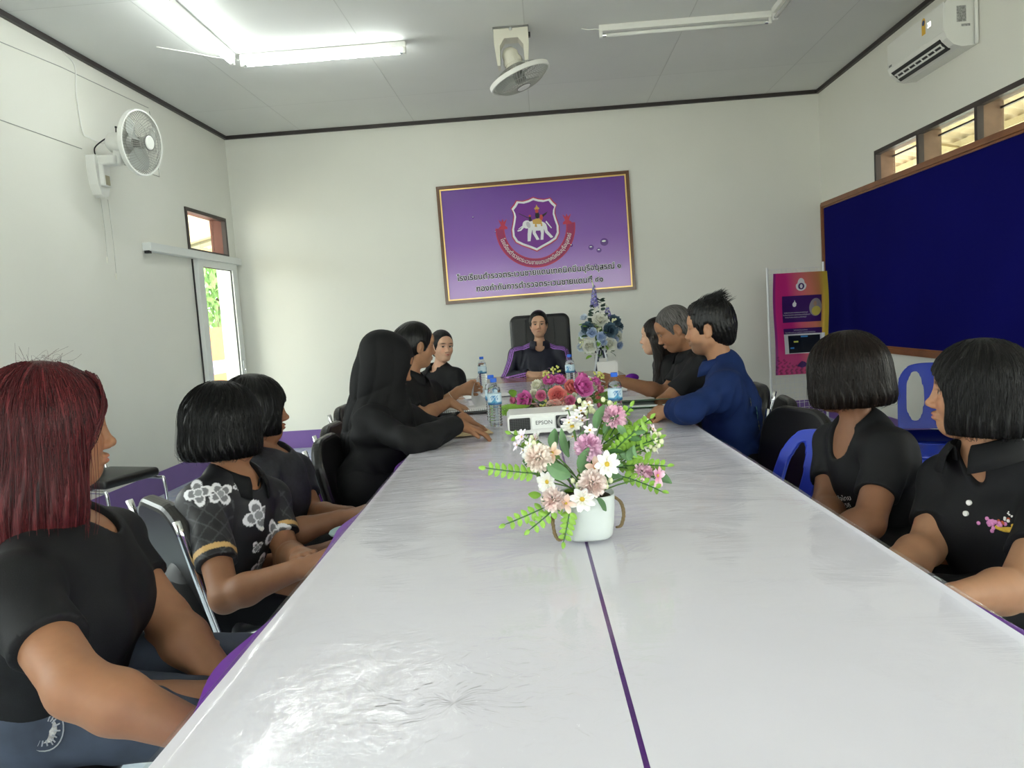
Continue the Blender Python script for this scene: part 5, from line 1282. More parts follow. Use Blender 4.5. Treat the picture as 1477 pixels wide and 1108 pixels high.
def hair_mat(name,c1,c2,rough=.36):
    m=bpy.data.materials.new(name); m.use_nodes=True; nt=m.node_tree; b=nt.nodes['Principled BSDF']; N=nt.nodes.new; LK=nt.links.new
    at=N('ShaderNodeAttribute'); at.attribute_name='flow'; n=N('ShaderNodeTexNoise'); n.inputs['Scale'].default_value=1.; n.inputs['Detail'].default_value=3; LK(at.outputs['Vector'],n.inputs['Vector'])
    cr=N('ShaderNodeValToRGB'); cr.color_ramp.elements[0].position=.36; cr.color_ramp.elements[1].position=.66; cr.color_ramp.elements[0].color=(*c1,1); cr.color_ramp.elements[1].color=(*c2,1)
    LK(n.outputs['Fac'],cr.inputs[0]); LK(cr.outputs[0],b.inputs['Base Color']); b.inputs['Roughness'].default_value=rough; b.inputs['Specular IOR Level'].default_value=.2
    bp=N('ShaderNodeBump'); bp.inputs['Strength'].default_value=.7; bp.inputs['Distance'].default_value=.003; LK(n.outputs['Fac'],bp.inputs['Height']); LK(bp.outputs[0],b.inputs['Normal'])
    return m
H_BLACK=hair_mat('black hair',(.002,.002,.002),(.008,.0075,.0075),.3); H_BROWN=hair_mat('dark brown hair',(.004,.003,.0025),(.018,.0115,.009),.34); H_RED=hair_mat('burgundy dyed hair',(.014,.004,.005),(.12,.017,.020),.4); H_GREY=hair_mat('cropped greying hair',(.02,.019,.018),(.14,.13,.125),.6); H_SOFT=hair_mat('soft black hair',(.004,.004,.004),(.015,.0135,.013),.42)

def hair_mesh(root,h,sol,m,fine=.004,groove=.0022,freq=26.,flow=(60,7),strands=0,zr=(-.10,.1),cut=None,seed=1,rad=.0008,flyaway=.03,wave=.25):
    """solids -> shell with combed grooves, plus loose strands over it, all one mesh"""
    def noise(P):
        f,l,u=h.loc(P); th=np.arctan2(l,f+.012); rr=np.hypot(f+.012,l)/.1
        t2=th+wave*np.sin(u*18+seed)
        return groove*np.clip(rr,0,1)*(.6*np.sin(t2*freq+8*wave*np.sin(u*11+seed))+.4*np.sin(t2*freq*2.3+3*np.sin(u*7)))
    V,F=nets(sol,fine,noise=noise)
    nshell=len(V)
    if strands:
        r=np.random.default_rng(seed); n=11
        th=r.uniform(-PI,PI,strands); ph0=np.arcsin(r.uniform(.1,.98,strands)); 
        c=h.w(-.012,0,.01)
        t=np.linspace(0,1,n)[None,:]
        lo=-1.2
        ph=ph0[:,None]*(1-t)+lo*t; thj=th[:,None]+r.normal(0,.04,(strands,1))*t+.03*np.sin(t*5+r.uniform(0,6,(strands,1)))
        D=(np.cos(ph)[...,None]*(np.cos(thj)[...,None]*h.f+np.sin(thj)[...,None]*h.l)+np.sin(ph)[...,None]*h.u)
        a=np.full(ph.shape,.02); b=np.full(ph.shape,.42)
        for _ in range(16):
            mid=(a+b)/2; v=sdf_at(sol,c+D*mid[...,None]); ins=v<0; a=np.where(ins,mid,a); b=np.where(ins,b,mid)
        R=a+r.uniform(-.0005,.0022,(strands,1))+flyaway*(r.random((strands,1))<.04)*r.random((strands,1))*t**2*.8
        P=c+D*R[...,None]; fl,ll,ul=h.loc(P)
        ok=(ul>zr[0])&(a>.045)
        if cut is not None: ok&=(sdf_at([x if x.mode!='s' else S(x.kind,*x.a,k=x.k) for x in cut],P)>.002)
        V=list(V) ; Fq=[tuple(q) for q in F]
        newV=[];newF=[]; base=len(V)
        for s in range(strands):
            k=0
            while k<n and ok[s,k]: k+=1
            if k<4: continue
            p=P[s,:k]; tg=np.gradient(p,axis=0); nn=np.cross(tg,D[s,:k]); nn/=np.linalg.norm(nn,axis=1)[:,None]+1e-9; bb=D[s,:k]
            w=rad*np.linspace(1,.5,k)[:,None]
            i0=base+len(newV)
            ringv=np.stack([p+nn*w,p-nn*w*.5+bb*w*.87,p-nn*w*.5-bb*w*.87],1)
            newV.extend(ringv.reshape(-1,3))
            for j in range(k-1):
                for q in range(3): newF.append((i0+j*3+q,i0+j*3+(q+1)%3,i0+(j+1)*3+(q+1)%3,i0+(j+1)*3+q))
        V=np.array(V+newV); F=np.array(Fq+newF,dtype=np.int32)
    f,l,u=h.loc(V); rr=np.hypot(f+.012,l)+1e-6
    fl=np.stack([(f+.012)/rr*flow[0]*.35*np.clip(rr/.05,0,1),l/rr*flow[0]*.35*np.clip(rr/.05,0,1),u*flow[1]],1)
    nsv=len(fl)-nshell
    if nsv>0: fl[nshell:]+=np.repeat(np.random.default_rng(seed+50).uniform(0,9,(nsv//24+1,3)),24,0)[:nsv]
    org=np.array(root.location); return mesh_obj('hair',(V-org,F),m,root,smooth=True,attrs={'flow':fl})

def person(label,head,N,SL,SR,EL,ER,WL,WR,P,legyaw,skin='mid',hands=None,shirt='tee',shirt_m=None,trouser_m=None,sleeve=.62,fat=1.,bust=.0,
           h_body=.008,h_face=.0035,h_hand=.0035,hair=None,smile=0.,gaze=(0,0),collar=None,lips=(.33,.10,.085),knee_fwd=.42,shirt_paint=None,h_shirt=.0065,neck_open=(.045,.06),
           wr=.0035,armr=1.,extra_shirt=(),hem=-.02,brow=True,waist=None,shirt_name='shirt',wrinkle_f=60,knees=None,stubble=0.):
    h=head; N,SL,SR,EL,ER,WL,WR,P=[np.array(x,float) for x in (N,SL,SR,EL,ER,WL,WR,P)]
    org=A(P[0],P[1],0.)
    root=thing('person',label,'person',tuple(org))
    sk=np.array(SKIN[skin])
    SM=(SL+SR)/2; up=nz(SM-P); l=SL-SR; l=nz(l-up*(l@up)); f=np.cross(l,up); W=np.linalg.norm(SL-SR)
    ax=(f,l,up)
    LT=np.linalg.norm(SM-P)
    at=lambda t,a=0.,b=0.: P+(SM-P)*t+f*a+l*b
    torso=[S('e',at(.74,.0),ax,A(.100*fat,W*.46,.165),k=.05),S('e',at(.40,.005),ax,A(.098*fat,W*.36*fat**.5,.17),k=.06),S('e',P,ax,A(.115*fat,.155*fat**.5,.115),k=.06)]
    if bust:
        for q in (-1,1): torso.append(S('e',at(.66,.070*fat,q*.068),ax,A(bust,bust*1.05,bust*1.05),k=.045))
    for q,Sx in ((1,SL),(-1,SR)):
        torso+= [S('c',N-f*.012,Sx+up*.0,.045,.040,k=.05),S('c',Sx,Sx-up*.03,.047*armr,.046*armr,k=.04)]
    neck_top=h.w(-.022,0,-.055)
    neck=[S('c',N-UP*.01,neck_top,.056*h.sc if h.male else .047*h.sc,.053*h.sc if h.male else .0435*h.sc,k=.025)]
    ra=(.046*armr,.039*armr,.041*armr,.027*armr**.5)
    arms={}
    for q,(Sx,Ex,Wx) in {1:(SL,EL,WL),-1:(SR,ER,WR)}.items():
        fo=Ex+(Wx-Ex)*.3
        arms[q]=[S('c',Sx,Ex,ra[0],ra[1],k=.03),S('c',Ex,fo,ra[1],ra[2],k=.02),S('c',fo,Wx,ra[2],ra[3],k=.02)]
    fy=math.radians(legyaw); fw=A(math.cos(fy),math.sin(fy),0); lw=np.cross(UP,fw)
    legs=[];legs_t=[]
    for q in (-1,1):
        hip=P+lw*q*.085-UP*.01
        kn=hip+fw*knee_fwd+lw*q*.03; kn[2]=.50
        if knees is not None: kn=np.array(knees[0 if q>0 else 1],float)
        an=A(kn[0],kn[1],.09)-fw*.03; toe=A(an[0],an[1],.035)+fw*.17
        legs+=[S('c',hip,kn,.082*fat**.5,.056,k=.05),S('c',kn,an,.054,.036,k=.03),S('c',an-UP*.05,toe,.034,.026,k=.02)]
        legs_t+=[S('c',hip,kn,.082*fat**.5+.016,.056+.016,k=.05),S('c',kn,an-UP*.01,.054+.020,.036+.026,k=.03)]
    hs=[];fine=[]
    for side,(Ex,Wx) in {1:(EL,WL),-1:(ER,WR)}.items():
        sp=dict((hands or {}).get('L' if side>0 else 'R',{})); d=np.array(sp.pop('d',nz(Wx-Ex)),float); n=np.array(sp.pop('n',(0,0,-1)),float)
        s_=hand_solids(Wx+nz(d)*.012,d,n,-1 if side>0 else 1,**sp); hs+=s_
        lo=np.min([x.bounds()[0] for x in s_],0)-.005;hi=np.max([x.bounds()[1] for x in s_],0)+.005; fine.append((lo,hi,h_hand))
    hb=head_solids(h,smile)
    lo=np.min([x.bounds()[0] for x in hb[:6]],0)-.02;hi=np.max([x.bounds()[1] for x in hb[:6]],0)+.03; fine.append((lo,hi,h_face))
    body=torso+arms[1]+arms[-1]+legs+neck+hs+hb
    V,F=nets(body,h_body,fine)
    cols=np.tile(sk,(len(V),1))
    fl,ll,ul=h.loc(V); hd=(np.abs(fl)<.14)&(np.abs(ll)<.1)&(np.abs(ul)<.14)
    # lips, cheeks, brows, lash line (pigment of the skin itself)
    lw_=.0215+.005*smile; lz=-.0625+.004*smile*(ll/.022)**2
    lip=np.clip(1.3-np.sqrt((ll/lw_)**2+((ul-lz)/.0092)**2)*1.15,0,1)*(fl>.066)*hd
    cols=cols*(1-lip[:,None]*.8)+np.array(lips)*lip[:,None]*.8
    if brow:
        bz=.0225+.004*np.cos((np.abs(ll)-.034)/.02); b_=np.clip(1.5-np.sqrt(((np.abs(ll)-.033)/.021)**2+((ul-bz)/.0046)**2),0,1)*(fl>.04)*hd
        cols=cols*(1-b_[:,None]*.85)+np.array((.012,.009,.008))*b_[:,None]*.85
        e_=np.clip(1.6-np.sqrt(((np.abs(ll)-.0315)/.0165)**2+((ul-.0065)/.0028)**2),0,1)*(fl>.05)*hd
        cols=cols*(1-e_[:,None]*.85)+np.array((.02,.012,.01))*e_[:,None]*.85
    if stubble:
        q_=np.clip((-.045-ul)/.02,0,1)*np.clip((fl-.0)/.03,0,1)*hd*(1-lip); q_=np.maximum(q_,np.clip(1.4-np.sqrt((ll/.022)**2+((ul+.050)/.006)**2),0,1)*(fl>.06)*hd); cols=cols*(1-stubble*q_[:,None])+np.array((.03,.022,.018))*stubble*q_[:,None]
    ch=np.exp(-(((np.abs(ll)-.036)/.02)**2+((ul+.03)/.02)**2))*(fl>.03)*hd; cols=cols*(1+ch[:,None]*np.array((.10,-.04,-.06)))
    mesh_obj('body',(V-org,F),m_skin,root,smooth=True,cols=cols)
    # eyes
    gv=nz(h.f*math.cos(gaze[0])+h.l*math.sin(gaze[0])+h.u*math.sin(gaze[1]))
    for q in (-1,1):
        c=h.w(.0685,q*.0305,.001); g=sphere(.0148*h.sc,18,13)
        q_=Vector(gv).to_track_quat('Z','Y').to_matrix().to_4x4(); cc=[]
        for p in g[0]:
            z=p[2]/(.0148*h.sc); cc.append((.004,.003,.003) if z>.93 else ((.03,.015,.009) if z>.80 else (.62,.60,.58)))
        g=xf(g,T(*(c-org))@q_); mesh_obj('eye',g,m_eyeb,root,smooth=True,cols=np.array(cc))
    # trousers
    tm=trouser_m or m_black_cloth
    tsol=[S('e',P,ax,A(.115*fat,.155*fat**.5,.115)+.014,k=.05)]+legs_t+[S('p',at(.34),up,k=.01,mode='i')]
    V,F=nets(tsol,.010,noise=lambda Q:.0025*wob(Q,45,1)+.0015*wob(Q,90,2))
    mesh_obj('trousers',(V-org,F),tm,root,smooth=True)
    for q in (0,1):
        an,toe=legs[q*3+2].a[:2]; V,F=nets([S('c',an-UP*.0,toe,.043,.034,k=.02),S('p',A(0,0,.012),-UP,k=.004,mode='i')],.009); mesh_obj('shoe',(V-org,F),m_black,root,smooth=True)
    # shirt
    sm=shirt_m or m_black_cloth
    g=.011+max(0,wr-.0035)*.8
    top=[S(t.kind,*t.grown(g if i else g+.004).a,k=.06) for i,t in enumerate(torso)]
    long=shirt in ('long','jacket')
    sleeves=[];trim=[]
    for q,(Sx,Ex,Wx) in {1:(SL,EL,WL),-1:(SR,ER,WR)}.items():
        if long:
            fo=Ex+(Wx-Ex)*.3; e_=Wx-nz(Wx-Ex)*.006
            sleeves+=[S('c',Sx,Ex,ra[0]+.011,ra[1]+.013,k=.035),S('c',Ex,fo,ra[1]+.013,ra[2]+.012,k=.02),S('c',fo,Wx+nz(Wx-Ex)*.03,ra[2]+.014,ra[3]+.015,k=.02,cut=[(e_,nz(Wx-Ex))])]
            trim.append(S('c',Wx-nz(Wx-Ex)*.02,Wx+nz(Wx-Ex)*.04,ra[3]+.006,ra[3]+.007,k=.004,mode='s'))
        else:
            dx=nz(Ex-Sx); e_=Sx+(Ex-Sx)*sleeve
            sleeves+=[S('c',Sx,Ex+dx*.05,ra[0]+.012,ra[1]+.014,k=.025,cut=[(e_,dx)])]
            pass
    ssol=top+sleeves+list(extra_shirt)
    hp=at(hem); ssol+=[S('p',hp,-up,k=.012,mode='i')]
    ssol+=trim
    no=neck_open; ssol+=[S('c',N+UP*.02+f*.015,N+UP*.12+f*.05,.052,.085,k=.012,mode='s'),S('e',N+f*no[1]*.7-UP*.0+up*.005,ax,A(no[1],no[0],no[1]),k=.01,mode='s')]
    def wn(Q):
        t=((Q-P)@up)/LT; wgt=np.clip(1.15-np.abs(t-.25)*1.3,.25,1)
        s_=((Q-P)@f); c_=((Q-P)@l)
        folds=np.sin((t*LT*wrinkle_f+5*c_+2.2*np.sin(c_*17+s_*9+1.3)))*np.clip(np.sin(c_*9+s_*13+t*5+1),0,1)
        sh=np.exp(-((t-.8)/.25)**2)*np.sin(70*(np.abs(c_)+.6*s_)+6*t+2*np.sin(c_*21))*np.clip(np.abs(c_)*9,0,1)
        return -wr*1.25*wgt*folds-wr*.75*wob(Q,38,P[0]*7)-wr*.8*sh
    V,F=nets(ssol,h_shirt,noise=wn)
    kw={}
    if shirt_paint is not None: kw['cols']=shirt_paint(V,dict(P=P,SM=SM,f=f,l=l,up=up,SL=SL,SR=SR,EL=EL,ER=ER,WL=WL,WR=WR,N=N,LT=LT))
    mesh_obj(shirt_name,(V-org,F),sm,root,smooth=True,**kw)
    if collar:
        make_collar(root,org,N,f,l,up,collar,ssol)
    if hair: hair(root,h,N,f,l,up,SL,SR)
    root['_']=0; del root['_']
    ctx=dict(noise=wn,root=root,org=org,P=P,SM=SM,f=f,l=l,up=up,N=N,ssol=ssol,SL=SL,SR=SR,h=h,EL=EL,ER=ER,WL=WL,WR=WR,LT=LT)
    return ctx
def make_collar(root,org,N,f,l,up,c,ssol):
    """fold-over collar: c=(radius, height, flare, opening, material)"""
    R,hh,fl,op,m=c; nu=40; V=[];F=[]
    upn=nz(up*.8+UP*.4-f*.15)
    fn=nz(f-upn*(f@upn)); ln=np.cross(upn,fn)
    prof=[(0,-.006),(.002,hh*.5),(.006,hh*.8),(.014,hh*.72),(.022+fl*.4,hh*.1),(.026+fl*.8,-hh*.5)]
    for i in range(nu+1):
        t=i/nu; a=op+(2*PI-2*op)*t; e=math.cos(a)*.5+.5
        for j,(r,z) in enumerate(prof):
            dr=e*(.008+.004*(j>3)); drop=-e**2*(.034+ .022*(j>4)); rr=R+r+dr*.6
            p=N+fn*(math.cos(a)*rr*1.02+.012)+ln*(math.sin(a)*rr)+upn*(z+.018+drop)
            V.append(p-org)
    n=len(prof)
    for i in range(nu):
        for j in range(n-1): F.append((i*n+j,(i+1)*n+j,(i+1)*n+j+1,i*n+j+1))
    bm=bmesh.new(); vs=[bm.verts.new(tuple(v)) for v in V]
    for q in F: bm.faces.new([vs[k] for k in q])
    bmesh.ops.recalc_face_normals(bm,faces=bm.faces); bmesh.ops.solidify(bm,geom=bm.faces[:],thickness=.0028)
    mesh_obj('collar',bm_geo(bm),m,root,smooth=True)
def on_shirt(c,a,b,t,back=False):
    """point on the shirt at height fraction t and sideways offset b (toward the wearer's left)"""
    o=c['P']+(c['SM']-c['P'])*t+c['l']*b; d=-c['f'] if back else c['f']; x=0.
    for _ in range(60):
        q_=o+d*x; v=float(sdf_at(c['ssol'],q_))+(float(c['noise'](q_[None,:])[0]) if x>.04 else 0.); 
        if v>0: break
        x+=max(.002,min(.02,-v*.8))
    return o+d*(x+a),d
def button(c,b,t,r=.0062):
    p,d=on_shirt(c,.003,b,t); M_=Matrix.Translation(p-c['org'])@Vector(d).to_track_quat('Z','Y').to_matrix().to_4x4()
    mesh_obj('button',xf(lathe([(0,-.004),(r,-.004),(r,.001),(r*.8,.0018),(r*.6,.0008),(0,.0008)],14,cap=False),M_),mat('pearl button',(.72,.70,.66),.25),c['root'],smooth=False)

# ------------------------------------------------------------------ hair styles
def cap(h,e=.012,k=.02): return [h.E((-.018,0,.036),(.094+e,.074+e,.086+e),k=k)]
def hs_bob(b=-.10,open_w=.05,open_top=.055,m=H_BLACK,vol=1.,strands=1500,fine=.004,openf=.125,seed=1,jag=.0,back=-.02,face_r=.078,tilt=0.):
    def mk(root,h,N,f,l,up,SL,SR):
        sol=[h.E((-.016,0,.036),(.116,.098*vol,.102),k=.02),h.E((-.018,0,-.03),(.113*vol,.104*vol,.125),k=.05),h.E((-.022,0,b+.025),(.112*vol,.108*vol,.06),k=.05)]
        opn=[h.E((openf,0,-.045),(face_r,open_w,open_top+.045),k=.012,mode='s'),h.E((openf+.03,0,-.07),(face_r+.03,open_w*1.05,.10),k=.012,mode='s')]
        n=nz(-h.u+h.f*tilt)
        sol+=opn+[S('p',h.w(0,0,b),n,k=.006,mode='i')]
        sol+=[h.E((-.0,0,b-.02),(.075,.072,.05),k=.01,mode='s')]
        hair_mesh(root,h,sol,m,fine,strands=strands,zr=(b-.012,.2),cut=opn,seed=seed,groove=.0022)
    return mk
def hs_long(b=-.26,m=H_RED,strands=4500):
    def mk(root,h,N,f,l,up,SL,SR):
        sol=[h.E((-.018,0,.036),(.114,.096,.104),k=.02),h.E((-.03,0,-.05),(.112,.108,.15),k=.06),h.E((-.045,0,-.16),(.105,.125,.13),k=.06)]
        opn=[h.E((.118,0,-.035),(.098,.086,.100),k=.012,mode='s'),h.E((.15,0,-.10),(.135,.088,.17),k=.015,mode='s')]
        sol+=opn+[S('p',h.w(0,0,b),-h.u,k=.01,mode='i'),h.E((.0,0,b),(.07,.07,.08),k=.01,mode='s')]
        hair_mesh(root,h,sol,m,.0042,wave=.06,groove=.0035,freq=30,strands=strands,zr=(b-.03,.2),cut=opn,seed=5,rad=.0009,flyaway=.07,flow=(55,5))
        # fringe falling beside the forehead
        r=np.random.default_rng(3); gs=[]
        for q in (-1,1):
            for i in range(46):
                a=r.uniform(0,1); p=[h.w(.060+.02*a,q*.012*(1-a)+q*.006,.118-.01*a),h.w(.086,q*(.022+.02*a),.088),h.w(.092-.006*a,q*(.044+.012*a),.048),h.w(.074-.014*a,q*(.066+.006*a),.0-.02*r.random()),h.w(.035,q*.086,-.05-.05*r.random())]
                gs.append(tube(smoothpath([tuple(x-np.array(root.location)+r.normal(0,.0015,3)) for x in p],4),.0011,4,cap=False))
        for i in range(46):
            th=r.uniform(-PI,PI); a=r.uniform(.1,.6); d=h.f*math.cos(th)*a+h.l*math.sin(th)*a+h.u
            c=h.w(-.015,0,.03); p0=c+nz(d)*.095*h.sc; p=[p0,p0+nz(d)*.02+r.normal(0,.004,3),p0+nz(d)*r.uniform(.008,.022)+r.normal(0,.014,3),p0+nz(d)*r.uniform(-.005,.028)+r.normal(0,.022,3)]
            gs.append(tube(smoothpath([tuple(x-np.array(root.location)) for x in p],3),-0+.00022,3,cap=False))
        g=join(*gs); fl=rng.uniform(0,40,(len(g[0]),3)); fl[:]=fl[0]+np.arange(len(g[0]))[:,None]//25*1.7
        mesh_obj('fringe',g,m,root,smooth=True,attrs={'flow':fl})
    return mk
def hs_tied(m=H_BLACK,bun=True,strands=0,part=0.,low=(-.085,0,-.01),r=.045,top=.072,e=.014):
    def mk(root,h,N,f,l,up,SL,SR):
        sol=cap(h,e)+[h.E((-.045,0,-.02),(.070,.066+e,.075),k=.03)]
        for q in (-1,1): sol.append(h.E((.0,q*.068,.0),(.03,.018,.05),k=.02))
        if bun: sol.append(h.E(low,(r,r*1.05,r),k=.015))
        opn=[h.E((.118,0,-.02),(.078,.070,top+.02),k=.034,mode='s'),h.E((.06,0,-.075),(.11,.12,.06),k=.01,mode='s')]
        for q in (-1,1): opn.append(h.E((.0,q*.085,-.012),(.026,.022,.036),k=.006,mode='s'))
        sol+=opn
        hair_mesh(root,h,sol,m,.0045,strands=strands,zr=(-.08,.2),cut=opn,groove=.0016,freq=30)
    return mk
def hs_straight(m=H_BROWN,L=.42):
    def mk(root,h,N,f,l,up,SL,SR):
        sol=cap(h,.013)+[h.E((-.04,0,-.03),(.075,.086,.10),k=.03)]
        a=h.w(-.05,.06,-.06); 
        for q,s in ((1,SL),(-1,SR)):
            m1=s*.45+N*.55+f*.055+UP*.0; m2=m1*.96+(s-UP*L*.55+f*.10)*.04; m2=m1-UP*L*.55+f*.035
            sol+=[S('c',h.w(-.02,q*.072,-.03),m1,.034,.036,k=.03),S('c',m1,m2,.034,.018,k=.02)]
        sol+=[S('c',h.w(-.07,0,-.05),N-f*.09-UP*.12,.06,.05,k=.04)]
        opn=[h.E((.116,0,-.02),(.080,.068,.088),k=.008,mode='s'),h.E((.09,0,-.08),(.10,.062,.07),k=.01,mode='s')]
        sol+=opn; hair_mesh(root,h,sol,m,.0045,groove=.002,freq=30)
    return mk
def hs_short(m=H_GREY,e=.008,strands=0,messy=False,top=.058):
    def mk(root,h,N,f,l,up,SL,SR):
        sol=cap(h,e)+[h.E((-.05,0,-.015),(.060,.070,.070),k=.03)]
        for q in (-1,1): sol.append(h.C((.018,q*.070,.02),(.020,q*.068,-.018),.012,.006,k=.012))
        if messy:
            sol+=[h.E((-.02,0,.085),(.085,.070,.050),k=.03),h.E((-.085,0,.0),(.035,.06,.06),k=.03),h.E((-.085,.0,-.05),(.03,.05,.035),k=.02)]
            sol+=[h.E((.03,.0,.095),(.05,.06,.03),k=.03)]
        opn=[h.E((.115,0,-.03),(.080,.074,top+.06),k=.022,mode='s'),h.E((.07,0,-.095),(.12,.12,.075),k=.01,mode='s')]
        for q in (-1,1): opn.append(h.E((-.012,q*.088,-.012),(.024,.024,.038),k=.006,mode='s'))
        sol+=opn
        o=hair_mesh(root,h,sol,m,.0042,groove=.0035 if messy else .0008,freq=34,strands=0,flow=(90,30))
        if messy:
            r=np.random.default_rng(8); gs=[]
            for i in range(420):
                th=r.uniform(-PI,PI); a=abs(r.normal(0,.5)); d=nz(h.f*(math.cos(th)*a-.15)+h.l*math.sin(th)*a+h.u)
                c=h.w(-.02,0,.05); x=0.
                for _ in range(40):
                    v=float(sdf_at(sol,c+d*x)); 
                    if v>-.001: break
                    x+=max(.002,-v*.8)
                if float(sdf_at(opn[:0]+[S(q.kind,*q.a) for q in opn],c+d*x))<.004: continue
                p0=c+d*(x-.004); tl_=nz(-h.f*.7+h.l*r.normal(0,.3)+h.u*r.uniform(-.1,.35)); ln_=r.uniform(.02,.04)*(1.6 if a<.25 else 1)
                gs.append(tube([tuple(q-np.array(root.location)) for q in (p0,p0+d*.010+tl_*ln_*.4,p0+d*.014+tl_*ln_)],[.0011,.0009,.0003],3,cap=False))
            g=join(*gs); mesh_obj('tuft',g,m,root,attrs={'flow':np.repeat(rng.uniform(0,40,(len(g[0])//9+1,3)),9,0)[:len(g[0])]})
    return mk

# ------------------------------------------------------------------ the twelve people at the table
m_denim=mat('blue denim',(.042,.054,.080),.9,vary=(14,.3),bump=('wave',900,.2,.001))
m_navy=mat('navy tracksuit',(.008,.009,.022),.55,attr='Col'); m_floral=mat('printed sports fabric',(.01,.01,.01),.5,attr='Col',spec=.4)
m_blueshirt=mat('indigo cotton',(.007,.020,.085),.8,spec=.2,vary=(18,.12),bump=('noise',500,.4,.001))
m_rib=mat('black ribbed knit',(.0095,.0095,.0105),.8,spec=.2,bump=('wave',500,.4,.001))
m_dark2=mat('dark patterned jersey',(.012,.012,.017),.6,vary=(70,.5))
S_=lambda *a:A(*a)

# --- red haired woman, left front
c=person('woman with burgundy dyed hair in a black tee and ripped jeans at the left front',
  Head((-1.007,1.507,1.097),34,-3,0,1.02),(-1.042,1.529,0.906),(-1.042,1.721,0.810),(-0.948,1.266,0.841),(-0.882,1.634,0.652),(-0.761,1.125,0.735),(-0.698,1.530,0.515),(-0.563,1.126,0.646),(-1.064,1.497,0.549),12,
  skin='tan',shirt='tee',sleeve=.58,fat=1.08,bust=.066,armr=1.14,h_face=.0026,hair=hs_long(),trouser_m=m_denim,hem=-.06,wr=.003,h_shirt=.006,neck_open=(.07,.075),
  hands=dict(L=dict(n=(-.3,.2,-1),curl=.35),R=dict(n=(.3,.6,-.5),curl=.35)),lips=(.40,.12,.10))
# torn denim patch on the right thigh
fwd=A(math.cos(math.radians(12)),math.sin(math.radians(12)),0); lw_=np.cross(UP,fwd); hip_=c['P']-lw_*.085-UP*.01; kn_=hip_+fwd*.42-lw_*.03; kn_[2]=.5
def thigh(t,a):
    ax_=nz(kn_-hip_); o_=nz(UP-ax_*(UP@ax_)); s_=np.cross(ax_,o_); r=(.082*1.04*(1-t)+.056*t)+.0185; return hip_+(kn_-hip_)*t+(o_*math.cos(a)+s_*math.sin(a))*r-c['org']
pt=[(0,0)]+[(math.cos(2*PI*k/18)*(1+.15*math.sin(5*k)),math.sin(2*PI*k/18)*(1+.15*math.cos(7*k))) for k in range(18)]
mesh_obj('torn_patch',([tuple(thigh(.145+.05*x,.0+1.32+.26*y)) for x,y in pt],[(0,1+k,1+(k+1)%18) for k in range(18)]),mat('frayed white denim',(.36,.35,.34),.9,vary=(150,.5)),c['root'])
mesh_obj('torn_patch_rim',join(*[tube([tuple(thigh(.145+.05*x*q,.0+1.32+.26*y*q)) for q in (.75,1.25)],.0016,4) for x,y in pt[1:]],*[tube([tuple(thigh(.145+.075*math.cos(a),1.32+.38*math.sin(a))) for a in [2*PI*k/24 for k in range(24)]],.0014,4,closed=True)]),mat('pale thread',(.30,.31,.33),.9),c['root'])
r_=c['root']; hp=c['P']-np.cross(UP,A(math.cos(.21),math.sin(.21),0))*.085
# --- bob haired girl in the floral shirt
def floral(V,k):
    V=np.asarray(V); f=(V-k['P'])@k['f']; l=(V-k['P'])@k['l']; u=(V-k['P'])@k['up']/k['LT']
    col=np.tile(np.array((.010,.010,.012)),(len(V),1))
    # tone on tone diamonds on the sleeves
    for Sx,Ex in ((k['SL'],k['EL']),(k['SR'],k['ER'])):
        d=nz(Ex-Sx); t=(V-Sx)@d; rad=np.linalg.norm((V-Sx)-t[:,None]*d,axis=1); L=np.linalg.norm(Ex-Sx); q=np.cross(d,k['up']); ang=np.arctan2((V-Sx)@np.cross(d,q),(V-Sx)@q)
        on=(rad<.085)&(t>.015)&(t<L*.66)&(np.abs(l)>.10)
        a=(t*18+ang*1.1); b=(t*18-ang*1.1); g=(np.abs((a%1)-.5)>.44)|(np.abs((b%1)-.5)>.44)
        col[on]=(.016,.016,.018); col[on&g]=(.05,.05,.055); 
        gd=(rad<.1)&(np.abs(t-L*.575)<.008)&(np.abs(l)>.08); col[gd]=(.55,.34,.13)
    def blossom(c,nrm,R,rot):
        d=V-c; nrm=nz(nrm); ax_=nz(np.cross(nrm,A(.1,.2,1))); ay=np.cross(nrm,ax_)
        x,y,z=d@ax_,d@ay,d@nrm; r=np.hypot(x,y)/R; a=np.arctan2(y,x)+rot
        lobe=np.abs(((a/(PI/2))%1)-.5)*2; edge=1.05-.55*lobe**1.8
        on=(np.abs(z)<.10)&(r<edge); inn=on&(r<edge*.72)&(lobe<.8); core=on&(r<.27); cr=on&(r<.34)&~core
        if True:
            col[on]=(.70,.69,.72); col[inn]=(.17,.17,.18); col[cr]=(.72,.71,.74); col[core]=(.24,.25,.26)
    for px in k['blossoms']: blossom(*px)
    return col
class P2: pass
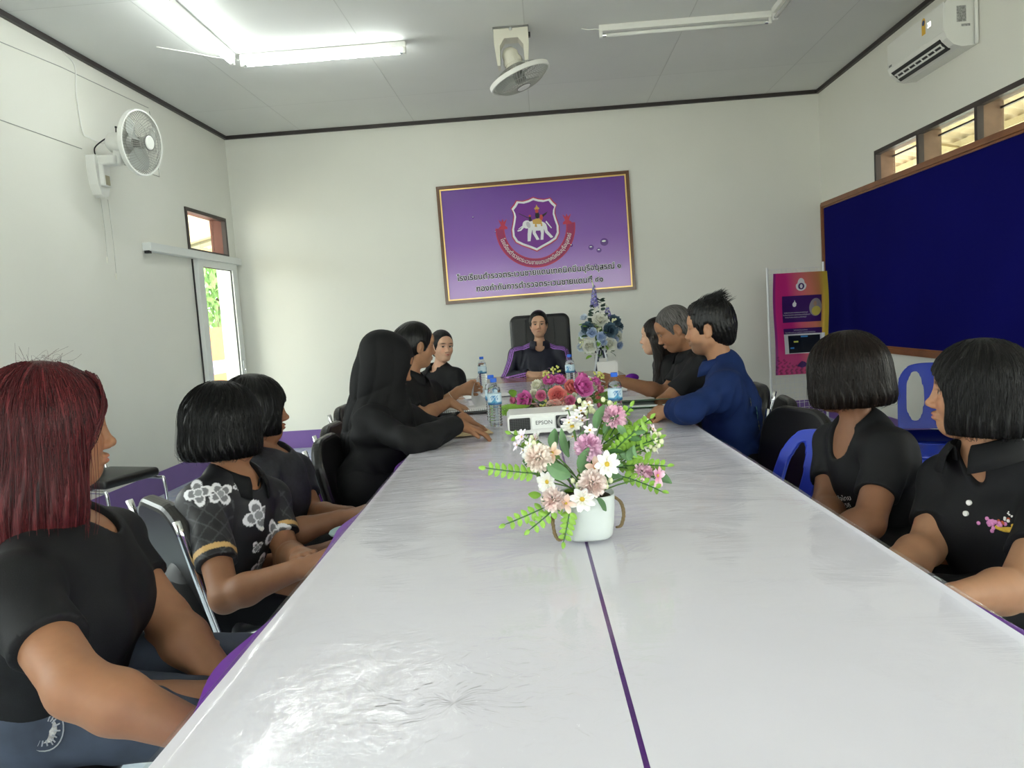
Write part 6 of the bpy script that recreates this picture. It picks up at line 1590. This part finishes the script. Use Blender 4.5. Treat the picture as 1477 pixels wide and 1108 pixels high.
def floral2(V,k):
    P_,f,l,up,LT,SL,SR,N=k['P'],k['f'],k['l'],k['up'],k['LT'],k['SL'],k['SR'],k['N']
    toc=nz(A(0,0,1.267)-SR)
    k['blossoms']=[((-0.988,2.068,0.836),toc,.037,.5),((-0.924,2.070,0.830),toc,.034,.1),((-0.841,2.127,0.747),toc,.047,.3),((-0.800,2.120,0.647),toc,.042,.9),((-1.099,2.161,0.698),toc,.026,.3),((-0.849,2.118,0.652),toc,.019,0.),
       ((-0.795,2.017,0.618),toc,.026,.2),((-1.066,2.108,0.647),toc,.02,.8),((-0.897,2.132,0.838),toc,.016,.3),(P_+(k['SM']-P_)*.8+f*.12+l*.07,f,.045,.2),(P_+(k['SM']-P_)*.45+f*.12+l*.05,f,.045,.7),(P_+(k['SM']-P_)*.75-f*.1,-f,.05,.2),(P_+(k['SM']-P_)*.4-f*.1+l*.05,-f,.05,.6),(P_+(k['SM']-P_)*.55-f*.1-l*.09,-f,.045,.6)]
    return floral(V,k)
c=person('girl with a black bob in a black shirt with white and grey flower print',
  Head((-0.978,2.274,0.999),46,-2,0,.98,child=True),(-0.964,2.260,0.834),(-0.911,2.384,0.732),(-1.006,2.123,0.789),(-0.827,2.274,0.580),(-0.883,1.939,0.578),(-0.704,2.025,0.654),(-0.673,1.905,0.654),(-1.066,2.214,0.483),25,
  skin='tan',shirt='polo',sleeve=.66,fat=.98,armr=1.0,h_face=.0028,h_hand=.003,hair=hs_bob(b=-.098,open_w=.048,seed=2,strands=1600),shirt_m=m_floral,shirt_paint=floral2,h_shirt=.0036,hem=-.10,wr=.0028,
  hands=dict(L=dict(n=(0,.2,-1),curl=.4,sc=.92),R=dict(n=(-.2,.4,-.9),curl=.45,sc=.92)),collar=(.058,.034,.012,.35,m_rib),neck_open=(.05,.055))
button(c,.0,.86)
# --- girl behind her
c=person('girl with short black hair and fringe in a dark shirt behind the floral shirt girl',
  Head((-1.037,2.682,0.992),24,-2,0,.98,child=True),(-1.036,2.689,0.835),(-0.977,2.843,0.736),(-1.003,2.544,0.775),(-0.879,2.715,0.597),(-0.865,2.376,0.618),(-0.697,2.545,0.632),(-0.691,2.397,0.657),(-1.027,2.618,0.486),10,
  skin='dark',shirt='tee',sleeve=.60,shirt_m=m_dark2,hair=hs_bob(b=-.085,open_w=.080,open_top=.035,seed=4,strands=900,face_r=.086),hem=-.08,h_face=.0032,hands=dict(L=dict(n=(0,0,-1),curl=.35,sc=.92),R=dict(n=(0,.2,-1),curl=.35,sc=.92)))
# --- woman in the black headscarf
def hijab(root,h,N,f,l,up,SL,SR):
    sol=[h.E((-.02,0,.034),(.114,.093,.104),k=.03),h.E((-.02,0,-.05),(.10,.086,.10),k=.05),S('c',h.w(-.03,0,-.09),N-f*.02-UP*.02,.085,.10,k=.05)]
    for Sx in (SL,SR): sol.append(S('c',N-f*.01,Sx*.86+N*.14,.075,.066,k=.06))
    sol+=[S('e',N-f*.075-UP*.14,(f,l,up),A(.06,.13,.22),k=.06),S('e',N+f*.06-UP*.06,(f,l,up),A(.07,.10,.11),k=.05),S('c',h.w(-.065,0,.045),N-f*.10-UP*.16,.072,.11,k=.07),S('c',h.w(-.02,0,-.04),N-f*.03-UP*.10,.095,.15,k=.06)]
    sol+=[h.E((.105,0,-.035),(.062,.050,.083),k=.014,mode='s')]
    def nf(Q):
        a,b,c_=h.loc(Q); p1=np.arctan2(b,a+.02)*4.2+1.2*np.sin(c_*9+b*8)+c_*5; p2=a*20-c_*17+b*6+1.2*np.sin(b*14+c_*6); fm=np.clip(np.clip((.050-a)/.05,0,1)+np.clip((-.11-c_)/.04,0,1),0,1); return fm*(.007*(1-np.abs(np.sin(p1)))**2*np.clip(.75-c_*5,0.05,1)+.008*(1-np.abs(np.sin(p2)))**2*np.clip(.45-c_*4,0,1))-.002*fm*np.sin(a*30+b*25)
    V,F=nets(sol,.005,noise=nf); mesh_obj('headscarf',(V-np.array(root.location),F),mat('black crepe',(.0072,.0072,.0078),.7,spec=.18,bump=('noise',600,.3,.001)),root,smooth=True)
c=person('woman in a black headscarf and long black shirt reaching over a brown envelope',
  Head((-0.688,3.370,1.091),18,-24,0,1.),(-0.736,3.370,0.889),(-0.658,3.568,0.817),(-0.755,3.206,0.857),(-0.498,3.570,0.751),(-0.551,3.067,0.779),(-0.395,3.509,0.812),(-0.390,3.259,0.822),(-0.817,3.277,0.560),15,
  skin='tan',shirt='long',hair=hijab,fat=1.05,bust=.06,hem=-.12,wr=.006,hands=dict(L=dict(d=(.75,-.3,-.35),n=(-.2,-.3,-1),curl=.28,spread=.35),R=dict(d=(.8,.05,-.32),n=(-.3,0,-1),curl=(.22,.28,.30,.3),spread=.45,thumb=.2)),h_hand=.003,brow=True)
# --- woman turning papers
c=person('woman with black hair pinned in a bun turning paper sheets at the left side',
  Head((-0.700,4.198,1.141),28,-8,0,1.),(-0.745,4.181,0.969),(-0.666,4.376,0.863),(-0.772,4.001,0.886),(-0.654,4.407,0.754),(-0.678,4.005,0.769),(-0.508,4.403,0.859),(-0.545,4.217,0.818),(-0.816,4.101,0.562),5,
  skin='mid',shirt='polo',sleeve=.62,hair=hs_tied(low=(-.085,0,.045),r=.05,strands=0),bust=.058,collar=(.056,.036,.014,.3,m_black_cloth),hands=dict(L=dict(d=(.9,-.1,.25),n=(0,-1,-.25),curl=.55,thumb=.9),R=dict(d=(.85,.12,-.42),n=(-.4,0,-1),curl=(.2,.25,.3,.3))),h_face=.004)
ct=c; w_=c['WL']; d_=nz(c['WL']-c['EL']); q_=Vector(d_).to_track_quat('Z','Y').to_matrix().to_4x4()
mesh_obj('bracelet',xf(tube([(.031*math.cos(a),.031*math.sin(a),0) for a in [2*PI*i/20 for i in range(20)]],.0025,6,closed=True),Matrix.Translation(w_-d_*.05-c['org'])@q_),mat('cream beads',(.6,.55,.45),.5),c['root'],smooth=True)
# --- smiling woman
c=person('smiling woman with tied back black hair in a black polo at the far left',
  Head((-0.725,5.448,1.087),-57,-2,3,.90),(-0.759,5.462,0.924),(-0.632,5.362,0.864),(-0.877,5.470,0.841),(-0.581,5.252,0.726),(-0.870,5.333,0.651),(-0.653,5.128,0.730),(-0.628,5.109,0.721),(-0.846,5.444,0.535),-20,
  skin='fair',shirt='polo',sleeve=.66,smile=1.,hair=hs_tied(low=(-.09,0,-.04),r=.045,top=.092,e=.013),bust=.055,collar=(.055,.036,.016,.35,m_black_cloth),hands=dict(L=dict(curl=.4),R=dict(curl=.4)),h_face=.004,lips=(.45,.12,.10),gaze=(-.3,0.05))
# --- chairwoman
def stripes(V,k):
    V=np.asarray(V); col=np.tile(np.array((.008,.009,.022)),(len(V),1)); pur=np.array((.34,.14,.55))
    for q,Sx,Ex,Wx in ((1,k['SL'],k['EL'],k['WL']),(-1,k['SR'],k['ER'],k['WR'])):
        outd=k['l']*q
        for a,b in ((k['N'],Sx),(Sx,Ex),(Ex,Wx)):
            d=nz(b-a); t=(V-a)@d; L=np.linalg.norm(b-a); w=(V-a)-t[:,None]*d
            o=outd*.62+k['f']*.78 if a is not k['N'] else k['up']*.72+k['f']*.7
            o=nz(o-d*(o@d))
            if b is Wx: o=nz(-k['up']*.2+outd*.5+k['f']*.8); o=nz(o-d*(o@d))
            s=np.cross(d,o); y=w@o; x=w@s; rad=np.linalg.norm(w,axis=1)
            on=(t>-.01)&(t<L+.01)&(rad<.10)&(y>0.0)
            if a is k['N']: on&=(t>.055)
            st=on&((np.abs(x)<.0052)|(np.abs(np.abs(x)-.0185)<.0052))
            col[st]=pur
    return col
c=person('chairwoman in a navy track jacket with purple stripes at the head of the table',
  Head((-0.037,6.744,1.183),-91,0,0,.93),(-0.042,6.748,1.000),(0.147,6.728,0.910),(-0.247,6.712,0.930),(0.227,6.613,0.707),(-0.340,6.590,0.732),(-0.003,6.458,0.769),(-0.143,6.452,0.773),(-0.083,6.677,0.446),-90,
  skin='fair',shirt='jacket',shirt_name='track_jacket',shirt_m=m_navy,shirt_paint=stripes,h_shirt=.0045,hair=hs_tied(bun=True,low=(-.09,0,-.02),r=.055,top=.078,e=.014),hem=.0,bust=.05,collar=(.058,.045,.018,.42,mat('navy collar',(.009,.01,.024),.6)),
  hands=dict(L=dict(d=(-.85,-.5,-.12),n=(-.2,.5,-.7),curl=.6,thumb=.8),R=dict(d=(.85,-.5,-.12),n=(.2,.5,-.7),curl=.6,thumb=.8)),h_face=.003,h_hand=.003,lips=(.26,.07,.06),neck_open=(.05,.07),wr=.004,knee_fwd=.40)
p_,d_=on_shirt(c,.001,.085,.68); M_=Matrix.Translation(p_-c['org'])@Vector(d_).to_track_quat('Z','Y').to_matrix().to_4x4()
mesh_obj('chest_emblem',xf(join(lathe([(.026,0),(.034,0),(.034,.002),(.026,.002)],22,cap=False),sphere(1,8,6,(0,.002,0),(.016,.010,.002))),M_),mat('embroidered lilac',(.55,.3,.5),.7),c['root'])
p_,d_=on_shirt(c,.0015,.0,.5); mesh_obj('zip',tube([tuple(on_shirt(c,.001,.0,t)[0]-c['org']) for t in (.2,.3,.4,.5,.6,.7,.78)],.003,5),mat('dark zip',(.03,.03,.05),.4),c['root'])
# --- right side, far to near
c=person('woman with long straight dark hair in a black shirt, far right of table',
  Head((0.732,5.060,1.072),158,0,0,.98),(0.780,5.070,0.923),(0.812,4.904,0.855),(0.834,5.226,0.844),(0.769,4.790,0.714),(0.731,5.209,0.710),(0.599,4.904,0.731),(0.626,5.107,0.736),(0.881,5.051,0.542),180,
  skin='fair',shirt='tee',hair=hs_straight(),bust=.055,hands=dict(L=dict(curl=.35),R=dict(curl=.35)),h_face=.0042,lips=(.42,.10,.10))
c=person('man with cropped grey hair in a dark polo reading and holding a white pen',
  Head((0.720,4.282,1.138),176,-26,0,1.0,male=True),(0.826,4.314,0.987),(0.819,4.107,0.924),(0.820,4.508,0.912),(0.614,4.063,0.756),(0.683,4.448,0.764),(0.578,3.979,0.739),(0.416,4.405,0.861),(0.855,4.275,0.530),180,
  skin='tan',shirt='polo',sleeve=.68,hair=hs_short(),shirt_m=m_pique,fat=1.08,armr=1.08,collar=(.060,.036,.012,.3,m_pique),hands=dict(L=dict(d=(-.6,.5,-.1),curl=.5),R=dict(d=(-.9,-.05,.15),n=(.1,-.9,-.4),curl=.62,thumb=1.)),h_face=.0036,h_hand=.003,lips=(.30,.11,.09),stubble=.2)
wr_=c['WR']+nz(A(-.9,-.05,.15))*.11
pen=thing('pen','slim white pen in the hand of the grey haired man','pen',tuple(wr_+A(.0,-.012,-.01)),0.,rot=(0,math.radians(-68),math.radians(8)))
mesh_obj('barrel',lathe([(.0035,-.03),(.0042,0),(.0042,.10),(.003,.105)],10),m_paper,pen,smooth=True); mesh_obj('tip',lathe([(.0035,0),(.0008,.012)],8),m_chrome,pen,loc=(0,0,.105))
c=person('man in a dark blue shirt with tousled black hair leaning on the right table edge',
  Head((0.752,3.541,1.153),157,-3,0,.99,male=True),(0.809,3.549,0.981),(0.765,3.318,0.900),(0.890,3.766,0.900),(0.586,3.204,0.829),(0.714,3.706,0.765),(0.565,3.462,0.804),(0.587,3.561,0.784),(0.864,3.551,0.521),172,
  skin='mid',shirt='long',hair=hs_short(H_BLACK,.014,messy=True,top=.052),shirt_m=m_blueshirt,fat=1.1,armr=1.1,hem=-.15,wr=.008,collar=(.064,.04,.008,.4,m_blueshirt),
  hands=dict(L=dict(d=(-.75,.35,-.12),n=(.1,.35,-.8),curl=.55,thumb=.8),R=dict(d=(-.8,-.25,-.05),n=(.2,-.6,-.6),curl=.55,thumb=.7)),h_face=.0034,h_hand=.003,lips=(.30,.12,.10),stubble=.55)
# goatee, ring, flower embroidery on the back
h=c['h']; r2_=np.random.default_rng(4); gs=[]
for i in range(260):
    a=r2_.normal(0,.010); p=h.w(.070+r2_.normal(0,.007),a,-.098+r2_.normal(0,.008)); d_=nz(h.f*.5-h.u)
    gs.append(tube([tuple(p-c['org']),tuple(p+d_*.009-c['org'])],[.0006,.0003],3,cap=False))
mesh_obj('goatee',join(*gs),mat('dark stubble',(.015,.012,.01),.7),c['root'])
for b_,t_,sc_,mm in ((.03,.66,.016,mat('embroidery green',(.10,.33,.22),.7)),(.055,.80,.010,mat('embroidery olive',(.25,.25,.08),.7)),(.02,.50,.012,mat('embroidery olive'))):
    p_,d_=on_shirt(c,.001,b_+.085,t_,back=True); M_=Matrix.Translation(p_-c['org'])@Vector(d_).to_track_quat('Z','Y').to_matrix().to_4x4()
    mesh_obj('embroidered_flower',xf(join(*[xf(leaf(sc_*2.2,sc_,.1,.05),RZ(2*PI*k/6)) for k in range(6)]),M_),mm,c['root'])
c=person('girl with a blunt brown bob hiding her face in a black tee on the right',
  Head((0.929,2.432,1.019),143,-3,0,.99,child=True),(0.971,2.439,0.844),(1.005,2.295,0.792),(0.963,2.612,0.766),(0.878,2.153,0.622),(0.870,2.452,0.596),(0.758,2.127,0.606),(0.836,2.287,0.566),(1.074,2.390,0.468),200,
  skin='dark',shirt='tee',sleeve=.62,fat=1.04,armr=1.12,hair=hs_bob(b=-.098,m=H_BROWN,open_w=.030,seed=6,strands=2200,vol=1.06,openf=.135),h_face=.003,hem=-.1,neck_open=(.06,.085),hands=dict(L=dict(curl=.3),R=dict(curl=.3)),wr=.004,h_shirt=.0055)
g=text_geo('ภูมิใจไทย',.034,0); g2=text_geo('มหาวิถี',.03,0); V=[]
tv,tf=join(g,xf(g2,T(0,-.036,0)))
for p in tv:
    q_,d_=on_shirt(c,.0015,.015+p[0]*.8,.60+p[1]*1.9); V.append(q_-c['org'])
mesh_obj('chest_lettering',(V,tf),mat('white print',(.75,.75,.75),.6),c['root'])
c=person('girl with soft black bob in a black polo with embroidered flowers, right front',
  Head((1.080,1.975,0.999),152,2,0,1.0,child=True),(1.102,1.972,0.840),(1.216,1.859,0.753),(1.086,2.133,0.735),(0.980,1.635,0.616),(0.958,1.994,0.593),(0.794,1.539,0.643),(0.808,1.867,0.601),(1.157,1.931,0.465),168,
  skin='mid',shirt='polo',sleeve=.66,fat=1.1,armr=1.12,bust=.05,hair=hs_bob(b=-.10,m=H_SOFT,open_w=.088,seed=9,strands=1800,vol=1.0,openf=.115,face_r=.098,open_top=.052),h_face=.0026,hem=-.1,wr=.003,h_shirt=.0055,
  collar=(.060,.040,.02,.32,m_rib),neck_open=(.030,.078),hands=dict(L=dict(curl=.3),R=dict(curl=.3)),gaze=(.0,.1))
button(c,.004,.90,.007); button(c,.0,.81,.007)
r2_=random.Random(2)
def stitch(b,t,r):
    p_,d_=on_shirt(c,.0,b,t); M_=Matrix.Translation(p_-c['org'])@Vector(d_).to_track_quat('Z','Y').to_matrix().to_4x4(); return xf(sphere(r,8,5,(0,0,0),(1,1,.3)),M_)
for nm,m_,pts in (('embroidered_pink_flower',mat('pink thread',(.62,.22,.45),.7),[(.070+r2_.gauss(0,.010),.735+r2_.gauss(0,.022),.0055) for _ in range(20)]),('embroidered_gold_scroll',mat('gold thread',(.62,.38,.04),.7),[(.075+.05*k/16,0.695-.03*math.sin(PI*k/16)+.06*max(0,k/16-.7),.0048) for k in range(17)]+[(.088+.02*k/6,.68,.005) for k in range(6)]),
     ('embroidered_white_spire',mat('white thread',(.75,.72,.68),.7),[(.100+r2_.gauss(0,.004),.745+.012*k,.0045-.0004*k) for k in range(7)]),('embroidered_red_knot',mat('red thread',(.45,.08,.03),.7),[(.088+r2_.gauss(0,.008),.75+r2_.gauss(0,.012),.004) for _ in range(7)])):
    mesh_obj(nm,join(*[stitch(*q) for q in pts]),m_,c['root'],smooth=True)

# ================================================================== light
w=bpy.data.worlds.new('world'); scene.world=w; w.use_nodes=True; nt=w.node_tree
bg=nt.nodes['Background']
sky=nt.nodes.new('ShaderNodeTexSky'); sky.sky_type='NISHITA'; sky.sun_disc=False; sky.sun_elevation=math.radians(52); sky.sun_rotation=math.radians(95)
sky.air_density=1.; sky.dust_density=4.; sky.ozone_density=.6
mx=nt.nodes.new('ShaderNodeMix'); mx.data_type='RGBA'; mx.inputs[0].default_value=.75; mx.inputs[7].default_value=(1,.985,.95,1)
hs=nt.nodes.new('ShaderNodeVectorMath'); hs.operation='SCALE'; hs.inputs[3].default_value=.12
nt.links.new(sky.outputs[0],hs.inputs[0]); nt.links.new(hs.outputs[0],mx.inputs[6]); nt.links.new(mx.outputs[2],bg.inputs[0])
bg.inputs[1].default_value=SKY_STR
sd=bpy.data.lights.new('sun','SUN'); sd.energy=SUN_STR; sd.angle=.02; sd.color=(1,.93,.8); so=bpy.data.objects.new('sun',sd); COL.objects.link(so)
so.rotation_euler=Vector((-.42,-.18,-1)).to_track_quat('-Z','Y').to_euler(); so.location=(6,0,9)
def portal(name,axis,pos,h,inward):
    l=bpy.data.lights.new(name,'AREA'); l.shape='RECTANGLE'; l.size=h[1]-h[0]; l.size_y=h[3]-h[2]; l.cycles.is_portal=True
    o=bpy.data.objects.new(name,l); COL.objects.link(o); c=(h[0]+h[1])/2; z=(h[2]+h[3])/2
    o.location=(pos,c,z) if axis=='x' else (c,pos,z)
    d=Vector((inward,0,0)) if axis=='x' else Vector((0,inward,0))
    zax=-d; yax=Vector((0,0,1)); xax=yax.cross(zax)
    o.rotation_euler=Matrix((xax,yax,zax)).transposed().to_euler()
for h in WL+[TRL,DOOR]: portal('daylight','x',XL-.17,h,1)
for h in WR+[WR_STRIP]: portal('daylight','x',XR+.17,h,-1)
for h in WF: portal('daylight','y',YF-.17,h,1)
